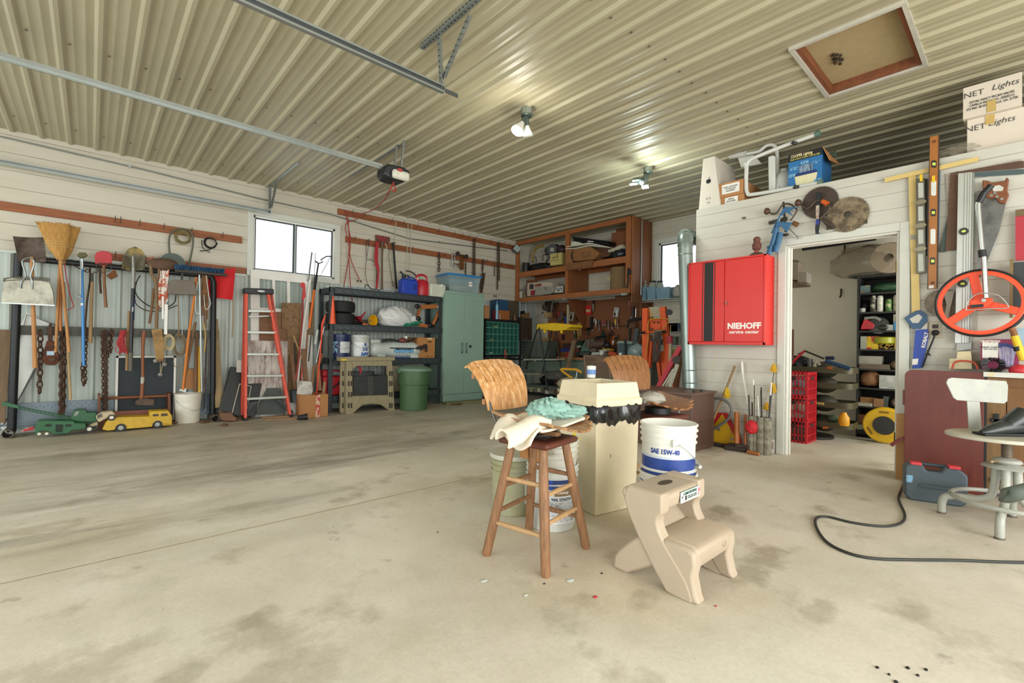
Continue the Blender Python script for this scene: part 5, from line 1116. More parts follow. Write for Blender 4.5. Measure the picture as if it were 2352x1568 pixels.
# ceiling lamps
EMW=mat('FFFBEF',.4,n=0,emit=14);EMC=mat('E4FFF8',.4,n=0,emit=22);SOCK=mat('5A665F',.4,.6,n=.1)
def lampbase(t):t('ceiling_box',G().lathe([(.052,-.065),(.055,-.062),(.055,0)],(0,0,0),8),mat('8C938A',.4,.6));t('cover_plate',G().lathe([(.0001,-.075),(.05,-.075),(.057,-.068),(.057,-.06)],n=20),SOCK)
t=T('ceiling_lamp','two-headed ceiling lamp with white reflector bulbs, one of them lit','ceiling lamp',(3.0,3.16,ZC-.02))
lampbase(t)
def par(t,p,q,r,m,lit):
    p,q=Vector(p),Vector(q);d=q-p;t('socket',G().tube([p,p+d*.45],[.018,.022],12),SOCK)
    b=t('bulb',G().tube([p+d*.45,p+d*.6,p+d*.9,q],[.02,.028,r,r],20),mat('D8D8CE',.3)if lit else mat('D5DCD4',.3));t('lens',G().tube([q,q+d*.02],[r*.96,r*.7],20),m,on=b)
Q=lambda x,y:at(x,y,y=3.16)-Vector((3.0,3.16,ZC-.02))
par(t,(-.01,0,-.07),Q(1188,301),.06,EMW,True);par(t,(.02,.02,-.07),Q(1217,310)+Vector((0,.03,0)),.052,mat('CDD6CE',.3),False)
def pt(name,loc,e,col,r=.06):
    l=bpy.data.lights.new(name,'POINT');l.energy=e;l.color=col;l.shadow_soft_size=r;o=bpy.data.objects.new(name,l);COL.objects.link(o);o.location=loc
t=T('ceiling_lamp','ceiling lamp with three bright square cool-white heads near the partition','ceiling lamp',(5.07,3.15,ZC-.02))
lampbase(t);Q2=lambda x,y:at(x,y,y=3.15)-Vector((5.07,3.15,ZC-.02))
t('socket',G().tube([(-.01,0,-.07),Q2(1475,412)],[.02,.02],10),SOCK);t('socket',G().tube([(.01,0,-.07),Q2(1486,416)],[.018,.016],10),SOCK);t('hub',G().ell(Q2(1473,416),.045),mat('2E3532',.5))
for c,r_ in(((1461,413),.6),((1455,423),.2),((1482,430),.05)):
    c=Q2(*c);h=t('lamp_head',G().bx(c+Vector((.008,0,.01)),(.085,.085,.02),ry=-r_,rz=.4),SOCK);t('panel',G().bx(c,(.075,.075,.012),ry=-r_,rz=.4),EMC,on=h)
pt('bulb_light',(2.88,3.14,3.0),14,(1,.95,.82));pt('led_light',(4.9,3.12,2.95),16,(.88,1,.96))
t=T('flood_light','small square grey work lamp clamped at the ceiling corner of the wooden shelves','work lamp',(6.66,7.32,3.05))
t('lamp_housing',G().bx((6.65,7.25,3.08),(.15,.1,.14),ry=R(38),rz=R(-30)),mat('4B544F',.5,.4),w=1,bev=.006);t('lens',G().bx((6.62,7.2,3.08),(.13,.01,.12),ry=R(38),rz=R(-30)),mat('9AA9A2',.2),w=1);t('bracket',G().tube([(6.66,7.3,3.08),(6.66,7.38,3.06)],.03,10),mat('6B726C',.5,.3),w=1)

# ================================================================ back wall: timber shelf unit
k6=K(1180,500,7.128);k6b=K(1100,480,3.7325);k7=K(1100,680,7.125);k7b=K(1280,680,8.71);k8=K(1440,500,3.922);k9=K(1180,820,11.2)
BW=wood('9A5C30',axis=1,n=.25);BWV=wood('9A5C30',axis=2,n=.25);FX=6.75;UY0,UY1,UM=4.5,7.38,5.93
PLY=wood('8A5430',axis=2,n=.2)
t=T('timber_shelf_unit','large open brown timber shelf unit hung high over the workbench','shelf unit',(7.05,5.9,1.97))
t('back_panel',G().box(7.375,7.395,UY0+.01,UY0+.75,1.97,ZC-.01),PLY,w=1)
t('bottom_shelf',G().box(FX,FX+.04,UY0,UY1,1.965,2.055).box(FX+.04,7.39,UY0+.01,UY1,2.03,2.05),BW,w=1)
t('middle_shelf',G().box(FX,FX+.04,UY0+.1,UY1,2.49,2.60).box(FX+.04,7.39,UY0+.01,UY1,2.575,2.595).box(7.34,7.39,UY0+.02,UY1,2.50,2.57),BW,w=1)
t('top_beam',G().box(FX,FX+.04,UY0,UY1,3.19,ZC-.02),BW,w=1)
for y0_,y1_ in((UY0,UY0+.1),(7.29,UY1)):t('post',G().box(FX-.002,FX+.04,y0_,y1_,1.965,ZC-.02),BWV,w=1)
t('post',G().box(FX-.001,FX+.04,5.87,5.975,2.6,3.19),BWV,w=1);t('post',G().box(FX-.001,FX+.04,5.90,5.965,2.055,2.49),BWV,w=1)
t('divider',G().box(FX+.04,7.38,5.9,5.915,2.05,2.575),PLY,w=1)
t('end_panel',G().box(FX+.04,FX+.28,UY0-.012,UY0+.008,1.8,ZC-.02).box(FX+.31,7.39,UY0-.012,UY0+.008,1.3,ZC-.02),PLY,w=1);t('end_post',G().box(FX+.0,FX+.1,UY0-.03,UY0-.012,1.95,ZC-.02),BWV,w=1)
t('gusset',G().prism([(6.78,5.93,1.965),(7.37,5.93,1.965),(7.37,5.93,1.35)],(0,.018,0)),wood('85502F'),w=1)
t('conduit',G().tube([(FX-.025,7.3,1.945),(FX-.025,4.52,1.945)],.013,8).bx((FX-.025,5.95,1.945),(.04,.09,.035)).bx((FX-.025,4.6,1.945),(.04,.1,.035)),GALV,w=1)
t('conduit',G().tube([(7.04,UY0-.025,ZC-.05),(7.04,UY0-.025,1.95)],.011,8),GALV,w=1)
def X6(x,y,X=6.85,k=k6):return at(*k(x,y),x=X)
def sx6(pts,X,d,k=k6):return sil(pts,None,d,k,x=X)
ZL,ZM=2.051,2.596
t=T('black_tumbler','black plastic cup standing at the left of the upper shelf','cup',on(X6(200,850,6.85),ZM));t('cup',G().lathe([(.058,0),(.075,.2),(.078,.205),(.07,.205),(.054,.01),(.0001,.01)],n=24),BLACK)
S('yellow_hose','yellow-brown curved hose rising behind the pump','hose',G().tube(spline([X6(*p,7.05)for p in((318,720),(312,640),(330,550),(400,480),(485,455))],5),.028,10),mat('8F7A3C',.5))
S('pump_motor','dark pump and tangled black hoses on the upper shelf','pump',crumple((X6(400,770,7.0).x,X6(400,770,7.0).y,ZM+.09),(.1,.38,.09),4,.35),BLACK)
for lb,p in(('black cable loop over the pump, the left one',[(480,700),(475,640),(510,600),(560,640),(530,720),(520,770)]),('black cable loop over the pump, the right one',[(540,740),(560,650),(590,640),(560,700),(500,770)]),('thin grey tube behind the pump',[(350,640),(372,690),(368,730)])):S('black_hose',lb,'hose',G().tube(spline([X6(*q,6.95)for q in p],5),.008,6),BLACK)
t=T('black_reel','black drum-shaped motor standing on the yellow carton','motor',X6(650,575,6.95));t('drum',G().tube([X6(630,520,6.9),X6(690,520,7.15)],[.11,.11],24).tube([X6(570,545,7.0),X6(600,530,7.1)],[.09,.09],18),BLACK,w=1);t('hub',G().tube([X6(627,522,6.895),X6(628,522,6.9)],[.045,.045],16),mat('8E8C7A',.5),w=1)
S('black_jumble','dark round fitting on the yellow carton right side','fitting',G().ell(X6(780,520,6.95),(.08,.12,.09)).ell(X6(745,495,6.9),.04),mat('2B201F',.5,n=.3,h2='5A2A26'))
t=T('yellow_carton','pale yellow carton with printing on the upper shelf','box',on(X6(690,780,6.82),ZM));t('box',sx6([(597,785),(597,590),(780,565),(780,762)],6.8,.22).join(G()),mat('B9A968',.8,n=.06),w=1)
t('print',sx6([(632,640),(725,625),(725,655),(632,668)],6.798,.002),mat('4A4630',.7,n=.3,sc=80,h2='B9A968',thr=.5,sharp=.02),w=1);t('print',sx6([(618,700),(742,685),(742,692),(618,708)],6.798,.002),mat('5A5638',.7),w=1);t('tape',sx6([(700,575),(718,572),(722,625),(700,640)],6.797,.002),mat('8A7A40',.4),w=1)
t=T('brown_carton','torn brown cardboard box with loose flaps bulging over the upper shelf edge','box',on(X6(1100,700,6.8),ZM))
BC=mat('8F6138',.8,n=.2,sc=8,h2='6E4A2C',thr=.6);t('box',sx6([(945,720),(960,560),(940,520),(1260,470),(1400,570),(1320,680)],6.78,.35),BC,w=1,bev=.01);t('flap',sx6([(845,530),(965,520),(925,620),(970,740),(880,750),(850,740)],6.72,.004),BC,w=1)
t('hanging_flap',sx6([(835,865),(870,760),(970,735),(1305,690),(1270,800),(1100,815)],6.71,.006),mat('7A5230',.8,n=.15),w=1);t('side',sx6([(1260,470),(1560,490),(1600,620),(1330,670),(1400,570)],6.9,.2),mat('5C3D26',.8,n=.2),w=1)
t('print',sx6([(1110,560),(1270,530),(1275,625),(1130,660)],6.776,.003),mat('74502E',.8,n=.3,sc=40,h2='8F6138',thr=.5),w=1)
for i,(lb,pts,d)in enumerate((('flat stack of pale papers on the brown carton, the lowest sheet',[(848,500),(850,515),(1000,510),(1240,460),(1580,490),(1580,482),(1240,440),(1000,495)],.3),('magazine lying on the papers with a pale cover',[(858,470),(860,480),(1240,430),(1560,480),(1540,470),(1230,405)],.3),('stack of white booklets under the laptops',[(935,450),(945,400),(1000,385),(1110,410),(1090,440)],.25))):S('papers',lb,'papers',sx6(pts,6.74,d),mat('C9C6B4',.7,n=.1,sc=40,stretch=(1,1,9)))
for lb,pts in(('black flat electronics unit lying tilted on the papers, the front one',[(965,345),(1540,410),(1548,440),(1330,420),(970,380)]),('black flat electronics unit under the ceiling, the rear one',[(960,310),(1548,378),(1550,405),(962,342)])):
    t=T('black_laptop',lb,'electronics',X6(1250,410,6.8));t('body',sx6(pts,6.76,.3),mat('15171A',.35),w=1,bev=.003)
t('label',sx6([(1210,375),(1305,385),(1303,398),(1210,390)],6.757,.003),WHT,w=1)
S('small_carton','open brown carton in the right corner of the upper shelf','box',sx6([(1600,490),(1600,250),(1835,212),(1835,450)],7.0,.3),mat('7C4A2A',.8))
S('white_cushion','grubby white rolled cloth on top of the dark bag','cloth',G().tube(spline([X6(1560,545,6.85),X6(1620,530,6.85),X6(1700,500,6.87),X6(1780,470,6.9),X6(1820,500,6.95)],4),[.03]*4+[.035]*4+[.04]*4+[.04]*5,10),mat('B5AC94',.8,n=.2,sc=20))
S('dark_bag','dark shiny bag at the right of the upper shelf','bag',crumple((6.95,X6(1740,570,6.95).y,ZM+.09),(.12,.17,.1),8,.3),mat('1D2126',.35))
# lower bays
t=T('white_jar','squat white jar at the left of the lower shelf','jar',on(X6(118,1290,6.85),ZL));t('jar',G().lathe([(.05,0),(.056,.02),(.056,.13),(.035,.16),(.035,.18),(.0001,.18)],n=20),mat('A9A798',.4));t('lid',G().lathe([(.038,.17),(.038,.19),(.0001,.195)],n=16),mat('3E3528',.5))
for lb,x,c in(('small brown bottle with a yellow label beside the white jar',180,'6B5426'),('small dark bottle behind the brown bottle on the lower shelf',208,'3A2E22')):S('small_bottle',lb,'bottle',G().lathe([(.028,0),(.03,.01),(.03,.07),(.015,.09),(.015,.11),(.0001,.11)],on(X6(x,1280,6.83 if x<200 else 6.9),ZL),14),mat(c,.4,n=.3,sc=30,h2='A98E3A',thr=.55))
t=T('toy_carton','white and red carton with dark pictures on the lower shelf','box',on(X6(330,1270,6.85),ZL));t('box',sx6([(218,1285),(222,1070),(460,1048),(630,1065),(635,1140),(455,1130),(450,1270)],6.86,.2),mat('B7A795',.7,n=.08),w=1);t('picture',sx6([(258,1170),(258,1088),(325,1082),(325,1165)],6.857,.003),mat('33302F',.6,n=.3,sc=40),w=1);t('picture',sx6([(345,1130),(345,1090),(450,1070),(450,1120)],6.857,.003),mat('7A4A34',.6,n=.3,sc=30),w=1);t('picture',sx6([(275,1275),(275,1190),(345,1182),(345,1268)],6.85,.004),mat('8E2A30',.6,n=.3,sc=40),w=1)
S('wood_sign','brown arched wooden board at the back of the lower shelf','board',sx6([(108,1170),(108,1010),(370,1020),(370,1060),(220,1070),(200,1160)],7.1,.03),wood('7E4F30',axis=1))
for lb,pts in(('clear plastic bin of small parts on the lower shelf, the left one',[(345,1270),(352,1140),(520,1120),(560,1250)]),('clear plastic bin on the lower shelf, the right one',[(530,1250),(510,1120),(690,1130),(650,1220),(600,1245)])):S('clear_bin',lb,'bin',sx6(pts,6.82,.18),mat('A09C90',.3,alpha=.8,n=.15,sc=20),bev=.004)
t=T('calendar_card','white printed card with a blue picture against the middle post','card',X6(730,1225,6.8));t('card',sx6([(660,1228),(700,1150),(695,1125),(803,1115),(803,1220)],6.8,.02),mat('B8B4A4',.6),w=1);t('picture',sx6([(700,1205),(715,1155),(795,1140),(795,1195)],6.797,.003),mat('3C5468',.6,n=.3,sc=50,h2='B8B4A4',thr=.5,sharp=.02),w=1)
t=T('burlap_roll','standing roll of burlap tied with twine at the right of the lower shelf','burlap roll',on(X6(1725,1165,6.95),ZL));t('roll',G().lathe([(.15,0),(.155,.02),(.16,.2),(.155,.38),(.15,.4),(.02,.4),(.0001,.38)],n=28),mat('7C6544',.95,n=.25,sc=50,bump=.4))
g=G();c_=Vector((-.12,.11,.2))
for i in range(18):a=2*PI*i/18;g.tube(spline([c_,c_+Vector((-.035,.05*math.cos(a),.05*math.sin(a))),c_+Vector((-.02,.12*math.cos(a),.11*math.sin(a)))],3),.0025,3)
t('twine',g,mat('B8A880',.9))
S('black_strap','black strap and handle hanging on the right shelf post','strap',G().tube(spline([X6(1885,820,6.72),X6(1865,920,6.71),X6(1870,1020,6.71),X6(1845,1150,6.71)],4),.014,6).join(sx6([(1865,820),(1915,870),(1905,905),(1870,930),(1855,900)],6.7,.03)),BLACK)
S('steel_pin','bright steel hook under the hanging cardboard flap','hook',G().ell(X6(1078,853,6.73),(.012,.012,.02)),STEEL)

# ---------------- pegboard with tools
t=T('pegboard','brown pegboard filling the wall above the workbench','pegboard',(7.385,5.8,.85))
pbm=bpy.data.materials.new('pegboard_mat');pbm.use_nodes=True;_n=pbm.node_tree.nodes;_l=pbm.node_tree.links;_b=_n['Principled BSDF']
_g=_n.new('ShaderNodeNewGeometry');_v=_n.new('ShaderNodeVectorMath');_v.operation='FRACTION';_s=_n.new('ShaderNodeVectorMath');_s.operation='SCALE';_s.inputs['Scale'].default_value=1/.0254
_l.new(_g.outputs['Position'],_s.inputs[0]);_l.new(_s.outputs[0],_v.inputs[0]);_d=_n.new('ShaderNodeVectorMath');_d.operation='DISTANCE';_m=_n.new('ShaderNodeVectorMath');_m.operation='MULTIPLY';_m.inputs[1].default_value=(0,1,1);_l.new(_v.outputs[0],_m.inputs[0]);_l.new(_m.outputs[0],_d.inputs[0]);_d.inputs[1].default_value=(0,.5,.5)
_t=_n.new('ShaderNodeMath');_t.operation='LESS_THAN';_t.inputs[1].default_value=.16;_l.new(_d.outputs['Value'],_t.inputs[0]);_x=_n.new('ShaderNodeMix');_x.data_type='RGBA';_l.new(_t.outputs[0],_x.inputs[0]);_x.inputs[6].default_value=(*hx('82502E'),1);_x.inputs[7].default_value=(*hx('2A170C'),1);_l.new(_x.outputs[2],_b.inputs['Base Color']);_b.inputs['Roughness'].default_value=.7
t('panel',G().box(7.38,7.392,4.45,7.0,.8,1.962),pbm,w=1)
def X7(x,y,X=7.33,k=k7b):return at(*k(x,y),x=X)
def s7(pts,X=7.33,d=.02,k=k7b):return sil(pts,None,d,k,x=X)
SIL=mat('A8ABA4',.35,.7,n=.2,sc=20)
def tool(name,label,cat,*parts,X=7.33):
    """parts: (part name, outline or polyline+radius, material)"""
    t=None
    for nm,sh,m in parts:
        g=G().tube([X7(*p,X)for p in sh[0]],sh[1],7)if isinstance(sh,tuple)else s7(sh,X)
        if t is None:lo=min(g.v,key=lambda v:v.z);t=T(name,label,cat,lo)
        t(nm,g,m,w=1)
    return t
tool('packaged_tool','red and cream packaged item hanging high on the pegboard','package',('card',[(570,370),(570,185),(675,185),(675,370)],RED),('label',([(590,290),(665,290)],.03),mat('C9B47A',.6)),X=7.3)
tool('shears','pale long shears hanging right of the red package','shears',('blades',[(690,170),(725,140),(735,230),(715,315),(695,260)],SIL),('grip',([(715,90),(725,150)],.02),BLACK))
tool('blister_pack','white and red blister pack hanging on the pegboard','package',('card',[(1110,415),(1140,215),(1238,230),(1210,425)],mat('B5B2A8',.5)),('picture',[(1125,405),(1135,330),(1165,335),(1160,410)],RED),('blade',([(1200,270),(1185,390)],.012),STEEL),X=7.34)
for i,(x,y0_,y1_,y2_,c)in enumerate([(838,480,575,690,'3A3642'),(905,475,570,610,'8E2A2C'),(935,475,565,605,'8A2426'),(968,475,560,600,'6E2A24'),(1022,480,560,670,'5B5A44'),(1095,530,595,665,'2A2C2E'),(1165,462,560,620,'D8BE1E'),(1208,462,560,650,'6A2A4A')]):
    tool('screwdriver',['long screwdriver with a dark handle at the left of the row','red-handled screwdriver, first of the three close together','red-handled screwdriver, middle of the three close together','brown-red screwdriver, last of the three close together','screwdriver with an olive handle and long shaft','short black-handled screwdriver lower in the row','screwdriver with a bright yellow handle','screwdriver with a purple handle at the right of the row'][i],'screwdriver',('grip',([(x,y0_),(x,y1_)],.017),mat(c,.4)),('shaft',([(x,y1_),(x,y2_)],.006),STEEL),X=7.32).o['group']='screwdrivers on the pegboard'
g=G().tube([X7(800,605),X7(1400,590)],.006,6)
for i in range(26):g.bx(X7(810+i*22,605-i*.6,7.31),(.04,.004,.012))
S('tool_holder','long wire tool holder strip under the screwdrivers','tool rack',g,mat('6E563C',.6,.3))
tool('level_tool','black spirit level hanging left of the screwdrivers','level',('body',[(655,415),(705,405),(712,560),(690,665),(655,660)],BLACK))
tool('ratchet','dark ratchet wrench hanging low beside the level','wrench',('shaft',([(618,680),(618,790)],.018),DST),('head',([(595,665),(640,650)],.03),BLACK))
for i,(a,b)in enumerate((((740,445),(735,520)),((770,460),(770,560)),((790,490),(765,620)),((705,670),(708,700)),((345,650),(345,750)))):tool('wrench',['small bright wrench above the screwdriver row, the highest','bright wrench second from the level','slanting bright wrench left of the screwdrivers','tiny hook hanging under the level','bright long wrench left of the wood clamps'][i],'wrench',('body',([a,b],.009),SIL)).o['group']='wrenches on the pegboard'
tool('wood_clamp','left of the two pale wooden handles hanging under the gusset','clamp',('bar',[(395,700),(400,535),(428,530),(425,850),(412,850)],wood('A8814A')),X=7.2);tool('wood_clamp','right of the two pale wooden handles hanging under the gusset','clamp',('bar',[(440,660),(442,520),(468,520),(470,790),(455,795)],wood('A8814A')),X=7.22)
tool('green_pliers','dark pliers with a green tip hanging left of the wooden handles','pliers',('grip',[(335,830),(345,740),(375,750),(380,830),(350,835)],mat('2E4A38',.5)))
tool('book_package','framed cream and black package hanging behind the gusset','package',('card',[(232,480),(258,305),(345,320),(300,495)],mat('A9A594',.6)),('picture',[(250,460),(268,340),(300,345),(285,465)],mat('9A7436',.6)),X=7.15)
tool('cream_stick','cream painted stick standing upright at the left of the gusset','stick',('body',[(185,560),(190,165),(232,170),(222,560)],mat('A89C7C',.6)),X=7.0)
tool('blue_package','small blue package behind the cream stick','package',('card',[(140,560),(150,400),(185,400),(182,560)],mat('1E3C8E',.5)),X=7.1)
tool('clear_package','clear and red tilted blister package left of the cream stick','package',('card',[(0,490),(70,275),(145,420),(20,510)],mat('5B4A48',.3,n=.3,sc=20)),('insert',[(0,370),(5,310),(60,330),(30,400)],mat('9A2434',.5)),X=7.2)
g=G()
for i in range(60):
    c=X7(rnd.gauss(-165,75),rnd.gauss(215,62),7.2+rnd.uniform(-.05,.1));g.bx(c,(.02,rnd.uniform(.01,.05),rnd.uniform(.02,.09)),rx=rnd.uniform(-1,1))
o=S('hanging_hardware','dense cluster of small dark hardware hanging in the dim corner of the pegboard','hardware',g,mat('57493A',.5,.4,n=.5,sc=20,h2='8C7F6A',thr=.6));o['kind']='stuff'
S('radio_antenna','thin pale rod hanging in the dim corner of the pegboard','rod',G().tube([X7(-95,100,7.1),X7(-110,250,7.1),X7(-150,470,7.05)],.01,6),SIL)
tool('triangular_pad','grey triangular pad hanging beside the yellow step ladder top','pad',('body',[(170,700),(215,635),(275,690),(260,700)],mat('7E7466',.6)),X=7.1)
tool('small_red_tool','small dark red tool hanging low on the pegboard','tool',('body',[(90,870),(95,765),(130,765),(128,872)],mat('2E1518',.5)));
tool('green_cone','dark green conical felt hanging above the bench grinder','cone',('body',[(850,830),(905,655),(975,810),(965,850)],mat('1E2A20',.8)),X=7.2)
tool('red_pliers','spread red-handled pliers hanging over the grinder','pliers',('handles',[(1020,800),(1060,680),(1085,680),(1145,790),(1090,800),(1070,760),(1050,805)],mat('4A2A28',.5)))
tool('outlet_box','grey metal outlet box on the pegboard','outlet',('plate',[(1135,870),(1135,770),(1210,770),(1210,870)],mat('6B5F50',.4,.4)),('socket',[(1160,865),(1160,820),(1195,820),(1195,865)],BLACK))
tool('orange_wand','thin orange wand standing up from the saw','wand',('wand',([(1035,1060),(1130,800),(1180,795)],.009),mat('D8642A',.5)),X=7.1);tool('white_hook','white hook dangling on the orange wand','hook',('hook',[(1095,960),(1110,890),(1135,890),(1110,980)],WHT),X=7.1)
tool('hand_drill','brown drill-like tool hanging at the right of the pegboard','drill',('body',[(1425,640),(1440,540),(1560,530),(1570,600),(1500,645)],mat('6A4326',.5,n=.3)),('frame',[(1380,635),(1420,480),(1440,480),(1415,640)],BLACK),X=7.1)
tool('tin_snips','dark tool with a pale tag hanging near the pegboard edge','tool',('body',[(1470,490),(1465,395),(1490,395),(1500,480)],mat('7B8A84',.5)),('grip',([(1515,200),(1525,480)],.03),mat('3A2024',.6)),X=7.1)
tool('caulk_gun','long dark caulking gun hanging at the pegboard edge','tool',('body',([(1420,500),(1700,440)],.03),mat('2C2826',.5)),('pin',([(1575,250),(1570,420)],.012),SIL),X=7.05)
tool('hanging_tag','pink and white tag hanging at the top right of the pegboard','tag',('body',[(1410,180),(1425,100),(1460,100),(1455,185)],mat('A05A5E',.6)),X=7.1)
tool('angled_bar','black angled bar hanging right of the grey lid','bar',('body',[(1430,880),(1435,640),(1480,640),(1470,700),(1462,890)],BLACK),X=7.1)
S('grey_plastic_cover','grey plastic bin lid standing upright behind the grey bins','lid',s7([(1500,930),(1540,640),(1625,650),(1590,950)],7.0,.04),mat('4B5256',.5))

# ---------------- workbench
GB=mat('6E7C6E',.45,.2,n=.08,sc=4);BX=6.7;BZ=.80
t=T('workbench','long grey-green steel workbench with drawers below the pegboard','workbench',(7.05,5.6,0))
t('top',G().box(BX-.02,7.375,4.0,7.05,BZ-.03,BZ),mat('5E6A5E',.4,.2,n=.12),w=1,bev=.004)
t('front_panel',G().box(BX+.01,BX+.03,4.4,5.75,.3,BZ-.035),GB,w=1)
for y0_,y1_ in((4.42,5.05),(5.07,5.73)):
    for z0_,z1_ in((.55,.76),(.31,.54)):
        d=t('drawer',G().box(BX-.008,BX+.01,y0_,y1_,z0_,z1_),GB,w=1,bev=.004);t('handle',G().tube([(BX-.01,(y0_+y1_)/2-.06,z1_-.05),(BX-.03,(y0_+y1_)/2-.05,z1_-.05),(BX-.03,(y0_+y1_)/2+.05,z1_-.05),(BX-.01,(y0_+y1_)/2+.06,z1_-.05)],.006,6),SIL,on=d,w=1)
for y in(4.05,5.76,7.0):t('leg',G().box(BX,BX+.05,y-.025,y+.025,0,BZ-.03).box(7.3,7.35,y-.025,y+.025,0,BZ-.03),GB,w=1)
t('lower_shelf',G().box(BX+.02,7.35,4.05,7.0,.22,.25),mat('5A655E',.5),w=1);t('drawer_unit',G().box(BX-.0,BX+.5,5.8,6.9,.55,.765),GB,w=1);t('bottom_rail',G().box(BX,BX+.03,4.05,7.0,.05,.1),BLACK,w=1)
for i,(x,y,r_,m)in enumerate([(7.0,6.6,(.1,.2,.1),BLACK),(6.95,6.2,(.1,.16,.08),mat('5B3528',.6,n=.4)),(6.9,5.95,(.1,.1,.07),mat('7A3A2A',.5,n=.4)),(7.0,5.6,(.12,.2,.1),mat('33312E',.7,n=.4)),(6.95,5.1,(.12,.25,.09),mat('3B3F3C',.7,n=.4)),(6.95,4.6,(.12,.2,.1),mat('4A3B30',.7,n=.4))]):
    S('junk_heap',['black bag on the shelf under the workbench far left','rusty brown part under the bench left of the step ladder','red brown part under the bench behind the step ladder','dark bundle under the bench in the middle','grey-green bundle under the bench behind the chair','brown bundle under the bench at the right'][i],'bundle',crumple((x,y,.25+r_[2]*.8),r_,20+i,.35,20,12),m)
for i in range(7):S('bench_block',['pale','cream','white','brown','black','grey','tan'][i]+' small block on the floor rail under the workbench','block',G().bx((6.66,6.75-i*.22,.14+.02*(i%2)),(.03,.05+.02*(i%3),.07)),mat(['B5A98A','C9C0A0','C9C9C0','6A4B34','22201E','7E7E78','9A8258'][i],.6))
S('bench_board','orange-brown plank lying along the bench front edge','plank',G().box(BX-.01,BX+.13,5.25,6.1,BZ,BZ+.035),wood('A06A38',axis=1))
S('leaning_lumber','pale timber leaning against the bench front','lumber',G().bar(X7(340,890,6.7),X7(205,1440,6.45),.085,.035,up=(1,0,0)),wood('84705A'))
t=T('bench_grinder','grey bench grinder with a domed green guard on the workbench','grinder',(6.95,5.0,BZ))
t('guard',s7([(450,1130),(480,1010),(560,880),(620,860),(610,1110),(560,1100)],6.85,.1),mat('4E6A5C',.45),w=1,bev=.01)
for p in((655,960),(715,950)):t('wheel',G().lathe([(.12,-.02),(.12,.02)],X7(*p,6.95),24,'y'),mat('5E4A3C',.7,n=.2),w=1)
t('motor',G().tube([X7(740,960,6.98),X7(960,950,7.05)],[.1,.09],20),mat('4B3526',.6,n=.2),w=1);t('bag',G().ell(X7(860,850,7.1),(.06,.14,.05)).ell(X7(990,980,7.0),(.06,.08,.06)),BLACK,w=1);t('base',s7([(600,1110),(620,1040),(760,1050),(760,1110)],6.9,.1),mat('6A5A4C',.6),w=1);t('guard_bright',s7([(665,1000),(680,870),(705,850),(690,1000)],6.88,.03),SIL,w=1)
t=T('tool_case','dark green and red boxed tools beside the grinder','tool case',X7(430,1130,6.95));t('case',s7([(370,1215),(380,900),(440,880),(510,890),(460,1010),(440,1215)],6.95,.2),mat('26342C',.5,n=.3),w=1);t('stripe',s7([(380,1110),(385,1050),(440,1045),(440,1120)],6.945,.004),mat('7A2A2C',.5),w=1);t('print',s7([(385,1030),(390,990),(480,985),(470,1020)],6.945,.004),mat('A9B0A0',.5,n=.3,sc=50),w=1)
S('rubber_block','dark grey rubber foot lying on the bench before the guard','rubber foot',s7([(430,1180),(450,1120),(600,1110),(650,1145),(560,1190)],6.72,.1),mat('3A403C',.6),bev=.01)
for i,(lb,pts,m)in enumerate([('white box with a serrated edge on the bench',[(675,1180),(690,1120),(840,1115),(845,1175)],mat('A9ACA4',.5)),('white C-shaped clamp box on the bench',[(845,1185),(850,1100),(905,1100),(890,1180)],WHT),('small grey radio on the bench',[(825,1105),(835,1070),(985,1065),(985,1100)],mat('A5A89C',.5)),('dark square box beside the orange saw',[(905,1190),(915,1120),(1000,1125),(1010,1185)],mat('4A463C',.5)),('blue tool tray on the bench left side',[(60,1110),(70,1050),(240,1045),(235,1100)],mat('1C2E7A',.5)),('red pliers lying on the bench',[(165,1165),(240,1115),(250,1135),(245,1212),(180,1212)],RED),('dark wooden frame standing on the bench',[(100,1045),(115,940),(250,945),(250,1040)],mat('3A1E18',.6)),('yellow box behind the grinder',[(870,1075),(920,1020),(980,1055),(970,1075)],mat('9A7E1C',.5))]):
    S('bench_item',lb,'bench item',s7(pts,6.75+.03*i,.1),m,bev=.004)
t=T('chainsaw','orange chainsaw lying on the workbench','chainsaw',X7(1100,1190,6.85));OR2=mat('B34A20',.5,n=.15,sc=20)
t('body',s7([(1010,1190),(1015,1110),(1060,1095),(1130,1120),(1195,1165),(1185,1195)],6.85,.14),OR2,w=1,bev=.012);t('handle',G().tube(spline([X7(1005,1100,6.85),X7(1000,1050,6.88),X7(1060,1070,6.9),X7(1130,1075,6.95),X7(1130,1110,6.95)],4),.014,7),mat('A8861E',.5),w=1);t('grip',G().tube([X7(1150,1110,6.9),X7(1165,1050,6.95)],.02,7),BLACK,w=1)
for lb,pts,c in(('left grey plastic parts bin on the workbench',[(1205,1195),(1190,940),(1345,940),(1345,1195)],'4B5960'),('right grey plastic parts bin on the workbench',[(1375,1195),(1375,945),(1495,950),(1485,1195)],'47545A')):
    t=T('grey_bin',lb,'bin',X7(1270 if 'left' in lb else 1430,1195,6.85),group='grey bins on the workbench');t('bin',s7(pts,6.83,.2),mat(c,.5),w=1,bev=.008);a_,b_=pts[1],pts[2];t('lid',s7([(a_[0]-5,a_[1]+5),(a_[0]+25,a_[1]-45),(b_[0],b_[1]-40),(b_[0],b_[1]+5)],6.84,.2),mat('8FA096',.5),w=1)
    if 'left' in lb:t('label',s7([(1230,1185),(1230,1130),(1290,1130),(1288,1185)],6.827,.003),PAPER,w=1)
S('black_post','pair of black rods standing in front of the grey bins','rod',G().tube([X7(1360,1195,6.8),X7(1355,850,6.8)],.016,8),BLACK)
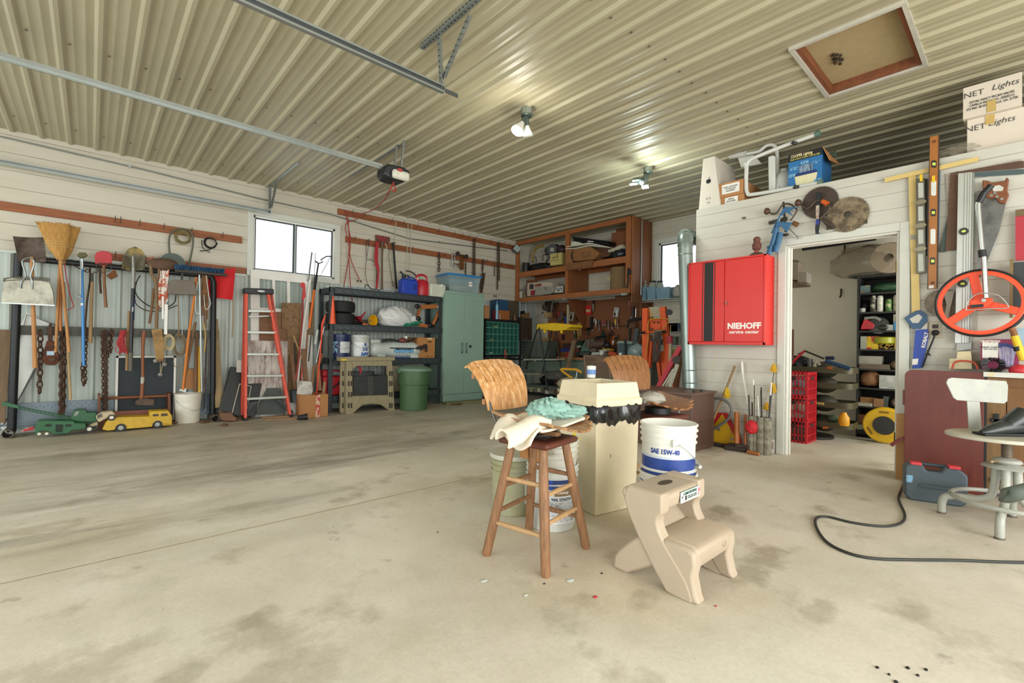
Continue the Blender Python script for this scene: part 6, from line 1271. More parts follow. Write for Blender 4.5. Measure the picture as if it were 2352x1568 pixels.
S('grey_bag','crumpled grey blue plastic bag at the right end of the bench','plastic bag',crumple(X7(1590,1110,6.9),(.13,.14,.12),31,.25),mat('94A7A8',.3,n=.1))

# ---------------- corner: pigeonholes and parts cabinets
def YA_(x,y,Y=7.0,k=k7):return at(*k(x,y),y=Y)
TEAL=mat('4F8E7E',.45,.2,n=.08)
a,b=YA_(100,958),YA_(655,440);X0,X1,Z0,Z1=a.x,b.x,a.z,b.z
t=T('pigeonhole_cabinet','teal steel pigeonhole cabinet of forty openings beside the green cabinet','parts cabinet',((X0+X1)/2,7.0,Z0))
g=G().box(X0,X0+.014,7.0,7.3,Z0,Z1).box(X1-.014,X1,7.0,7.3,Z0,Z1).box(X0,X1,7.27,7.3,Z0,Z1).box(X0,X1,7.0,7.3,Z1-.02,Z1)
t('case',g,TEAL,w=1)
for i in range(5):z=Z0+(Z1-Z0)*i/5;t('shelf',G().box(X0+.014,X1-.014,7.0,7.27,z,z+.004).box(X0+.014,X1-.014,6.995,7.003,z,z+.022),TEAL,w=1)
for j in range(1,8):x=X0+(X1-X0)*j/8;t('divider',G().box(x-.003,x+.003,7.006,7.27,Z0,Z1-.02),TEAL,w=1)
for i,(jx,iz,c)in enumerate(((2.4,4,'A9A05A'),(1.4,2,'8A7850'),(1.3,0,'A79C8C'))):S('small_part',['yellow card piece in a top pigeonhole','brown box piece in a middle pigeonhole','scrap in a bottom pigeonhole'][i],'part',G().bx((X0+(X1-X0)*(jx+.3)/8,7.06,Z0+(Z1-Z0)*iz/5+.035),(.07,.05,.025)),mat(c,.6))
t=T('cabinet_stand','black open steel stand carrying the pigeonhole cabinet','stand',((X0+X1)/2,7.1,0));t('shelf',G().box(X0-.03,X1+.04,6.97,7.32,Z0-.04,Z0-.005),BLACK,w=1);t('shelf',G().box(X0-.03,X1+.06,6.97,7.32,Z1+.002,Z1+.05),BLACK,w=1)
for x in(X0-.02,X1+.03):t('post',G().box(x-.015,x+.015,6.97,6.99,0,Z1).box(x-.015,x+.015,7.3,7.32,0,Z1),BLACK,w=1)
Z2=Z1+.05
t=T('blue_drawer_cabinet','small blue cabinet of brass-coloured drawers standing above the pigeonholes','drawer cabinet',on(YA_(540,335),Z2));a,b=YA_(480,330,7.05),YA_(665,85,7.05);bw,bh=b.x-a.x,b.z-Z2
t('case',G().box(a.x-.25,b.x,7.06,7.3,Z2,b.z),mat('2E557A',.4,.2),w=1)
for i in range(9):
    for j in range(5):t('drawer',G().bx((a.x+bw*(j+.5)/5,7.055,Z2+bh*(i+.5)/9),(bw/5*.86,.012,bh/9*.8)),mat('6B5A34',.4,.3,n=.3,sc=30),w=1)
t('edge',G().box(b.x-.0,b.x+.02,7.05,7.3,Z2,b.z),mat('8FB6D0',.4),w=1)
S('glue_bottle','tall pale blue caulk tube standing above the pigeonholes','bottle',G().lathe([(.028,0),(.028,.27),(.01,.3),(.006,.36),(.0001,.36)],on(YA_(293,385,7.0),Z2),14),mat('86B8CF',.4))
t=T('orange_carton','orange-brown slotted carton above the pigeonholes','box',on(YA_(415,400),Z2));a,b=YA_(325,400,6.98),YA_(505,240,6.98);t('box',G().box(a.x,b.x,6.99,7.15,Z2,b.z),mat('96582A',.7,n=.15),w=1);t('stripe',G().box(a.x+.03,a.x+.045,6.986,6.99,Z2,b.z-.08),mat('C9B9A8',.6),w=1);t('red_end',G().box(a.x-.02,a.x,6.99,7.15,Z2,b.z),mat('8E2A2A',.5),w=1)
S('cardboard_box','torn cardboard box beside the green cabinet above the pigeonholes','box',G().box(YA_(95,380,7.05).x,YA_(175,150,7.05).x,7.06,7.25,Z2,YA_(130,150,7.05).z),CARD)
S('small_tin','little dark tin with a red top right of the orange carton','tin',G().lathe([(.03,0),(.03,.1),(.0001,.1)],on(YA_(585,400,6.99),Z2),14),mat('6B3A2A',.5,n=.3))
t=T('camera_box','black gadget sitting on a tan box near the corner','box',on(YA_(760,350,7.1),Z2));t('box',sil([(700,350),(700,285),(830,270),(835,345)],7.1,.12,k7),mat('7E5C34',.7),w=1);t('gadget',sil([(690,290),(690,245),(750,240),(760,290)],7.08,.08,k7),BLACK,w=1)
a,b=YA_(692,715,6.95),YA_(870,358,6.95)
t=T('parts_organizer','dark brown organizer with eleven rows of small drawers in the corner','drawer cabinet',(a.x,6.95,a.z));t('case',G().box(a.x-.02,b.x+.01,6.96,7.15,a.z,b.z),mat('2B211C',.5),w=1)
for i in range(11):
    for j in range(3):t('drawer',G().bx((a.x+(b.x-a.x)*(j+.5)/3,6.957,a.z+(b.z-a.z)*(i+.5)/11),((b.x-a.x)/3*.88,.01,(b.z-a.z)/11*.75)),mat('4A3C32',.35,n=.4,sc=30,h2='7E7466',thr=.62),w=1)
a,b=at(*k7(670,945),x=6.95),at(*k7(1135,735),x=6.95)
t=T('grey_parts_drawers','wide grey-green bank of small steel drawers on the workbench end','drawer cabinet',(6.95,a.y,BZ));y1_,y0_=a.y,b.y;z0_,z1_=BZ,b.z;t('case',G().box(6.96,7.2,y0_,y1_,z0_,z1_),mat('5A6358',.45,.2),w=1)
for i in range(5):
    for j in range(5):d=t('drawer',G().bx((6.955,y0_+(y1_-y0_)*(j+.5)/5,z0_+(z1_-z0_)*(i+.5)/5),(.012,(y1_-y0_)/5*.92,(z1_-z0_)/5*.86)),mat('6A7468',.45,.2),w=1);t('pull',G().bx((6.945,y0_+(y1_-y0_)*(j+.5)/5,z0_+(z1_-z0_)*(i+.5)/5),(.01,.04,.008)),mat('8A8F84',.3,.6),on=d,w=1)
t=T('small_boxes','small tan and white boxes on the grey drawer bank','box',X7(-160,400,7.0));t('box',s7([(-265,430),(-270,330),(-160,320),(-165,420)],7.0,.1),mat('9A7E52',.7),w=1,bev=.003)
S('tan_carton','tan carton with a handle on the grey drawer bank','box',at_g:=sil([(1035,730),(1040,680),(1140,680),(1145,725)],None,.12,k7,x=6.98),mat('8F6E40',.7))
for lb,pts,c in(('red pencil-like marker standing before the pigeonholes',[(430,1020),(428,870)],'C23A34'),('tan handle standing before the pigeonholes',[(470,985),(450,925)],'A8843E')):S('marker',lb,'marker',G().tube([YA_(*p,6.8)for p in pts],.011,7),mat(c,.5))
S('black_cart','black cart handles and wire frames in front of the pigeonhole stand','cart frame',G().tube([YA_(210,1000,6.7),YA_(240,985,6.7),YA_(370,985,6.7),YA_(395,1010,6.7)],.01,6).tube([YA_(440,960,6.7),YA_(500,1010,6.7),YA_(640,1020,6.7),YA_(680,960,6.7)],.012,6).bar(YA_(180,1020,6.75),YA_(660,1030,6.75),.03,.3),BLACK)

# ---------------- step ladder with a yellow tray top
k6c=k6b
t=T('paint_ladder','black-legged step ladder with a yellow tool-tray top in front of the workbench','step ladder',(6.0,5.9,0))
def XT(x,y,X=6.0):return at(*k6c(x,y),x=X)
tc=XT(640,1000,6.0);t('tray',sil([(492,1030),(500,985),(640,975),(783,988),(783,1012),(755,1020),(750,1035),(650,1045),(545,1030),(500,1030)],None,.32,k6c,x=5.95),mat('D4AE1C',.45,n=.08),w=1,bev=.006)
for p in((560,1045),(703,1050)):t('hook',sil([(p[0]-6,p[1]-12),(p[0]+8,p[1]-12),(p[0]+6,p[1]+15),(p[0]-6,p[1]+15)],None,.03,k6c,x=5.95),mat('D4AE1C',.45),w=1)
BL2=mat('1B1E20',.4,.3)
for pts,X in(([(515,1015),(540,1170),(590,1560)],5.93),([(500,1030),(455,1180),(402,1370)],6.1),([(660,1050),(678,1200),(705,1370)],6.25),([(622,1045),(580,1230),(545,1400)],6.3)):t('leg',G().tube([XT(*p,X)for p in pts],.014,8),BL2,w=1)
for(x0_,x1_,y,X,nm)in((415,700,1290,6.05,'front'),(400,560,1412,6.1,''),(425,520,1530,6.1,'')):
    a,b=XT(x0_,y,X),XT(x1_,y,X);t('step',G().bar(a,b,.025,.22,up=(1,0,0)),mat('8F8E80',.5)if nm else mat('7C7A66',.6),w=1)
t('step_rail',G().bar(XT(415,1302,5.97),XT(715,1300,5.97),.03,.02),BL2,w=1);t('label',G().bar(XT(470,1300,5.955),XT(490,1302,5.955),.02,.004),PAPER,w=1)

# ---------------- chairs behind the bin
t=T('kitchen_chair','old kitchen chair with brown bent metal legs and a cream seat behind the beige bin','chair',(5.0,4.6,0))
c=(5.1,4.45,.42);CRM2=mat('A89D80',.7,n=.1)
q=at(1285,895,x=5.05);sc_=Vector((5.22,4.36,q.z));t('seat',G().bx(sc_,(.42,.42,.06),rz=.2),CRM2,w=1,bev=.02)
for dx,dy in((-.19,.17),(-.14,-.21),(.21,.13),(.2,-.2)):t('leg',G().tube(spline([sc_+Vector((dx*.6,dy*.7,-.03)),sc_+Vector((dx,dy,-.05)),Vector((sc_.x+dx*1.12,sc_.y+dy*1.12,.2)),Vector((sc_.x+dx*1.2,sc_.y+dy*1.2,0))],4),.013,8),mat('8A4E38',.4,.3),w=1)
S('seat_cloth','rumpled beige cloth bundle on the kitchen chair seat','cloth',crumple((sc_.x-.03,sc_.y+.1,q.z+.09),(.18,.16,.08),41,.3),mat('9C917A',.85,n=.15))
S('glove_pair','dark work gloves lying behind the kitchen chair','gloves',crumple(at(*k9(1100,480),x=5.9),(.12,.2,.08),42,.4),mat('4A4A44',.8,n=.3))
S('timber_stub','pale timber end standing behind the beige bin','lumber',sil([(1060,1245),(1120,980),(1170,980),(1170,1250)],None,.05,k9,x=5.9),wood('9A7E4E'))
t=T('yellow_arm_chair','chair frame with a mustard padded armrest showing over the beige bin','chair',at(1320,905,x=4.6));
def X9(x,y,X=4.6):return at(*k9(x,y),x=X)
t('armrest',G().tube(spline([X9(1215,320),X9(1260,305),X9(1400,310),X9(1620,325),X9(1740,400)],4),.016,8).tube(spline([X9(1215,320),X9(1300,400),X9(1500,530)],4),.014,8),mat('C8921C',.5),w=1);t('frame',G().tube([X9(1640,340),X9(1600,560)],.009,6).tube([X9(1600,560),X9(1590,1400),X9(1590,2600)],.01,6),SIL,w=1)
t=T('wicker_chair','brown wicker chair back behind the second slatted stool','chair',at(1370,900,x=4.3))
WK=mat('5E4838',.7,n=.2);cor=[at(*k7b(*p),x=4.2)for p in((540,1195),(1015,1225),(1060,1640),(575,1610))]
for a,b in((0,1),(1,2),(3,0)):t('frame',G().tube([cor[a],cor[b]],.014,8),WK,w=1)
g=G()
for i in range(1,20):g.tube([cor[0].lerp(cor[1],i/20),cor[3].lerp(cor[2],i/20)],.006,5)
t('weave',g,WK,w=1)['kind']='stuff'
for v in(.0,.06,.12,.18,.24,.42,.58,.76):a,b=cor[0].lerp(cor[3],v),cor[1].lerp(cor[2],v);t('band',G().bar(a,b,.018 if v<.25 else .008,.016,up=(1,0,0)),WK,w=1)
lw=at(1345,960,x=4.2);
t('seat',G().bx((cor[3].x+.22,cor[3].y-.21,.42),(.44,.42,.04)),WK,w=1,bev=.01)
for dy in(0,-.42):t('leg',G().tube([(cor[3].x+.42,cor[3].y+dy,.42),(cor[3].x+.42,cor[3].y+dy,0)],.015,8),WK,w=1);t('leg',G().tube([(cor[3].x,cor[3].y+dy,cor[3].z+.1),(cor[3].x,cor[3].y+dy,0)],.015,8),WK,w=1)
t=T('paint_cup','small white and blue cup standing behind the beige bin','cup',at(1358,867,z=.822));p=at(1358,867,z=.822)+Vector((0,0,.04));t('cup',G().lathe([(.03,-.04),(.034,.045),(.0001,.05)],p,18),WHT,w=1);t('band',G().lathe([(.0325,-.015),(.0345,.02)],p,18),mat('6A8EC8',.5),w=1)

# ---------------- orange hoist, stove pipe, stove and wire shelf
OR=mat('D8541C',.4,n=.08)
t=T('engine_hoist','folded orange steel engine hoist with cords hung on it beside the stove pipe','hoist',(5.8,3.5,0))
def EX(p,q):return p+(q-p)*((p.z-.02)/(p.z-q.z))
def X8(x,y,X=5.8):return at(*k8(x,y),x=X)
for a,b,w_ in(((170,815),(170,1265),.085),((325,805),(385,1340),.085),((230,1110),(205,1350),.03),((262,1110),(310,1480),.045),((330,1200),(350,1480),.07)):
    p,q=X8(*a),X8(*b);
    if b[1]>1200 and w_>.08:q=p+(q-p)*((p.z)/(p.z-q.z))*.98
    t('leg',G().bar(p,q,w_,.06,up=(1,0,0)),OR,w=1,bev=.003)
t('jack',sil([(205,1015),(208,920),(300,905),(302,1005)],None,.08,k8,x=5.75),OR,w=1,bev=.006)
for p in((240,940),(278,940),(222,1000)):t('bolt',G().tube([X8(*p,5.745),X8(*p,5.72)],.014,8),BLACK,w=1)
t('crossbar',G().tube([X8(160,1032,5.7),X8(330,1026,5.7)],.012,8),OR,w=1)
for a,b in(((125,1036),(168,1032)),((315,1027),(350,1024))):t('grip',G().tube([X8(*a,5.7),X8(*b,5.7)],.018,8),BLACK,w=1)
g=G()
for i in range(9):g.tube(spline([X8(250+i*4,1020,5.69),X8(240+i*3+rnd.uniform(-8,8),1120,5.67),X8(250+rnd.uniform(-15,25),1290,5.66),X8(285+rnd.uniform(-15,10),1250,5.66),X8(275+i*5,1020,5.69)],4),.007,5)
S('brown_cord_hank','hank of dark brown cable hung over the hoist handle','cable',g,mat('3B2A22',.6,n=.2))
S('yellow_extension_lead','yellow cord draped over the orange hoist','extension lead',G().tube(spline([X8(200,830,5.7),X8(225,870,5.7),X8(215,905,5.7),X8(190,960,5.7),X8(190,1100,5.7),X8(165,1260,5.7)],4),.007,6).tube(spline([X8(210,915,5.69),X8(300,908,5.69),X8(375,920,5.7),X8(340,980,5.7),X8(300,1020,5.7)],4),.007,6),mat('C48A1C',.5))
t=T('pipe_wrench','pink-headed tool standing upright between the hoist and the pipe','tool',X8(390,1280,5.6));t('handle',G().tube([X8(392,1130,5.6),EX(X8(392,1130,5.6),X8(390,1300,5.6))],.022,8),mat('B5A98A',.6),w=1);t('head',G().tube([X8(385,1065,5.6),X8(388,1132,5.6)],.04,10),mat('A83240',.5),w=1)
S('red_level','pink-red I-beam level leaning behind the stove','level',G().bar(X8(482,1160,5.5),EX(X8(482,1160,5.5),X8(345,1412,5.4)),.06,.03,up=(1,0,0)),mat('C83848',.45,n=.08))
for lb,a,b,w_ in(('white slatted strip leaning under the red level, the wide one',(455,1320),(400,1480),.05),('thin white strip leaning left under the red level',(420,1360),(345,1480),.02),('thin pale strip leaning right under the red level',(440,1340),(370,1480),.02)):S('lattice_strip',lb,'strip',G().bar(X8(*a,5.35),EX(X8(*a,5.35),X8(*b,5.3)),w_,.012,up=(1,0,0)),mat('C9C4B4',.6,n=.1,sc=60,h2='6A655A',thr=.6,sharp=.02))
S('tape_roll','roll of dark tape on the leaning red level','tape',G().tube([X8(445,1280,5.42),X8(450,1280,5.47)],[.05,.05],18),mat('4A4438',.6))
S('brown_plank','brown plank leaning beside the stove pipe','plank',G().bar(X8(480,1240,5.6),EX(X8(480,1240,5.6),X8(450,1480,5.5)),.06,.02,up=(1,0,0)),wood('8A5530'))
S('grey_box','grey box standing behind the orange hoist','box',sil([(215,1820),(215,1300),(300,1280),(300,1820)],None,.3,k8,x=6.0),mat('47504C',.6))
S('clear_sheet','rolled translucent sheet behind the hoist top','sheet',sil([(190,890),(195,805),(300,800),(305,890)],None,.03,k8,x=5.835),mat('A29C82',.4,n=.1))
S('black_pulley','small black pulley at the top of the hoist','pulley',G().tube([X8(378,850,5.75),X8(385,850,5.82)],[.04,.04],16),BLACK)
# wire shelves on the back wall
WR=mat('C4C8C0',.4,.2)
def wshelf(label,y,z,y0_,y1_,px):
    t=T('wire_shelf',label,'wire shelf',(7.25,(y0_+y1_)/2,z));g=G()
    for i in range(int((y1_-y0_)/.035)):g.tube([(7.08,y0_+i*.035,z),(7.38,y0_+i*.035,z)],.0025,4).tube([(7.08,y0_+i*.035,z),(7.08,y0_+i*.035,z-.035)],.0025,4)
    for dx,dz in((7.08,0),(7.08,-.035),(7.23,0),(7.38,0)):g.tube([(dx,y0_,z+dz),(dx,y1_,z+dz)],.0045,5)
    t('grid',g,WR,w=1)
    for yy in(y0_+.12,y1_-.1):t('brace',G().tube([(7.08,yy,z),(7.38,yy,z-.28)],.006,5),WR,w=1)
wz=at(1470,690,x=7.08).z
wshelf('upper wire shelf below the back window',0,wz,3.1,4.62,0);wz2=at(*k8(420,1030),x=7.08).z;wshelf('middle wire shelf behind the hoist',0,wz2,3.1,4.62,0);wz3=at(*k8(420,1150),x=7.08).z;wshelf('lower wire shelf behind the hoist',0,wz3,3.1,4.62,0)
for i,(x0_,x1_)in enumerate(((68,182),(180,268),(262,396))):
    a,b=at(*k8(x0_+6,718),x=7.12),at(*k8(x1_,628),x=7.12);y0_,y1_=b.y,a.y;h_=b.z-wz
    t=T('blue_basket',['left','middle','right'][i]+'most of the three pale blue plastic baskets on the upper wire shelf','basket',(7.18,(y0_+y1_)/2,wz+.006),group='blue baskets');w_=(y1_-y0_)/2
    g=G().add([(-.08,-w_*.88,0),(.1,-w_*.88,0),(.1,w_*.88,0),(-.08,w_*.88,0),(-.1,-w_,h_),(.12,-w_,h_),(.12,w_,h_),(-.1,w_,h_)],[(0,3,2,1),(0,1,5,4),(1,2,6,5),(2,3,7,6),(3,0,4,7)]).bar((-.1,-w_,h_),(-.1,w_,h_),.012,.012)
    t('basket',g,mat('7FA3B8',.3,alpha=.8,n=.08))
for i,(x,r_)in enumerate(((140,.085),(235,.08),(298,.06))):
    c=at(*k8(x,628),x=7.2);t=T('glass_jar',['glass jar with a pale lid in the left blue basket','glass jar with a dark lid in the middle blue basket','smaller glass jar with a dark lid behind the right blue basket'][i],'jar',on(c,wz+.01));h_=at(*k8(x,585),x=7.2).z-wz
    t('jar',G().lathe([(r_*.9,0),(r_,.02),(r_,h_*.8),(r_*.7,h_*.95),(r_*.7,h_)],n=18),mat('A9B0A4',.2,alpha=.75));t('lid',G().lathe([(r_*.74,h_*.97),(r_*.74,h_+.02),(.0001,h_+.022)],n=18),BLACK if i else WHT)
S('white_tote_bag','white cloth bundle at the right of the upper wire shelf','cloth',crumple(at(*k8(458,668),x=7.2),(.06,.08,.1),51,.3),mat('A9A79E',.7,n=.2))
S('blue_folder_box','pale blue box behind the baskets on the wire shelf','box',G().bx(at(*k8(420,690),x=7.3),(.08,.25,.1)),mat('8FA9B8',.5))
for i,(x,w_,c,zz)in enumerate(((405,.09,'C8A428',wz2),(450,.12,'2E4A7E',wz2),(440,.13,'A04A8E',wz2),(388,.07,'8A3A3A',wz2),(430,.1,'3E5A3A',wz3),(450,.12,'B8A41E',wz3-.2),(425,.08,'B89A1E',wz3-.2))):
    t=T('storage_jar',['clear jar with a yellow lid on the middle wire shelf','blue parts case on the middle wire shelf','purple organizer box on the middle wire shelf','red-lidded jar on the middle wire shelf','green box on the lower wire shelf','yellow box below the lower wire shelf','small yellow tub below the lower wire shelf'][i],'container',on(at(*k8(x,1000),x=7.15),zz+.006));t('body',G().bx((0,0,.06),(.1,w_,.11)),mat(c,.5,n=.3,sc=20,h2='8A8A80',thr=.5),bev=.005);t('lid',G().bx((0,0,.13),(.11,w_+.01,.025)),mat(c,.4))
g=G()
for i in range(12):g.bx((7.2+rnd.uniform(-.05,.08),3.2+i*.11,rnd.choice([wz2,wz3,.86])+.06),(.1,rnd.uniform(.05,.1),rnd.uniform(.08,.12)))
o=S('shelf_clutter','dim mixed small boxes on the wire shelves behind the hoist','boxes',g,mat('4A4A48',.6,n=.5,sc=8,h2='2E3E5A',thr=.5));o['kind']='stuff'
# stove pipe and brown heater cabinet
GP=mat('95A29C',.35,.65,n=.12,sc=4)
t=T('stove_pipe','galvanised stove pipe rising from the brown heater and elbowing into the wall','stove pipe',(5.2,2.62,.6))
pb=Vector((5.0,at(1585,880,x=5.0).y,.6));XS=5.0;pt_=at(1574,575,x=XS);cv=at(1580,545,x=XS)
t('pipe',G().tube([Vector((XS,pb.y,.6)),pt_],.078,24),GP,w=1)
for z in(.66,.80,pt_.z-.05):t('seam_ring',G().lathe([(.078,-.006),(.084,0),(.078,.006)],pb.lerp(pt_,(z-.6)/(pt_.z-.6)),24),GP,w=1)
el=[pt_,pt_+Vector((0,0,.06)),pt_+Vector((.02,.01,.13)),Vector((5.09,2.665,pt_.z+.18)),Vector((5.18,2.67,pt_.z+.2)),Vector((7.38,2.68,pt_.z+.24))]
t('elbow',G().tube(el[:5],[.079,.08,.083,.08,.08],24),GP,w=1);t('horizontal_pipe',G().tube(el[4:],.076,24),GP,w=1)
for i in(1,2,3):t('seam_ring',G().tube([el[i]-(el[i+1]-el[i]).normalized()*.006,el[i]+(el[i+1]-el[i]).normalized()*.006],.086,24),GP,w=1)
HB=mat('5A4238',.5,n=.08)
t=T('heater_cabinet','low brown metal heater cabinet with silver trim below the stove pipe','heater',(4.7,2.6,0))
t('body',G().box(4.46,4.96,2.235,3.15,0,.57),HB,w=1,bev=.006);t('top',G().box(4.44,4.98,2.22,3.17,.57,.595),mat('634A3E',.45,n=.08),w=1,bev=.003)
t('trim',G().box(4.452,4.46,2.36,3.15,.525,.54).box(4.452,4.46,2.36,2.375,.24,.54),mat('9A9A92',.35,.7),w=1);t('panel_seam',G().box(4.457,4.4595,2.25,2.9,.2,.205),BLACK,w=1)
t('drawer_panel',G().box(4.5,4.92,2.229,2.234,.05,.3),mat('533C33',.5),w=1)
for p in((4.62,2.3),(4.75,2.28)):t('knob',G().lathe([(.015,0),(.015,.02),(.0001,.022)],(p[0],p[1],.595),12),BLACK,w=1)
# ================================================================ middle of the floor
kc=K(1080,780,2.45);ks=K(1390,1060,4.6125);kt=K(1080,930,7.84)
LEGW=wood('8C6544',n=.35,sc=9);RUNG=wood('B8946A',n=.15);SLAT=mat('C08A52',.45,n=.3,sc=5,stretch=(14,14,1.2),h2='E0B888',thr=.56,bump=.15)
SLAT2=mat('8E6038',.5,n=.3,sc=6,stretch=(10,10,1.5),h2='A9794C',thr=.6);SEATW=mat('9A7048',.45,n=.2,sc=8,stretch=(3,1,3),h2='B08A5E',thr=.6)
def slat_back(t,z0,z1,w0,w1,lean_,bend,m,name='backrest'):
    """moulded plywood back: one sheet below, eight separate slats above, fanning outward"""
    def P(u,v):w=w0+(w1-w0)*v;return Vector(((u-.5)*w,lean_*v+bend*v**2.5-.035*(1-4*(u-.5)**2)*(1-.4*v),z0+(z1-z0)*v-.02*(4*(u-.5)**2)*v**3))
    g=G().sheet(lambda a,b:P(a,b*.56),16,8,.009);o=t(name,g,m)
    for i in range(8):
        u0,u1=i/8+.006,(i+1)/8-.006
        def Fn(a,b,u0=u0,u1=u1,i=i):
            v=.55+b*.45;p=P(u0+(u1-u0)*a,v);e=0
            if i==0:e=.022*max(0,b-.85)/.15*(1-a)
            if i==7:e=.03*max(0,b-.8)/.2*a
            p.z-=e;return p
        t('slat',G().sheet(Fn,3,8,.009),m,on=o)
    return o
def slat_seat(t,z,w,dpt,m,yb):
    """slatted scooped seat, front toward -y"""
    def P(u,v):return Vector(((u-.5)*w*(.86+.14*math.sin(PI*min(1,v+.25))),yb-dpt*v,z+.035*(2*(u-.5))**2+.03*(1-v)**3-.03*max(0,v-.75)*4*max(0,v-.75)))
    g=G().sheet(lambda a,b:P(a,b*.5),16,8,.012);o=t('seat',g,m)
    for i in range(8):
        u0,u1=i/8+.005,(i+1)/8-.005;L=1-.28*abs((u0+u1)/2-.5)**2*4
        t('slat',G().sheet(lambda a,b,u0=u0,u1=u1,L=L:P(u0+(u1-u0)*a,.5+b*(L-.5)),3,7,.012),m,on=o)
C1=Vector((1.703,1.668,0))
t=T('swivel_stool','wooden four-legged stool with a swivel slatted seat and blond slatted back','stool',C1)
feet=[(1.551,1.46),(1.482,1.80),(1.861,1.887),(1.925,1.53)];ZB=.555
tops=[]
for f in feet:
    f=Vector((*f,0));tp=C1+(f-C1)*.54;tp.z=ZB;tops.append(tp)
    t('leg',G().tube([f,f+Vector((0,0,.012)),f.lerp(tp,.5),tp],[.018,.023,.024,.021],16),LEGW,w=1)
def lp(i,z):f=Vector((*feet[i],0));return f.lerp(tops[i],z/ZB)
for i,(z1_,z2_)in enumerate(((.165,.385),(.215,.34),(.165,.385),(.215,.34))):
    for z in(z1_,z2_+.0):t('rung',G().tube([lp(i,z),lp(i,z).lerp(lp((i+1)%4,z),.5),lp((i+1)%4,z)],[.0095,.013,.0095],10),RUNG if i in(0,3)else LEGW,w=1)
ra=math.atan2(feet[3][1]-feet[0][1],feet[3][0]-feet[0][0])
g=G().bx((0,0,ZB+.017),(.30,.30,.034)).tf((0,0,0),rz=ra);t('base_block',g,wood('5E3020',axis=0,n=.2),bev=.016)
t('swivel_plate',G().bx((0,0,ZB+.042),(.18,.18,.006),rz=ra).lathe([(.09,0),(.09,.01),(.07,.014),(.07,.02),(.1,.024)],(0,0,ZB+.045),24),mat('2B2522',.5,.4))
SW=R(8);
class Sub:
    """rotated local frame on a thing"""
    def __init__(q,t,c,rz):q.t=t;q.c=c;q.rz=rz
    def __call__(q,name,g,m,**k):g.tf(q.c,rz=q.rz);return q.t(name,g,m,**k)
sw=Sub(t,Vector((.03,-.02,0)),SW)
sw('seat_cleat',G().bx((-.10,0,ZB+.075),(.035,.30,.02)).bx((.10,0,ZB+.075),(.035,.30,.02)),wood('7A5636',axis=1),bev=.003)
slat_seat(sw,ZB+.095,.43,.43,SEATW,.19)
for x in(-.115,.095):sw('back_rod',G().tube(spline([(x,.1,ZB+.075),(x,.2,ZB+.07),(x-.0,.245,ZB+.1),(x,.295,.76),(x,.345,.86)],4),.0075,8),mat('5E5C58',.35,.8))
sub2=Sub(t,Vector((.03,.27,0)),SW);slat_back(sub2,.70,.965,.33,.44,.03,.10,SLAT)
sub2('back_cleat',G().bx((0,.085,.88),(.40,.02,.03)).bx((0,.028,.745),(.35,.02,.03)),wood('A8744A',axis=0),bev=.003)
# towel and rag
TOW=mat('E6DCC8',.95,n=.08,sc=40,bump=.35)
def tow(u,v):
    x=-.31+.47*u;y=.12-.27*v-.05*(1-u)
    z=.672+.05*math.exp(-((u-.68)/.16)**2-((v-.12)/.35)**2)+.02*math.sin(u*6+v*2.2)*(1-.5*v)+.012*math.sin(v*6-u*3)
    if u<.34:z-=(.34-u)**1.4*.36;x+=(.34-u)*.15;z+=.02*math.sin(v*7)
    return(x,y+.02*math.sin(u*5),z)
t=T('white_towel','cream towel draped over the left side of the slatted stool seat','towel',C1);t('towel',G().sheet(tow,40,24,.012),TOW,ang=80)
def tow2(u,v):a=u*PI*1.15-.5;return(-.35+.30*v+.02*math.sin(v*6),-.12-.045*math.cos(a)+.03*v,.625+.05*math.sin(a)*(1-.25*v)+.06*v)
t('fold',G().sheet(tow2,16,20,.011),TOW,ang=80)
RAG=mat('8DB3A8',.95,n=.12,sc=30,bump=.3)
S('teal_rag','pale teal crumpled rag lying on the cream towel','rag',crumple((-.02,-.09,.735),(.09,.075,.045),5,.55,44,26).join(crumple((.09,-.13,.72),(.08,.06,.03),12,.5,36,20)).tf(C1),RAG,ang=60)

# second stool behind the bin
C2=Vector((2.97,1.74,0))
t=T('swivel_stool','second slatted swivel stool mostly hidden behind the beige bin and pail stack','stool',C2,R(-14))
for sx_,sy_ in((-1,-1),(1,-1),(1,1),(-1,1)):t('leg',G().tube([(sx_*.17,sy_*.17,0),(sx_*.1,sy_*.1,.555)],.022,12),LEGW)
for a,b in(((-.15,-.15),(.15,-.15)),((.15,-.15),(.15,.15)),((.15,.15),(-.15,.15)),((-.15,.15),(-.15,-.15))):t('rung',G().tube([(*a,.18),(*b,.18)],.011,8),RUNG)
t('base_block',G().bx((0,0,.572),(.3,.3,.034)),wood('5E3020',axis=0),bev=.014);t('swivel_plate',G().lathe([(.09,.59),(.09,.63)],n=20),BLACK)
slat_seat(t,.65,.43,.43,SLAT2,.19)
for x in(-.1,.1):t('back_rod',G().tube([(x,.1,.63),(x,.22,.64),(x,.28,.74),(x,.315,.86)],.0075,8),mat('5E5C58',.35,.8))
u2=Sub(t,Vector((0,.25,0)),0);slat_back(u2,.73,.985,.33,.43,.03,.07,SLAT2)
S('grey_rag','grey rumpled rag on the second stool seat behind the pails','rag',crumple((2.86,1.72,.70),(.1,.07,.04),61,.4),mat('A9A59A',.9,n=.15),ang=80)

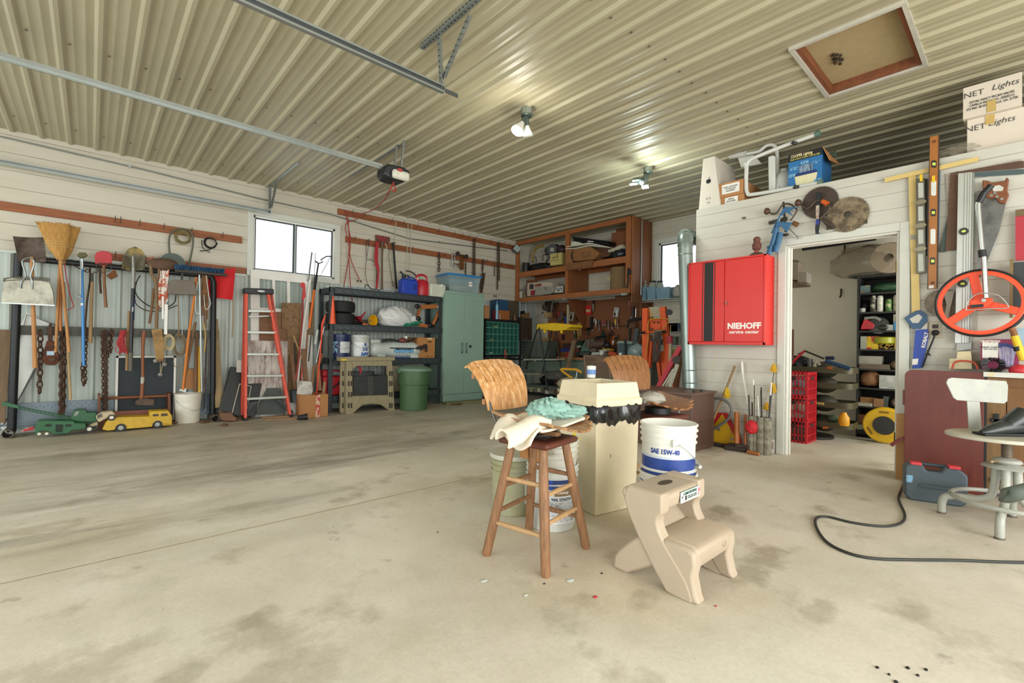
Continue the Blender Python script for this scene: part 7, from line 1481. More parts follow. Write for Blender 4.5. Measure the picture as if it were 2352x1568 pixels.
# beige swing bin with a black liner
BEI=mat('E6DABA',.5,n=.07,sc=4,h2='B8A678',thr=.68,sharp=.12)
t=T('waste_bin','tall square beige waste bin with a black liner and open hooded top','waste bin',(2.535,1.925,0),R(-10))
def frus(a0,a1,z0,z1):return[(a0*x,a0*y,z0)for x,y in((-1,-1),(1,-1),(1,1),(-1,1))]+[(a1*x,a1*y,z1)for x,y in((-1,-1),(1,-1),(1,1),(-1,1))]
def shellf(levels,cap=True):
    v=[];f=[]
    for a,z in levels:v+=[(a*x,a*y,z)for x,y in((-1,-1),(1,-1),(1,1),(-1,1))]
    for i in range(len(levels)-1):
        for j in range(4):f.append((4*i+j,4*i+(j+1)%4,4*i+4+(j+1)%4,4*i+4+j))
    if cap:f.append((3,2,1,0))
    return G().add(v,f)
t('body',shellf([(.172,0),(.176,.005),(.186,.63),(.178,.63),(.165,.02),(.0,.02)]),BEI,bev=.012)
t('hood',shellf([(.196,.672),(.2,.675),(.2,.715),(.19,.722),(.176,.82),(.168,.82),(.182,.72),(.19,.70),(.19,.672)],False),BEI,bev=.008)
rl=random.Random(3);v=[];n=96;lev=[(.188,.565),(.2,.58),(.203,.61),(.2,.65),(.196,.69),(.18,.70)]
for li,(a,z)in enumerate(lev):
    for i in range(n):
        s_=i/n*4;k_=int(s_);u=(s_-k_)*2-1;c=[(u,-1),(1,u),(-u,1),(-1,-u)][k_];w_=.007*math.sin(i*.42)+.004*math.sin(i*1.1+li)+rl.uniform(-.003,.003)
        aa=a+(w_ if 0<li<4 else w_*.3);v.append((c[0]*aa,c[1]*aa,z+(.016*math.sin(i*.55)+.01*math.sin(i*1.7)if li==0 else .004*math.sin(i*1.3))))
f=[(li*n+i,li*n+(i+1)%n,(li+1)*n+(i+1)%n,(li+1)*n+i)for li in range(len(lev)-1)for i in range(n)]
t('liner',G().add(v,f),mat('14161A',.16,n=.2,coat=.5,sc=12),ang=70)
t('nick',G().bx((-.06,-.183,.36),(.003,.002,.02)).bx((.17,-.183,.59),(.02,.002,.006)),mat('5A4F38',.7))

# pail stack in front
t=T('oil_pail','white motor oil pail with a blue band, stacked on a plain pail','pail',(2.395,1.335,.27))
def pail(t,lab=True,m=DIRTW,z=0,n=44,blue=True):
    pr=[(.128,0),(.133,.004),(.139,.12),(.1415,.262),(.150,.264),(.150,.268),(.142,.272),(.144,.295),(.152,.297),(.152,.302),(.1445,.306),(.1457,.326),(.155,.328),(.155,.333),(.1465,.338),(.148,.352),(.154,.354),(.155,.362),(.150,.366),(.144,.362),(.142,.34),(.129,.01),(.0001,.01)]
    return t('shell',G().lathe([(r,z_+z)for r,z_ in pr],n=n),m)
PW=mat('E4E4DA',.42,n=.06,sc=6,h2='BDB193',thr=.7)
pail(t,m=PW);BB=mat('23418C',.4,n=.1,sc=10,h2='7F97C4',thr=.68)
t('blue_band',G().lathe([(.1385,.125),(.1408,.127),(.1418,.185),(.1398,.187)],n=44),BB);t('blue_band',G().lathe([(.137,.095),(.1402,.096),(.1405,.112),(.138,.113)],n=44),BB)
t('pale_band',G().lathe([(.1395,.187),(.1416,.188),(.1424,.20),(.1402,.201)],n=44),mat('C9D3DE',.4));t('rib',G().lathe([(.138,.113),(.149,.115),(.149,.119),(.138,.121)],n=44),PW);t('rib',G().lathe([(.136,.04),(.148,.042),(.148,.046),(.136,.048)],n=44),BB)
a0=math.degrees(math.atan2(-2.395,1.335))+90 # turn the print toward the aisle
wraptext(t,'SAE 15W-40',.1428,-68,.225,.036,mat('1D3F94',.4),width=.155,bold=.0012)
t('bail',G().tube([Vector((.162*math.cos(a),.162*math.sin(a),.272-.145*abs(math.sin((a+R(132))))**1.2))for a in[R(-138)+R(180)*i/28 for i in range(29)]],.0028,6),mat('B9BDB8',.35,.6));t('grip',G().tube([Vector((.166*math.cos(a),.166*math.sin(a),.127+.006*abs(i-3)/3))for i,a in enumerate([R(-62)+R(34)*j/6 for j in range(7)])],.0095,8),PW)
for a in(R(-138),R(42)):t('ear',G().bx((.156*math.cos(a),.156*math.sin(a),.275),(.014,.03,.04),rz=a),PW,bev=.004)
t=T('pail','plain white pail under the motor oil pail, with a black wire bail','pail',(2.395,1.335,0));pail(t,m=PW)
t('bail',G().tube(spline([(-.105,.115,.29),(-.165,.09,.28),(-.19,.03,.23),(-.16,.08,.19)],5),.003,6),BLACK);t('ear',G().bx((-.13,.08,.28),(.02,.03,.05),rz=R(150)),PW,bev=.003)
# pails behind the stool
P1=(2.035,1.875)
t=T('paint_pail','white coatings pail with a printed label standing behind the wooden stool','pail',(*P1,0));GLZ=mat('CFD1CA',.35,n=.1,sc=8,h2='A9A48E',thr=.66)
pail(t,m=GLZ);r_=.1425
t('label',curved_label(r_,-62,18,.05,.30),mat('E4E6E6',.5));t('label_band',curved_label(r_+.001,-60,16,.245,.295),mat('1F3568',.5));t('label_band',curved_label(r_+.0012,-42,4,.205,.245),mat('8A7050',.5));t('emblem',curved_label(r_+.0016,-60,-46,.24,.30),BLUE)
t('print',curved_label(r_+.001,-58,12,.06,.17),mat('D5D8DC',.5,n=.1,sc=90,stretch=(1,1,3),h2='5A6478',thr=.56,sharp=.02))
for s_,a,z,sz,m in(('Industrial & Marine',-18,.268,.012,WHT),('Coatings',-22,.225,.02,WHT),('99% SYNTH',-25,.185,.024,mat('2A3A5A',.5))):wraptext(t,s_,r_+.0016,a,z,sz,m,bold=.0005)
t('bail',G().tube(spline([(-.13,-.09,.27),(-.14,-.12,.2),(-.06,-.175,.13),(.05,-.175,.16),(.14,-.09,.27)],5),.003,6),GALV);t('grip',G().tube([(-.08,-.172,.137),(-.03,-.178,.13),(.02,-.177,.138)],.009,8),WHT)
t=T('plastic_pail','dirty white pail stacked in the coatings pail behind the stool','pail',(*P1,.14));pail(t,m=mat('C4C1B4',.4,n=.12,sc=10,h2='8E8468',thr=.6));t('bail',G().tube(spline([(.14,.0,.27),(.175,-.02,.2),(.16,-.05,.1),(.1,-.12,.05)],5),.003,6),BLACK)
t=T('paint_pail','yellowed clear pail standing left of the coatings pail','pail',(2.02,2.19,0));pail(t,m=mat('A9A78A',.35,n=.1,sc=5,h2='8F8A5A',thr=.55));t('label',curved_label(.143,-15,30,.08,.28),PAPER);t('label_print',curved_label(.144,-12,28,.1,.13),BLUE);t('lid',G().lathe([(.157,.345),(.157,.37),(.1,.372),(.0001,.372)],n=36),mat('C9C8B8',.4))
S('cardboard_flap','torn brown cardboard piece sticking out of the pail behind the stool','cardboard',sil([(300,615),(300,665),(360,680),(400,700),(520,705),(540,615),(410,585)],1.82,.03,kc),mat('A0713F',.85,n=.12),bev=.002)
t=T('yellow_bag','bright yellow printed plastic bag in the pail behind the stool','bag',(2.09,1.86,.47));q=at(1322,1012,y=1.86)
g=G();ctr=at(1319,1014,y=1.86)
for i in range(5):a=2*PI*i/5+.3;g.prism([ctr+Vector((.02*math.cos(a-.5),0,.02*math.sin(a-.5))),ctr+Vector((.06*math.cos(a),-.01,.055*math.sin(a))),ctr+Vector((.02*math.cos(a+.5),0,.02*math.sin(a+.5)))],(0,.02,0))
g.prism([ctr+Vector((.024*math.cos(2*PI*i/8),0,.024*math.sin(2*PI*i/8)))for i in range(8)],(0,.02,0));t('bag',g,mat('E3CC1E',.4,n=.1,sc=40),w=1)
t('bag_body',crumple((2.03,1.875,.46),(.09,.09,.05),71,.3),mat('D8C01C',.4),w=1);t('print',G().bx(ctr+Vector((.015,-.012,.01)),(.02,.002,.003),ry=.5).bx(ctr+Vector((.01,-.012,0)),(.02,.002,.003),ry=.5),BLACK,w=1)
# moulded step stool
TP=mat('B5A590',.5,n=.05,sc=6,h2='9C8A72',thr=.72,bump=.03)
t=T('step_stool','taupe moulded plastic two-step stool with a sticker, in front of the pails','step stool',(2.04,1.1,0))
XL,XR=1.845,2.25
side=[(245,240),(205,300),(195,390),(240,550),(340,790),(500,1120),(640,1380),(690,1430),(905,1525),(925,1500),(905,1400),(850,1260),(760,1100),(700,1000),(620,860),(565,740),(545,650),(555,600),(600,560),(600,350),(540,335)]
prof=[at(*ks(*p),x=XL)for p in side]
def panel(x,d):
    q=[Vector((x,p.y,max(0,p.z)))for p in prof];return G().prism(q,(d,0,0))
t('side_panel',panel(XL,.065),TP,w=1,bev=.014);t('side_panel',panel(XR-.065,.065),TP,w=1,bev=.014)
zt_=.402
t('top_step',G().prism([(XL+.002,1.255,zt_),(XL+.002,1.075,zt_),(XL+.002,1.06,.385),(XL+.002,1.07,.33),(XL+.002,1.10,.315),(XL+.002,1.24,.34),(XL+.002,1.268,.37)],(XR-XL-.004,0,0)),TP,w=1,bev=.012)
t('hand_hole',G().lathe([(.055,0),(.055,.002)],((XL+XR)/2+.01,1.16,zt_),20,sx=1,sy=.42),mat('4A4030',.9),w=1)
t('lower_step',G().prism([(XL+.03,1.12,.222),(XL+.03,.93,.222),(XL+.03,.905,.205),(XL+.03,.91,.14),(XL+.03,.93,.115),(XL+.03,.96,.125),(XL+.03,1.1,.19)],(XR-XL-.06,0,0)),TP,w=1,bev=.012)
for x in(XL+.003,XR-.068):t('step_cheek',G().prism([(x,1.05,.222),(x,.935,.215),(x,.91,.20),(x,.905,.15),(x,.915,.1),(x,.9,.03),(x,.885,.0),(x,.95,0),(x,1.05,.13)],(.065,0,0)),TP,w=1,bev=.012)
rear=[at(*ks(*p),x=XL+.01)for p in((340,790),(240,850),(140,930),(90,990),(75,1145),(220,1208),(480,1115),(560,1100),(520,900))]
for x in(XL+.012,XR-.07):t('rear_leg',G().prism([Vector((x,p.y,max(0,p.z)))for p in rear],(.058,0,0)),TP,w=1,bev=.012)
t('back_panel',G().prism([(XL+.06,1.27,.36),(XL+.06,1.10,.2),(XL+.06,1.12,.19),(XL+.06,1.30,.35)],(XR-XL-.12,0,0)),TP,w=1)
for i in range(9):pass
g=G().bx(((XL+XR)/2+.06,1.057,.362),(.19,.003,.05));t('sticker',g,mat('DDE6E0',.4,n=.04),w=1)
t('sticker_edge',G().bx(((XL+XR)/2+.06,1.058,.338),(.19,.0025,.003)).bx(((XL+XR)/2+.06,1.058,.386),(.19,.0025,.003)),mat('3E8A6A',.5),w=1)
sx0=(XL+XR)/2+.06-2.04
t.txt('CARRY-TOP STOOL',(sx0-.005,1.0545-1.1,.375),.017,mat('2E5A4A',.5),width=.12,bold=.0005);t.txt('2-STEP  LIGHT  STURDY\nCONVENIENT HANDLE',(sx0+.01,1.0545-1.1,.355),.008,mat('5E6E66',.5),width=.09)
t('sticker_picture',G().bx(((XL+XR)/2-.015,1.0552,.362),(.022,.001,.035)),mat('3A4440',.5,n=.3,sc=90,h2='DDE6E0',thr=.5,sharp=.01),w=1);t('sticker_logo',G().bx(((XL+XR)/2+.14,1.0552,.362),(.02,.001,.036)),mat('E86A78',.5,n=.2,sc=90,h2='F0D0D0',thr=.5,sharp=.02),w=1);t('barcode',G().bx(((XL+XR)/2+.012,1.0552,.355),(.014,.001,.022)),BLACK,w=1)
t('emboss',G().torus(((XL+XR)/2+.08,.9055,.175),.014,.0015,20,5,rx=PI/2),TP,w=1)
# litter on the floor
for i,(x,y,c,s_)in enumerate([(1367,1370,'C8323A',.012),(1112,1333,'C9D0CC',.02),(1310,1332,'C9D3D0',.022),(1208,1366,'C9CCC4',.012),(1644,1391,'B03038',.006),(1005,1222,'7A6A44',.008),(1382,1316,'26241E',.007),(1250,1340,'26241E',.006),(2015,1532,'26241E',.008),(2085,1533,'26241E',.009),(2127,1537,'26241E',.008),(2108,1550,'26241E',.007),(2058,1565,'26241E',.009),(2042,1548,'26241E',.006)]):
    S('floor_speck',['small red scrap on the bare floor left of the step stool','pale flake on the floor near the stool front-left leg','pale flake on the floor near the stool front leg','small pale flake below the stool front leg','tiny red scrap in front of the step stool','brown crumb on the floor left of the stool','black pellet right of the stool front leg','black pellet under the stool front leg','black pellet at the bottom right, leftmost in the upper line','black pellet at the bottom right, second in the upper line','black pellet at the bottom right, third in the upper line','black pellet at the bottom right, right of the lowest','black pellet at the bottom right, lowest','black pellet at the bottom right, left and smallest'][i],'speck',G().ell(at(x,y,z=.002),(s_,s_*.7,.003),8,4),mat(c,.8))
# ================================================================ right wall and inner room
def R_(x,y,X=5.1):return at(x,y,x=X)
def sr(pts,X=5.12,d=.02,k=None):return sil(pts,None,d,k,x=X)
kr=K(1580,280,4.9);kq=K(2020,140,2.178);ki=K(1780,540,3.0156);kp=K(2030,720,2.705);kl=K(1480,480,2.613)
REDC=mat('D2241C',.38,n=.04,sc=3)
t=T('red_cabinet','bright red two-door wall cabinet lettered NIEHOFF with black stripes','cabinet',(4.9,2.12,1.09),R(-90))
W2,Hc=.397,.898
t('body',G().box(-W2,W2,.02,.248,0,Hc),REDC,bev=.004);
for n_,a,b in(('door',-W2+.02,-.002),('door',.002,W2-.02)):t(n_,G().box(a-.0,b,-.002,.02,.03,Hc-.02),REDC,bev=.004)
t('frame',G().box(-W2,W2,.0,.02,0,.028).box(-W2,W2,0,.02,Hc-.018,Hc).box(-W2,-W2+.018,0,.02,0,Hc).box(W2-.018,W2,0,.02,0,Hc),REDC,bev=.002)
for x0_,x1_ in((-.236,-.228),(-.214,-.118),(-.106,-.098)):t('stripe',G().box(x0_,x1_,-.0035,-.002,.035,Hc-.022),mat('15120F',.5))
t.txt('NIEHOFF',(.20,-.004,.19),.082,mat('F2ECE4',.4),width=.325,bold=.0035);t.txt('service center',(.20,-.004,.13),.046,mat('F2ECE4',.4),width=.29,bold=.0012)
t('lock',G().lathe([(.012,-.012),(.012,0)],(.025,-.002,.44),14,'y').bx((.03,-.015,.425),(.01,.004,.03)),mat('9A6A5A',.4,.5))
# things on top of the partition
def top(label,name,cat,p0,p1,X,d,m,k=kr,rz=0,**kw):
    a=at(*k(*p0),x=X);b=at(*k(*p1),x=X);y0_,y1_=min(a.y,b.y),max(a.y,b.y);z1_=max(a.z,b.z);t=T(name,label,cat,(X,(y0_+y1_)/2,ZP),R(-90)+rz);w_=(y1_-y0_)/2;h_=z1_-ZP
    t('box',G().box(-w_,w_,0,d,0,h_),m,**kw);return t,w_,h_
CWH=mat('D5CDBF',.6,n=.03)
t=T('computer_carton','tall white wedge-shaped computer carton with a black apple emblem on the partition top','box',(5.17,2.47,ZP),R(-90))
a=at(*kr(122,970),x=5.17);b=at(*kr(365,925),x=5.17);c=at(*kr(172,420),x=5.17);d=at(*kr(300,382),x=5.17);ya=lambda p:-(p.y-2.47);h_=(c.z+d.z)/2-ZP
t('box',G().prism([(ya(a),0,0),(ya(b),0,0),(ya(d),0,h_),(ya(c),0,h_)],(0,.52,0)),CWH)
ax,az=ya(at(*kr(232,668),x=5.17)),at(*kr(232,668),x=5.17).z-ZP
for s_ in(-1,1):pass
t('emblem',G().ell((ax-.008,-.001,az),(.02,.002,.025),16,8).ell((ax+.008,-.001,az),(.02,.002,.025),16,8).ell((ax+.008,-.001,az+.038),(.005,.002,.011),10,6,ry=R(35)),mat('1A1A1C',.4));t('print',G().bx((ax,-.001,.11),(.05,.002,.03)).bx((ax,-.001,.06),(.04,.002,.02)),mat('8E8A80',.6,n=.3,sc=120,h2='D5CDBF',thr=.5,sharp=.02))
t2,w_,h2_=top('lower of the two brown parts cartons beside the white computer carton','brown_carton','box',(372,925),(632,800),5.2,.5,CARD);t2('label',G().bx((-.01,-.002,h2_*.5),(.14,.003,h2_*.75)),PAPER);t2.txt('WALL\nFIXTURE',(-.01,-.005,h2_*.5),.024,BLACK)
a=at(*kr(350,840),x=5.2);b=at(*kr(625,620),x=5.2);zz=ZP+h2_+.001
t=T('brown_carton','upper brown parts carton with a white label, resting on the lower one','box',(5.19,(a.y+b.y)/2,zz),R(-90));w_=abs(a.y-b.y)/2;h_=b.z-zz;t('box',G().box(-w_,w_,0,.5,0,h_-.02),CARD);t('label',G().bx((0,-.002,h_*.47),(.19,.003,h_*.6)),PAPER);t.txt('WALL FIXTURE\nOUTDOOR\nLANTERN',(0,-.005,h_*.45),.022,BLACK)
def R5(x,y,X=5.25):return at(*kr(x,y),x=X)
t=T('shower_chair','white tubular folding shower chair lying on its side on the partition top','shower chair',(5.35,2.0,ZP));WT=mat('D5D6CE',.35,n=.05)
t('frame_tube',G().tube(spline([R5(640,470,5.22),R5(660,500,5.22),R5(655,700,5.22),R5(670,800,5.22),R5(740,815,5.22),R5(1210,735,5.22),R5(1460,690,5.22)],7),.02,10),WT,w=1)
t('frame_tube',G().tube(spline([R5(650,520,5.22),R5(700,430,5.22),R5(850,360,5.22),R5(1000,300,5.22),R5(1200,225,5.22),R5(1430,145,5.22)],7),.019,10),WT,w=1)
t('frame_tube',G().tube(spline([R5(660,360,5.45),R5(800,330,5.45),R5(880,270,5.45),R5(960,262,5.45),R5(1000,330,5.45),R5(1010,560,5.45),R5(1015,790,5.3)],6),.018,10),WT,w=1)
t('rubber_tip',G().tube([R5(1430,146,5.22),R5(1488,122,5.22)],[.026,.034],12),mat('5E7A6C',.5),w=1);t('rubber_tip',G().tube([R5(1600,375,5.5),R5(1665,360,5.5)],[.026,.034],12),mat('4E6458',.5),w=1);t('rubber_tip',G().tube([R5(1462,690,5.22),R5(1515,680,5.22)],[.026,.034],12),mat('6E8A7A',.5),w=1)
t('grip',G().tube([R5(475,392,5.5),R5(650,355,5.45)],[.03,.03],10),WT,w=1);t('seat_panel',sr([(560,400),(740,370),(830,470),(600,510)],5.5,.02,kr),WT,w=1)
t('clip',G().tube([R5(1190,250,5.2),R5(1205,220,5.2)],.026,10).tube([R5(1215,750,5.2),R5(1225,715,5.2)],.026,10),DST,w=1)
t('backrest',G().join(sr([(905,770),(900,390),(950,370),(975,380),(978,765)],5.3,.05,kr)),WT,w=1,bev=.01)
S('white_jug','white plastic jug standing behind the shower chair','jug',G().lathe([(.1,0),(.11,.02),(.11,.2),(.09,.26),(.04,.30),(.04,.33),(.0001,.33)],on(R5(1080,720,5.45),ZP),20),mat('C4C6BE',.4))
t=T('lamp_carton','blue and black printed carton showing a yard lamp on the partition top','box',(5.27,1.4,ZP),R(-90))
a=at(*kr(1128,740),x=5.27);b=at(*kr(1508,660),x=5.27);c=at(*kr(1120,350),x=5.27);d=at(*kr(1500,270),x=5.27);w_=(a.y-b.y)/2;yc=(a.y+b.y)/2;t.o.location.y=yc;t.m=Matrix.Translation((5.27,yc,ZP))@Matrix.Rotation(R(-90),4,'Z');t.mi=t.m.inverted();h_=d.z-ZP-.01
t('box',G().box(-w_,w_,0,.32,0,h_),mat('2A6FA8',.5,n=.05));t('black_band',G().box(-w_-.001,w_+.001,-.002,.0,h_*.81,h_),BLACK);t('flap',G().prism([(w_,0,h_),(w_,.3,h_),(w_+.08,.3,h_-.12),(w_+.06,.0,h_-.15)],(.004,0,.002)),CARD)
t.txt('COOPER Lighting',(-.03,-.004,h_*.93),.042,mat('E8D8A0',.5),width=w_*1.3,bold=.001);t.txt('Dusk-to-Dawn Outdoor Security Light',(0,-.004,h_*.855),.026,mat('E6DE7A',.5),width=w_*1.75)
t('picture_globe',G().lathe([(.07,0),(.085,.02),(.1,.12),(.0001,.12)],(.01,0,h_*.1),20,sy=.03).tf((0,-.002,0)),mat('E0D9AE',.5));t('picture_rim',G().lathe([(.1,.0),(.09,.03),(.0001,.03)],(.01,-.004,h_*.1+.12),20,sy=.04),mat('23386E',.5));t('picture_fins',G().lathe([(.06,0),(.06,.07),(.0001,.075)],(.01,-.005,h_*.1+.15),16,sy=.04),mat('2A3A5A',.5,n=.5,sc=60,stretch=(3,1,.3),h2='9AB0C8',thr=.5))
for x,z in((-.12,.62),(.12,.66),(-.14,.45),(-.13,.15),(.14,.2),(.0,.72)):t('print',G().bx((x*w_/.19,-.002,h_*z),(.07,.003,.03)),mat('8FC0D8',.5,n=.2,sc=120,h2='2A6FA8',thr=.5,sharp=.02))
for i,(lb,p0,p1,zb,X)in enumerate((('lower white carton hand-lettered NET Lights at the top right',(438,460),(760,255),ZP,5.2),('upper white carton hand-lettered NET Lights with a printed address',(418,285),(713,100),None,5.16))):
    a=at(*kq(*p0),x=X);b=at(*kq(*p1),x=X);
    if i==0:z0_=ZP;z1_=at(*kq(440,298),x=X).z;zl=z1_
    else:z0_=zl+.002;z1_=at(*kq(420,137),x=X).z
    w_=(a.y-b.y)/2;t=T('light_carton',lb,'box',(X,(a.y+b.y)/2,z0_),R(-90),'net light cartons');h_=z1_-z0_
    t('box',G().box(-w_,w_,0,.42,0,h_),mat('D8CDBC',.7,n=.06,sc=5));INK=mat('3A3A3A',.6);xo=-.0 if i else-.06
    t.txt('NET',(-w_*.62+xo*.3,-.003,h_*.72),.062,INK,bold=-.0005,ry=R(0));t.txt('Lights',(w_*.45+xo,-.003,h_*.75),.062,INK,bold=-.0005,shear=.25);t('tape',G().bx((0 if i else-.045,-.003,h_*.2 if i else h_*.9),(.05,.002,.09)),mat('C4A866',.25))
    if i:t.txt('DETAIL FANCY PECAN HALVES\nCAMILLA PECAN CO. (5050211)\n275 IND. BLVD. CAMILLA, GA. 31730',(0,-.003,h_*.37),.026,BLACK,width=w_*1.75)
t=T('glass_dish','plastic-wrapped amber dish on the partition top beside the level','dish',on(R5(1e-3,1e-3),0));p=at(*kq(385,440),x=5.2);t.o.location=(0,0,0);t.m=Matrix();t.mi=Matrix()
t('dish',G().lathe([(.04,0),(.075,.05),(.065,.055),(.035,.012),(.0001,.012)],(5.24,p.y,ZP),20),mat('5A4630',.3,n=.3));t('wrap',crumple((5.24,p.y,ZP+.045),(.07,.14,.05),81,.4),mat('B5AE98',.2,alpha=.35,n=.1))

# blades, braces and caulking guns on the partition wall
def blade(label,c,r,n,X,m,k=kr,hub=.03):
    p=at(*k(*c),x=X);pts=[]
    for i in range(n):a=2*PI*i/n;pts+=[p+Vector((0,r*math.cos(a),r*math.sin(a))),p+Vector((0,r*.93*math.cos(a+.8*2*PI/n),r*.93*math.sin(a+.8*2*PI/n)))]
    t=T('circular_saw_disc',label,'saw blade',p,group='circular saw blades');t('disc',G().prism(pts,(.004,0,0)),m,w=1);t('arbor',G().lathe([(hub,-.003),(hub*.6,-.006),(hub*.5,0),(hub*.55,.004)],p,20,'x'),mat('4A443C',.5,.5),w=1);return t
blade('dark brown circular saw blade hanging left of the rusty one, above the door',(1485,905),.155,52,5.13,mat('4E423A',.6,.4,n=.2,sc=10));blade('mottled rusty pale circular saw blade above the door',(1800,1040),.165,48,5.125,mat('94856A',.7,.3,n=.3,sc=22,h2='5E5240',thr=.5))
t=blade('small rusty saw blade hanging below the levels beside the outlet',(315,1210),.115,30,5.12,mat('7A7060',.7,.4,n=.3,sc=20),kq);t('blade_guide',sr([(320,1150),(375,1150),(330,1345),(310,1340),(335,1220)],5.1,.01,kq),mat('9A9488',.5,.4),w=1)
def brace(label,pts,kn,grip,gm,X=5.06):
    t=T('hand_brace',label,'hand brace',at(*kr(*pts[-1]),x=X));t('crank',G().tube(spline([R5(*p,X)for p in pts],4),.0085,7),mat('5E5448',.45,.6,n=.2),w=1);t('knob',G().ell(R5(*kn,X),(.03,.03,.035)),mat('4E3226',.5,n=.2),w=1);t('grip',G().tube([R5(*grip[0],X),R5(*grip[1],X)],[.02,.024],10),gm,w=1)
brace('hand brace with an orange grip crossing the dark saw blade',[(1260,920),(1320,965),(1370,960),(1440,890),(1510,890),(1590,945),(1590,990),(1510,1070),(1500,1100),(1600,1160)],(1240,910),((1510,890),(1575,925)),mat('C85A1E',.5));brace('older hand brace behind the blue caulking guns',[(900,1010),(960,1035),(1010,1010),(1070,930),(1150,925),(1220,980),(1220,1010),(1170,1090),(1150,1110)],(890,1005),((1180,1130),(1235,1160)),HWD)
S('wood_chisel','dark wooden-handled rasp below the dark saw blade','rasp',G().tube([R5(1490,1070,5.09),R5(1600,1160,5.09),R5(1660,1190,5.1)],[.018,.024,.01],8),mat('3E3028',.6));S('steel_strap','short dark steel bar behind the rusty saw blade','bar',G().bar(R5(1560,1185,5.14),R5(2020,1108,5.14),.05,.01,up=(1,0,0)),mat('5A5048',.6,.4))
t=T('pry_bar','black flat pry bar with a label hanging over the dark saw blade','pry bar',R5(1455,1260,5.08));t('bar',sr([(1435,795),(1495,785),(1490,1100),(1470,1240),(1490,1255),(1435,1260),(1430,1200),(1440,1100)],5.07,.012,kr),mat('2A2E30',.4,.4),w=1,bev=.002);t('label',sr([(1440,940),(1478,935),(1475,1090),(1440,1095)],5.067,.003,kr),mat('B5AE9C',.5,n=.3,sc=60,h2='8E3A3A',thr=.56),w=1);t('badge',sr([(1440,1100),(1478,1095),(1475,1150),(1440,1160)],5.067,.003,kr),mat('2C3A8C',.5),w=1)
BLG=mat('2C5F86',.45,n=.2,sc=16,h2='8A9A92',thr=.68)
for lb,tb,fr in(('front blue caulking gun with a paint-spotted barrel',[(1000,1200),(960,1350),(910,1490)],[(985,1120),(1180,1130),(1150,1155),(1110,1240),(1040,1165),(1000,1210),(960,1200)]),('rear blue caulking gun hanging behind the front one',[(1045,1245),(1020,1350),(985,1465)],[(1090,955),(1260,960),(1180,975),(1140,1000),(1180,1060),(1100,1010),(1040,1060),(960,1250),(930,1250),(1060,990)])):
    X=5.02 if 'front' in lb else 5.07;t=T('caulking_gun',lb,'caulking gun',R5(*tb[-1],X));t('barrel',G().tube([R5(*p,X)for p in tb],.026,10),BLG,w=1);t('frame',sr(fr,X-.01,.02,kr),BLG,w=1,bev=.003);t('end_cap',G().tube([R5(tb[-1][0]+8,tb[-1][1]-60,X),R5(tb[-1][0]-2,tb[-1][1]-55,X)],.036,10),BLG,w=1);t('rod',G().tube([R5(fr[0][0]+30,fr[0][1]+20,X),R5(fr[0][0]+90,900 if X>5.05 else 1000,X)],.005,6),GALV,w=1)
S('clamp_jaws','dark bar clamps hanging behind the blue caulking guns','clamp',G().join(sr([(905,1120),(1080,1070),(1110,1065),(1110,1100),(910,1150)],5.09,.03,kr)).tube([R5(1075,900,5.1),R5(1100,1240,5.1)],.01,6).ell(R5(1100,1270,5.09),(.02,.03,.015)),mat('3E3A34',.6,.3));S('long_bolt','thin steel rod slanting out below the caulking guns','rod',G().tube([R5(1130,1190,5.09),R5(1245,1305,5.09)],.005,6).ell(R5(1240,1300,5.09),.014),SIL)
t=T('line_reel','red capped line reel wound with brown cord on top of the red cabinet','reel',on(R5(775,1480,4.98),1.99));t('stem',G().tube([R5(772,1470,4.98),R5(780,1310,4.98)],.02,10),mat('A82E34',.5),w=1);t('winding',G().lathe([(.02,0),(.04,.02),(.045,.06),(.03,.09),(.035,.12),(.02,.14)],R5(775,1450,4.98),14),mat('6E4238',.8,n=.4,sc=60),w=1);t('base',G().lathe([(.08,0),(.05,.03),(.02,.04)],on(R5(775,1490,4.98),1.99),16),mat('5E4A38',.7),w=1)
S('small_hook','small steel clip screwed to the boards above the red cabinet','clip',G().bx(R5(632,1080,5.14),(.012,.03,.02)),mat('5E574A',.5))
# levels, squares, saws
def hang_r(name,label,cat,*parts,k=kq):
    t=None
    for nm,pts,X,d,m,*kw in parts:
        g=G().tube([at(*k(*p),x=X)for p in pts[0]],pts[1],8)if isinstance(pts,tuple)else sr(pts,X,d,k)
        if t is None:t=T(name,label,cat,min(g.v,key=lambda v:v.z))
        t(nm,g,m,w=1,**(kw[0]if kw else{}))
    return t
YW=mat('D8BE78',.5,n=.08,sc=4);HOLE=mat('C9C9BE',.6);CHR=mat('6E6A5E',.35,.8,n=.2,sc=20);VIAL=mat('D3DE6A',.2,n=0)
hang_r('t_square','long yellow wooden T-square hanging on the boards right of the door','T-square',('blade',[(145,575),(182,572),(205,1310),(163,1315)],5.12,.006,YW),('head',[(25,585),(493,478),(495,500),(27,606)],5.108,.012,YW),('tape',[(156,870),(180,868),(180,892),(156,894)],5.118,.003,mat('9A968C',.4)))
t=hang_r('aluminium_level','grey cast aluminium level with oval windows hanging over the T-square','level',('body',[(182,590),(228,585),(232,1058),(184,1064)],5.085,.02,CHR,{'bev':.004}),('yellow_hook',[(200,570),(215,565),(215,600),(202,602)],5.07,.02,YEL))
for a,b in((610,685),(728,800),(845,915),(965,1052)):t('opening',sr([(193,a),(219,a-2),(221,b-2),(195,b)],5.083,.003,kq),mat('B5B8AE',.6),w=1)
for y in(706,823,940):c=at(*kq(205,y),x=5.08);t('bubble_vial',G().lathe([(.038,-.004),(.038,.004)],c,20,'x',sy=1,sx=.5).lathe([(.02,-.008),(.02,0)],c,14,'x'),mat('8E8770',.3,.5),w=1)
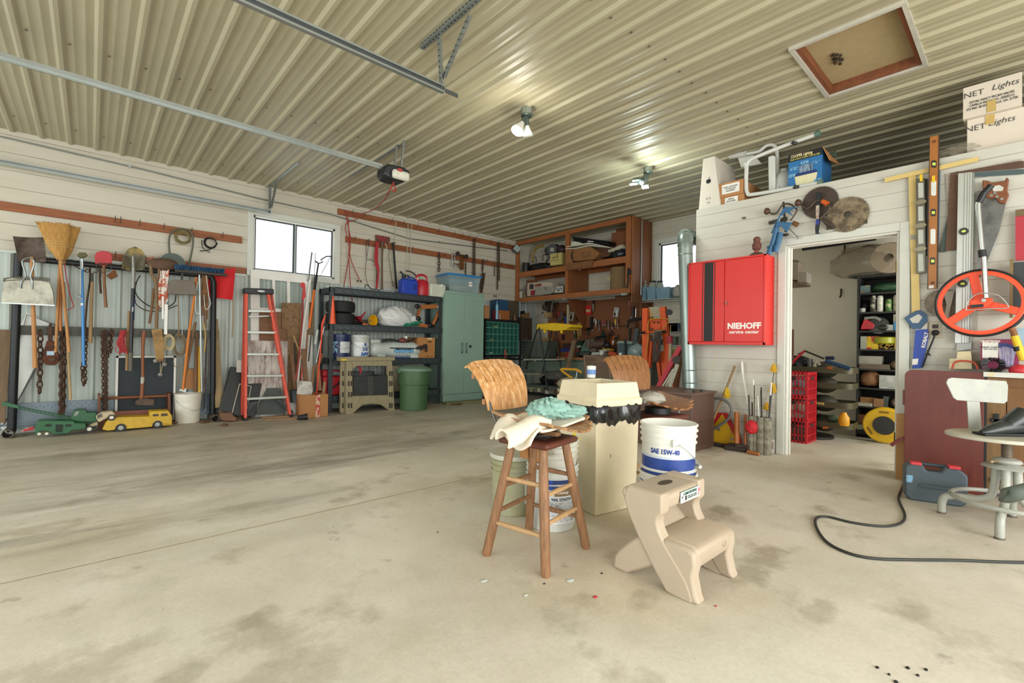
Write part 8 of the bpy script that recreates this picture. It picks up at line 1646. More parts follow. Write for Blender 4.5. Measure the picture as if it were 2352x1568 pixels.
S('thin_level_bar','dark narrow level hanging behind the aluminium level','level',sr([(228,590),(242,588),(238,975),(230,975)],5.12,.02,kq),mat('4A4640',.5,.4))
OWD=wood('A5682E',n=.12,rough=.4)
t=hang_r('wooden_level','long orange-brown wooden spirit level hanging in front of the T-square','level',('body',[(250,378),(299,370),(288,1137),(239,1140)],5.07,.03,OWD,{'bev':.003}),('edge_strip',[(249,378),(253,377),(243,1139),(239,1140)],5.068,.034,mat('3A2E24',.5)),('edge_strip',[(296,371),(300,370),(290,1137),(285,1137)],5.068,.034,mat('3A2E24',.5)),('sticker',[(247,1122),(272,1121),(272,1136),(246,1138)],5.067,.002,PAPER),('hang_cap',[(262,575),(278,572),(278,605),(262,605)],5.06,.02,YEL))
for y,h_,m in((515,18,1),(758,18,1),(1000,18,1),(635,38,0),(878,38,0)):
    x=273-(y-515)*.014;t('vial_window' if m else 'grip_slot',sr([(x-13,y-h_+4),(x-7,y-h_),(x+7,y-h_),(x+13,y-h_+4),(x+12,y+h_-4),(x+6,y+h_),(x-8,y+h_),(x-13,y+h_-4)],5.067,.003,kq),mat('2E2A20',.4)if m else mat('DADCD4',.6),w=1)
    if m:t('bubble_vial',sr([(x-8,y-7),(x+8,y-7),(x+8,y+7),(x-8,y+7)],5.064,.003,kq),VIAL,w=1)
for y in(402,1110):t('screw_hole',G().lathe([(.011,-.002),(.011,.002)],at(*kq(274-(y-402)*.012,y),x=5.067),12,'x'),mat('6A3A1C',.6),w=1)
hang_r('blue_rule','thin blue metal rule hanging right of the wooden level','rule',('rule',[(297,510),(306,515),(298,895),(293,890)],5.12,.005,mat('5E7FA0',.4)))
hang_r('framing_square','rusty framing square hanging at the upper right','framing square',('long_blade',[(355,562),(396,550),(385,945),(330,950),(342,750)],5.12,.004,mat('6E5240',.7,.2,n=.2)),('tongue',[(355,560),(700,500),(723,500),(723,535),(396,560)],5.118,.004,mat('5E4638',.7,.2,n=.2)))
hang_r('framing_square','grey-green framing square showing behind the rusty one','framing square',('long_blade',[(325,840),(345,760),(330,955),(298,955)],5.13,.004,mat('4E5E56',.6,.2)),('tongue',[(465,560),(723,540),(723,565),(465,580)],5.13,.004,mat('4E5E60',.6,.2)))
hang_r('speckled_square','speckled pale metal square behind the rusty framing square','square',('blade',[(332,565),(356,558),(350,740),(338,740)],5.135,.003,mat('B5A898',.6,n=.3,sc=60)),('tongue',[(480,540),(715,488),(715,500),(480,552)],5.135,.003,mat('B5A898',.6,n=.3,sc=60)))
ALU=mat('C4C5BE',.35,.5,n=.06,sc=4)
t=hang_r('saw_guide','wide white aluminium straightedge with grooves hanging over its mate','straightedge',('rail',[(394,563),(463,555),(445,1408),(378,1410)],5.08,.02,ALU))
for x in(425,440,452):t('groove',sr([(x,560),(x+3,560),(x-13,1408),(x-16,1408)],5.078,.003,kq),mat('8E8E86',.5),w=1)
for y in(852,1114):c=at(*kq(421 if y<900 else 415,y),x=5.072);t('bubble_level',G().lathe([(.028,-.006),(.028,.006)],c,18,'x'),mat('33352E',.4),w=1);t('bubble_vial',G().ell(c+Vector((-.008,0,0)),(.004,.014,.01)),VIAL,w=1)
hang_r('saw_guide','second aluminium rail hanging below and behind the wide one','straightedge',('rail',[(450,560),(475,560),(460,1440),(385,1450),(400,1300)],5.12,.02,mat('A9AAA2',.4,.5,n=.06)))
hang_r('grey_trim','short grey strip showing right of the lower rail behind the wheel','strip',('strip',[(462,1060),(490,1060),(487,1360),(458,1360)],5.13,.012,mat('A5A296',.5)))
t=hang_r('hand_saw','large old hand saw with a carved wooden handle','hand saw',('blade',[(485,652),(520,645),(632,712),(600,850),(505,1085),(490,1080)],5.11,.004,mat('7C7B78',.35,.7,n=.3,sc=9,h2='4E4A48',thr=.58)),('handle',[(515,595),(545,598),(560,608),(600,602),(628,598),(635,580),(648,590),(645,615),(640,645),(648,670),(630,715),(600,710),(580,685),(545,688),(525,672),(515,630)],5.095,.03,wood('7E4A2C',n=.2,axis=1),{'bev':.006}),('handle_hole',[(562,628),(600,620),(622,632),(615,650),(570,652)],5.092,.004,HOLE))
for p in((560,672),(588,678),(612,690),(578,660)):t('rivet',G().lathe([(.01,-.002),(.01,.002)],at(*kq(*p),x=5.093),10,'x'),SIL,w=1)
# measuring wheel
WO=mat('EE4A1C',.4,n=.05);wc=at(*kq(503,1210),x=4.95);wr=.245
t=T('measuring_wheel','orange spoked measuring wheel with a bent aluminium handle','measuring wheel',wc-Vector((0,0,wr)))
t('tyre',G().torus(wc,wr,.012,48,8,ry=PI/2),BLACK,w=1);t('rim',G().lathe([(wr-.012,-.012),(wr-.006,-.01),(wr-.006,.01),(wr-.035,.012),(wr-.035,-.012),(wr-.012,-.012)],wc,48,'x'),WO,w=1)
for a in(80,200,320):a=R(a);t('spoke',G().bar(wc,wc+Vector((0,math.cos(a)*(wr-.02),math.sin(a)*(wr-.02))),.055,.014,up=(1,0,0)),WO,w=1,bev=.004)
t('hub',G().lathe([(.05,-.02),(.06,.02)],wc,24,'x'),WO,w=1);t('counter',sr([(450,1195),(565,1185),(568,1200),(540,1235),(450,1238)],4.9,.03,kq),WO,w=1,bev=.004);t('counter_window',sr([(455,1220),(520,1215),(520,1230),(455,1235)],4.895,.003,kq),BLACK,w=1)
WP=lambda x,y,X=4.9:at(*kq(x,y),x=X)
t('handle_tube',G().tube([WP(533,1185),WP(522,985),WP(510,930),WP(492,730),WP(495,705)],.016,10),mat('A9ABA4',.3,.8),w=1);t('grip',G().tube([WP(498,708),WP(520,665),WP(560,622)],.022,10),BLACK,w=1);t('clamp_collar',G().tube([WP(517,980),WP(512,945)],.023,12),BLACK,w=1);t('bolt',G().lathe([(.014,-.006),(.014,.006)],WP(522,1197,4.885),8,'x'),SIL,w=1)
t('kickstand',G().tube(spline([WP(433,1245,4.88),WP(445,1200,4.88),WP(500,1162,4.88),WP(590,1170,4.88),WP(635,1210,4.88),WP(640,1235,4.88),WP(560,1238,4.88),WP(430,1246,4.88)],5),.004,6),SIL,w=1)
t=hang_r('red_notebook','red panel hanging at the right frame edge','panel',('cover',[(680,775),(760,765),(760,995),(680,998)],5.1,.01,mat('B23440',.6)),('edge',[(680,745),(760,735),(760,768),(680,778)],5.095,.015,mat('6E5A3A',.6)))
hang_r('dark_board','dark grey wood-edged panel hanging below the red one','panel',('panel',[(670,1008),(770,1000),(770,1265),(668,1265)],5.06,.03,mat('33393A',.5)),('wood_edge',[(652,992),(670,990),(666,1283),(650,1283)],5.04,.04,wood('7E6844')))
t=hang_r('tenon_saw','blue-handled saw in a blue printed sleeve hanging by the outlet','saw',('sleeve',[(180,1345),(240,1340),(245,1380),(215,1535),(163,1538)],5.11,.01,mat('2A47A0',.5,n=.1)),('blade',[(175,1330),(240,1310),(238,1350),(180,1350)],5.115,.004,mat('B5B0A4',.4,.3)),('handle',[(123,1285),(180,1250),(205,1245),(238,1270),(240,1300),(205,1340),(165,1340)],5.1,.025,mat('3A5A7C',.5),{'bev':.004}),('handle_hole',[(150,1290),(195,1265),(215,1280),(195,1310),(165,1310)],5.097,.003,HOLE),('white_label',[(165,1490),(195,1488),(190,1518),(163,1520)],5.107,.004,PAPER))
p=at(*kq(228,1395),x=5.105);o=t.txt('KOBALT',t.mi@p,.034,PAPER,rz=R(-90),bold=.001);o.rotation_euler=Matrix.Rotation(R(-90),3,'Z').to_euler();o.rotation_euler=(Matrix.Rotation(R(-90),3,'Z')@Matrix.Rotation(PI/2,3,'X')@Matrix.Rotation(R(80),3,'Z')).to_euler()
hang_r('black_hook_tool','thin black pointed scraper tip showing behind the saw sleeve','scraper',('tip',[(235,1440),(258,1475),(240,1470)],5.12,.01,BLACK))
t=outlet('beige double outlet on the boards with a black plug',279,1345,kq,{'x':5.145},horiz=False);t.o.scale=(1.15,1,1.15)
S('black_extension_lead','black cord running from the outlet plug down behind the tabletop','extension lead',G().tube(spline([WP(280,1358,5.12),WP(270,1390,5.1),WP(245,1450,5.1),WP(215,1530,5.1)],4),.007,6).ell(WP(280,1358,5.12),(.03,.025,.022)),BLACK)

# bench along the right edge, tabletop leaning on it
t=T('side_bench','brown cabinet bench with a pale edged top at the right frame edge','bench',(5.0,-.2,0));BB2=wood('7A5530',n=.15)
yb=.21;t('top',G().box(4.86,5.14,-1.2,yb,.875,.905),mat('C9C2AC',.5,n=.1),w=1);t('edge',G().box(4.85,4.86,-1.2,yb,.875,.91),mat('CFD0C8',.5,n=.1,sc=20,h2='D8C27A',thr=.62),w=1);t('cabinet_body',G().box(4.9,5.14,-1.2,yb-.01,.06,.875),BB2,w=1);t('door',G().box(4.88,4.9,-.6,yb-.12,.1,.8),BB2,w=1);t('stile',G().box(4.876,4.9,yb-.115,yb-.01,.06,.87),wood('80603A'),w=1)
for y,z in((470,0),(985,0)):c=at(*K(2180,840,3.7326)(405,y),x=4.87);t('hinge',G().bx(c,(.012,.03,.1)).bx(c,(.012,.06,.03)),BLACK,w=1,bev=.003)
t=T('tabletop','reddish-brown tabletop with rounded corners leaning on the right wall','tabletop',(4.86,.43,0));MAH=mat('6A3228',.4,n=.18,sc=3,stretch=(3,4,.6),h2='4E241E',thr=.6)
pts=[];Wt=.225;Ht=.905
for cx,cz,a0_ in((-Wt+.05,Ht-.05,90),(Wt-.0,Ht-.0,45)):
    if cx<0:pts+=[(cx+.05*math.cos(R(180-i*18)),0,cz+.05*math.sin(R(180-i*18)))for i in range(6)]
    else:pts+=[(Wt,0,Ht)]
pts=[(-Wt,0,0)]+pts+[(Wt,0,0)];t.o.rotation_euler.z=R(-90);t.m=Matrix.Translation((4.86,.43,0))@Matrix.Rotation(R(-90),4,'Z');t.mi=t.m.inverted()
t('board',G().prism(pts,(0,.02,0)),MAH,bev=.002);t('edge',G().box(Wt+.002,Wt+.014,0,.03,0,Ht),BLACK);t('clip',G().box(-Wt-.012,-Wt,.0,.03,.62,.74),mat('5A2C24',.5))
S('plywood_offcut','pale plywood piece standing behind the tabletop left edge','plywood',sr([(78,622),(135,620),(140,1000),(130,1035),(72,1035)],4.95,.02,kp),mat('B88A56',.7,n=.15,sc=6,h2='7A4A30',thr=.64));S('red_offcut','curved red-brown wooden strip poking out beside the tabletop','wood',G().tube(spline([at(*kp(45,820),x=4.85),at(*kp(80,795),x=4.86),at(*kp(135,770),x=4.88)],4),.014,7),wood('6A2A28'))
# on the side bench
def onb(x,y,X=4.98):p=at(*kp(x,y),x=X);return on(p,.906)
t=T('filter_carton','magenta vacuum filter carton with a filter picture on the side bench','box',onb(715,345));t('box',sr([(600,270),(603,160),(800,158),(840,250),(838,345),(612,345)],4.98,.12,kp),mat('8E2450',.5,n=.1),w=1)
t('panel',sr([(612,275),(612,165),(712,165),(710,275)],4.977,.003,kp),PAPER,w=1);t('red_band',sr([(618,178),(618,166),(706,166),(706,178)],4.974,.003,kp),RED,w=1);t('filter_picture',sr([(712,200),(760,190),(825,215),(800,335),(720,325)],4.976,.003,kp),mat('B5AEC4',.5,n=.3,sc=50,stretch=(1,4,.3),h2='7E7AA8',thr=.5),w=1);t('picture_rim',sr([(712,205),(715,185),(760,183),(825,205),(822,222),(760,205)],4.973,.003,kp),mat('2E3A7E',.5),w=1)
p=at(*kp(662,172),x=4.971);t.txt('CRAFTSMAN',t.mi@p,.022,PAPER,rz=R(-90),width=.1,bold=.001);p=at(*kp(662,215),x=4.974);t.txt('GENERAL PURPOSE\nVAC FILTER',t.mi@p,.014,BLACK,rz=R(-90))
g=G()
for i in range(160):a=rnd.uniform(0,2*PI);b=rnd.uniform(-.6,.6);c=onb(678,330,4.93)+Vector((0,0,.055));g.tube([c+Vector((.02*b,.03*math.cos(a),.03*math.sin(a))),c+Vector((.05*b,.065*math.cos(a+b*.4),.055*math.sin(a)))],.002,3)
S('wire_brush','black bristly wire wheel brush on the side bench','brush',g,BLACK)
S('cream_container','cream block container on the side bench behind the red hose','container',sr([(402,345),(405,280),(450,278),(455,235),(540,233),(545,278),(550,345)],5.0,.08,kp),mat('CFC29C',.5),bev=.004)
S('red_hose','thin red hose arching on the side bench','hose',G().tube(spline([at(*kp(*p_),x=4.96)for p_ in((425,345),(440,305),(490,293),(560,305),(585,345))],5),.007,6),mat('B8452E',.5));S('green_block','small dark green block on the bench beside the brush','block',sr([(550,345),(555,295),(610,292),(615,345)],5.0,.06,kp),mat('4E4A34',.6,n=.2))
t=T('caulk_tube','yellow and black tool leaning at the right frame edge over the bench','tool',at(*kp(860,290),x=4.9));t('barrel',G().tube([at(*kp(812,140),x=4.92),at(*kp(868,290),x=4.9)],.022,10),YEL,w=1);t('collar',G().tube([at(*kp(828,205),x=4.91),at(*kp(838,232),x=4.91)],.024,10),BLACK,w=1);t('tip',G().tube(spline([at(*kp(790,90),x=4.93),at(*kp(805,110),x=4.93),at(*kp(812,140),x=4.92)],4),.018,8),mat('8E5A34',.6),w=1)
S('red_dome','red round plastic lid at the right frame edge of the bench','lid',G().ell(onb(848,340,4.93)+Vector((0,0,.02)),(.05,.06,.045)),mat('C8323A',.4));S('blue_paper','pale blue paper pinned at the right frame edge','paper',sr([(820,100),(880,85),(880,200),(850,210)],5.1,.004,kp),mat('9FC0D2',.6))

# tool case, shop stool, cord
CS=mat('4B5860',.5,n=.06,sc=30)
p0,p1=at(2078,1146,z=0),at(2224,1167,z=0);ang=math.atan2(p1.y-p0.y,p1.x-p0.x);wl=(p1-p0).length
t=T('tool_case','grey-blue plastic tool case with red latches standing against the tabletop','tool case',(p0+p1)/2,ang);h_=.262;w2=wl/2
pts=[(-w2,.03),(-w2+.03,0),(w2-.03,0),(w2,.03),(w2,h_-.05),(w2-.03,h_-.02),(w2-.09,h_),(.05,h_),(.03,h_-.045),(-.05,h_-.045),(-.07,h_),(-w2+.03,h_),(-w2,h_-.03)]
t('shell',G().prism([(x,0,z)for x,z in pts],(0,.1,0)),CS,bev=.012);t('handle',G().tube([(-.075,.05,h_-.006),(.055,.05,h_-.008)],.012,10),mat('3A464E',.5))
for x in(-w2+.06,w2-.07):t('latch',G().bx((x,.02,h_-.0),(.06,.06,.02)),mat('D8404A',.4),bev=.004)
t('label',G().bx((-w2+.025,-.002,.15),(.035,.003,.05)),mat('7FB8D8',.4,n=.2,sc=60,h2='8E2A30',thr=.56));t('emboss',G().bx((0,-.001,.125),(.17,.004,.004)).bx((.0,-.001,.1),(.16,.004,.004)).bx((-.09,-.001,.112),(.004,.004,.03),ry=.4).bx((.09,-.001,.112),(.004,.004,.03),ry=.4),mat('3E4A52',.5))
for x in(-w2+.12,w2-.08):t('foot',G().bx((x,.05,.004),(.06,.08,.008)),CS)
ST=mat('A9ABA2',.4,n=.1,sc=12,h2='6E665A',thr=.68);Cs=Vector((4.11,.075,0))
t=T('shop_stool','old grey-painted steel shop stool with a backrest at the right frame edge','stool',Cs)
for i,a in enumerate((R(176),R(86),R(-4),R(-94))):
    d=Vector((math.cos(a),math.sin(a),0));t('leg',G().tube(spline([d*.045+Vector((0,0,.36)),d*.05+Vector((0,0,.26)),d*.07+Vector((0,0,.17)),d*.14+Vector((0,0,.135)),d*.22+Vector((0,0,.13)),d*.275+Vector((0,0,.11)),d*.29+Vector((0,0,.06)),d*.29],4),.0215,12),ST);t('foot_cap',G().lathe([(.023,0),(.023,.012)],d*.29,12),mat('6E665A',.6,.3))
t('foot_ring',G().torus((0,0,.155),.245,.0135,48,8),ST)
t('hub_plate',G().lathe([(.06,.355),(.115,.36),(.1,.372),(.05,.38),(.07,.395),(.06,.41),(.03,.42)],n=28),ST);t('thumb_screw',G().tube([(-.05,.03,.40),(-.1,.06,.40)],.006,6).ell((-.105,.063,.4),.012),mat('8E7A5A',.5,.4))
t('screw_post',G().lathe([(.024+.002*(i%2),.40+i*.0055)for i in range(23)],n=16),mat('6A6054',.5,.5,n=.2))
sp=[]
for i in range(40):a=2*PI*i/40;r_=.225*(1+.05*math.cos(2*a)+.03*math.cos(3*a));sp.append((r_*math.cos(a)*1.0,r_*math.sin(a)*1.05,.528))
t('seat',G().prism([Vector(p)+Vector((0,.05,0))for p in sp],(0,0,.022)),mat('BDBAA9',.45,n=.08,sc=8,h2='8E8672',thr=.68),bev=.006)
dv=Vector((.74,.67,0));ax_=Vector((-.67,.74,0));pc=dv*.15+Vector((0,.04,0))
t('back_post',G().prism([pc+ax_*-.037+Vector((0,0,.548)),pc+ax_*.037+Vector((0,0,.548)),pc+ax_*.037+dv*.02+Vector((0,0,.76)),pc-ax_*.037+dv*.02+Vector((0,0,.76))],dv*.006),ST)
bp_=[(-.2,.87),(.135,.885),(.155,.875),(.162,.85),(.125,.755),(.105,.74),(-.185,.725),(-.21,.74),(-.215,.84)]
t('backrest',G().prism([pc+dv*.018-dv*.02*(1-(u/.17)**2)+ax_*u+Vector((0,0,z))for u,z in bp_],dv*.008),ST,bev=.002)
BT=mat('2B3230',.3,n=.15,sc=14)
t=T('rubber_boot','dark rubber boot lying on the seat of the grey shop stool','boot',Cs+Vector((-.0,.02,.552)));q0=Vector((-.02,.12,.015));dr=Vector((.5,-.86,0)).normalized()
dr=Vector((_r.x,_r.y,0)).normalized()
t('foot',G().tube([dr*-.13+Vector((0,0,.012)),dr*-.09+Vector((0,0,.02)),dr*-.02+Vector((0,0,.04)),dr*.06+Vector((0,0,.055)),dr*.12+Vector((0,0,.06))],[.012,.032,.042,.05,.045],14,flat=1),BT);t('shaft',G().tube([dr*.03+Vector((0,0,.055)),dr*.08+Vector((0,0,.09)),dr*.13+Vector((0,0,.125))],[.045,.052,.056],16),BT);t('opening',G().tube([dr*.13+Vector((0,0,.125)),dr*.132+Vector((0,0,.1265))],[.047,.047],16),mat('0E1010',.7));t('sole',G().bx(dr*.0+Vector((0,0,.008)),(.29,.085,.014),rz=math.atan2(dr.y,dr.x)),mat('1E2222',.6),bev=.004)
kz=K(2180,840,3.7326);hs=[at(*kz(*p),x=X)for p,X in(((460,1105),3.55),((500,1110),3.56),((642,1075),3.62),((800,1040),3.7))]
t=T('ribbed_hose','grey ribbed vacuum hose entering from the right frame edge over the stool base','hose',on(hs[0],hs[0].z-.05));t('hose',G().tube(spline(hs,24),[(.038 if i%2 else .034)*(.7 if i<2 else 1)for i in range(73)],16),mat('6E7870',.5),w=1)
cp=[(2086,1085),(2072,1120),(2064,1145),(2078,1180),(2070,1200),(2030,1208),(1960,1200),(1900,1186),(1875,1190),(1876,1212),(1900,1245),(1950,1270),(2010,1282),(2100,1285),(2200,1286),(2300,1290),(2420,1292)]
S('black_extension_lead','long black cord looping across the floor from the tool case to the right edge','extension lead',G().tube(spline([at(x,y,z=.008)for x,y in cp],8),.0075,8),mat('2E302C',.6))

# things standing below the red cabinet
def F(x,y,X=5.05):return at(*kl(x,y),x=X)
t=T('warning_triangle','red and yellow slow-moving-vehicle triangle standing against the boards','warning sign',F(490,1420,5.08));t('border',sr([(410,1425),(412,1240),(440,1222),(495,1222),(585,1385),(580,1405),(560,1425)],5.1,.006,kl),RED,w=1);t('centre',sr([(415,1410),(415,1300),(468,1228),(545,1370),(540,1405)],5.095,.004,kl),mat('D8A81E',.5),w=1)
for p in((448,1322),(525,1380)):t('bolt',G().lathe([(.014,-.004),(.014,.004)],F(*p,5.09),10,'x'),SIL,w=1)
S('tubular_saw','grey curved tubular saw frame standing over the triangle','saw',G().tube(spline([F(*p,5.02)for p in((395,1150),(430,1135),(480,1145),(520,1190),(510,1250),(450,1300),(415,1320))],5),.015,8),mat('6E706C',.5,.3))
def flg(x,y,X,s):return sr([(x-14*s,y-8*s),(x+2*s,y-34*s),(x+12*s,y-14*s),(x+26*s,y+18*s),(x+12*s,y+30*s),(x-22*s,y+16*s)],X,.008,kl).join(sr([(x+2*s,y-34*s),(x+18*s,y-20*s),(x+22*s,y+4*s),(x+4*s,y+24*s),(x-8*s,y+2*s)],X-.012,.008,kl))
t=T('marker_flag','yellow flag on a slanting wooden stick left of the tube cluster','marker flag',F(415,1260,5.0));t('stick',G().tube([F(545,940,5.08),F(490,1080,5.06),F(415,1260,5.02)],.013,8),HW2,w=1);t('flag',flg(488,1105,5.05,1.1),mat('D8B01C',.6),w=1)
FL=mat('D8A61C',.6,n=.15,sc=30)
for i,(x,y,s_)in enumerate(((772,955,.05),(765,1075,.06),(730,1185,.05))):
    t=T('marker_flag',['top','middle','lowest'][i]+' of the three yellow flags beside the door casing','marker flag',F(x,y+60,5.06),group='yellow marker flags by the door');t('flag',flg(x,y,5.07,s_*18),FL,w=1);t('wire',G().tube([F(x+8,y-20,5.08),F(745-i*8,1330,5.02)],.0035,5),DST,w=1)
S('white_string','thin pale string hanging from under the red cabinet','string',G().tube(spline([F(435,850,5.1),F(405,960,5.1),F(378,1050,5.1)],4),.003,4),mat('C9BC94',.8));S('string','thin string looping from the left flag to the tubes','string',G().tube([F(520,1120,5.08),F(600,1220,5.08)],.002,4).tube([F(790,960,5.09),F(700,1210,5.08)],.002,4),mat('9A8E6E',.8))
S('white_whip','white twisted plastic rod standing among the tubes','rod',G().tube(spline([F(585,915,5.1),F(592,1000,5.1),F(612,1120,5.08),F(618,1170,5.06)],4),[.012]*4+[.006]*9,6),WHT)
for lb,a,b,c in(('orange-handled sledge hammer standing head down',(555,1218),(555,1430),'A86228'),('slim orange and black hammer standing beside the sledge',(608,1232),(606,1450),'9A5220')):
    t=T('sledge_hammer',lb,'hammer',F(b[0],b[1],4.98));t('handle',G().tube([F(*a,5.05),F(*b,4.98)],.026 if 'sledge h' in lb else .014,10),mat(c,.4,n=.15),w=1);h_=F(b[0],b[1]-4,4.97);h_.z=max(h_.z,.035);t('head',G().bx(h_,(.05,.16 if 'sledge h' in lb else .08,.06)),mat('4A3A30',.6,.4,n=.3),w=1,bev=.008)
S('hand_axe','small hammer lying on the floor with an orange handle end','hammer',G().tube([on(F(620,1468,4.9),.02),on(F(688,1472,4.88),.02)],.018,8),wood('A8622E',axis=1));S('hammer_heads','heap of rusty hammer heads on the floor below the triangle','hammer heads',G().bx(on(F(545,1455,4.93),.025),(.06,.2,.05),rz=.1).bx(on(F(460,1432,5.0),.02),(.05,.2,.035)).bx(on(F(575,1440,4.95),.05),(.05,.1,.05),rz=.5),mat('3E342C',.7,.3,n=.3,h2='8A7A2E',thr=.72),bev=.008)
TB=mat('8E8A78',.6,.3,n=.3,sc=16,h2='5E5444',thr=.55)
for i,(x,r_)in enumerate(((642,.035),(665,.03),(700,.045),(735,.04))):
    c=on(F(x,1475 if x>680 else 1455,5.0),0);t=T('steel_tube_holder',['left','second','third','right'][i]+(' ' if i else 'most ')+'rusty standing pipe holding thin rods beside the door','pipe',c,group='standing pipes by the door');h_=.37
    t('pipe',G().lathe([(r_,0),(r_,h_),(r_*.85,h_),(r_*.85,.01),(.0001,.01)],n=18),TB)
    for j in range(3):a=rnd.uniform(0,6);L=rnd.uniform(.5,.75);q=t('rod',G().tube([(r_*.3*math.cos(a),r_*.3*math.sin(a),.02),(r_*.7*math.cos(a+1),r_*.9*math.sin(a+1),L)],rnd.uniform(.004,.009),6),[DST,mat('B5B2A4',.5),RUST,WHT][(i+j)%4])
t=T('red_glove','red rag stuffed in the top of the standing pipes','rag',F(645,1320,4.97));t('rag',crumple(F(645,1308,4.97),(.04,.055,.06),99,.35,flat=False),mat('C8242C',.7),w=1)
t=T('white_label_sheet','white label strip stuck low on the boards beside the casing','label',F(763,1475,5.14));t('sheet',sr([(745,1475),(748,1380),(783,1382),(780,1478)],5.135,.004,kl),PAPER,w=1);t('print',sr([(752,1400),(776,1401),(775,1440),(751,1438)],5.132,.003,kl),mat('B8A49C',.6,n=.2,sc=90),w=1)

# ---------------- inner room
def I(x,y,X=5.9):return at(*ki(x,y),x=X)
CRR=mat('C8202E',.45,n=.06);cy0=1.72;yR=I(228,1200,5.95).y
zz=[0,.262,.52,.80]
for i in range(3):
    z0_,z1_=zz[i],zz[i+1]-.004;h_=z1_-z0_;t=T('milk_crate',['bottom','middle','top'][i]+' red milk crate of the stack just inside the door','crate',(6.1,yR+.165,z0_),R(-90),'red milk crates');w_=.165
    g=G()
    for s1 in(0,1):
        for(zz0,zz1)in((0,.02),(h_*.30,h_*.36),(h_*.72,h_*.78),(h_-.025,h_)):
            for a in((-w_,w_,-w_,-w_+.01),(-w_,w_,w_-.01,w_),(-w_,-w_+.01,-w_,w_),(w_-.01,w_,-w_,w_)):g.box(*a,zz0,zz1)if s1==0 else None
    for j in range(9):
        x=-w_+.02+j*.036
        for yy in(-w_,w_-.01):g.box(x,x+.008,yy,yy+.01,0,h_)
        for xx in(-w_,w_-.01):g.box(xx,xx+.01,x,x+.008,0,h_)
    for sx_,sy_ in((-1,-1),(1,-1),(1,1),(-1,1)):g.bx((sx_*(w_-.012),sy_*(w_-.012),h_/2),(.026,.026,h_))
    t('crate',g,CRR);t('grip',G().bx((w_+.001,0,h_*.75),(.004,.1,.035)),mat('3A1418',.7));t('grip',G().bx((0,-w_-.001,h_*.75),(.1,.004,.035)),mat('3A1418',.7));t('contents',G().box(-w_+.02,w_-.02,-w_+.02,w_-.02,.01,h_*.75),mat(['4E4A44','B8B2A4','8E9AA4'][i],.6,n=.5,sc=14,h2='6A3A30',thr=.58))
# stacked green steel turntable trays
TR=mat('4E4A34',.5,.3,n=.15,sc=10);tc=Vector((6.55,1.62,0))
t=T('rotary_bin_rack','stack of four olive steel round-cornered trays inside the door','tray rack',tc)
yR2=I(530,950,6.3).y
for i,(yy)in enumerate((920,1030,1165,1310)):
    p=I(500,yy,6.3);z1_=p.z;z0_=I(500,yy+42,6.3).z;pts=[]
    cyy,hw,rr2=1.77,1.77-yR2,.1
    for cx,cy_,a0_ in((6.72-rr2,cyy-hw+rr2,-90),(6.72-rr2,cyy+hw-rr2,0),(6.32+rr2,cyy+hw-rr2,90),(6.32+rr2,cyy-hw+rr2,180)):pts+=[Vector((cx+rr2*math.cos(R(a0_+j*18)),cy_+rr2*math.sin(R(a0_+j*18)),z0_))for j in range(6)]
    n=len(pts);c_=sum(pts,Vector())/n;inn=[p_+(c_-p_).normalized()*.012 for p_ in pts];v=pts+[p_+Vector((0,0,z1_-z0_))for p_ in pts]+[p_+Vector((0,0,z1_-z0_))for p_ in inn]+[p_+Vector((0,0,.01))for p_ in inn]
    f=[(r2*n+j,r2*n+(j+1)%n,(r2+1)*n+(j+1)%n,(r2+1)*n+j)for r2 in range(3)for j in range(n)]+[tuple(range(n-1,-1,-1)),tuple(range(3*n,4*n))]
    tr=t('tray',G().add(v,f),TR,w=1)
    t('divider',G().box(6.34,6.70,1.70,1.705,z0_,z1_+.05).ell((6.52,1.62,z0_+.03),(.14,.14,.1)),mat('3E3C30',.6,n=.3,sc=20),on=tr,w=1)
t('pole',G().tube([(6.62,1.74,.02),(6.62,1.74,.88)],.025,10),TR,w=1);t('base',G().lathe([(.25,.0),(.25,.03),(.0001,.035)],(6.52,1.77,.0),24),mat('2E2A24',.6),w=1)
zt_=I(500,920,6.3).z
for nm,lb,pts,r_,c,X in(('loppers','red loppers handle resting on the top tray',[(105,900),(160,840),(205,800)],.014,'B8242C',6.35),('black_lever','black lever bar over the top tray',[(160,825),(205,800),(340,855)],.01,'22201E',6.35),('blue_folder','dark blue shiny bar lying on the top tray, the long one',[(350,870),(430,895),(520,925)],.022,'1E3F66',6.32),('blue_bar','second blue shiny bar behind the long one on the top tray',[(350,850),(410,850)],.02,'1C2C4A',6.4),('spray_bottle','pale metal fitting on the top tray',[(275,910),(290,870),(310,900)],.025,'A8A294',6.34),('glass_bottle','grey bottle standing on the top tray',[(243,915),(243,855)],.03,'4A4E4A',6.36),('yellow_tool','orange stick on the top tray',[(360,918),(400,920)],.014,'B8622A',6.31),('small_level','small yellow-green level hooked on the third tray',[(270,1162),(338,1168)],.014,'B8AE6A',6.3)):S(nm,lb,'tool',G().tube([I(*p_,X)for p_ in pts],r_,8),mat(c,.35,n=.2))
S('black_bag','black bag heaped at the left of the top tray','bag',crumple(I(150,885,6.5),(.12,.16,.08),110,.35),BLACK);S('yellow_container','yellow rounded bottle in the bottom tray','bottle',G().lathe([(.05,0),(.055,.02),(.055,.09),(.03,.13),(.025,.15),(.0001,.15)],I(477,1318,6.36),16),mat('D89A14',.45));S('green_bowl','pale green dome in the bottom tray','bowl',G().ell(I(408,1270,6.45),(.06,.07,.045)),mat('5E7A5E',.5));S('orange_label','orange tag stuck on the bottom tray front','label',sr([(330,1325),(368,1325),(368,1340),(330,1340)],6.31,.004,ki),mat('B86A2A',.5))
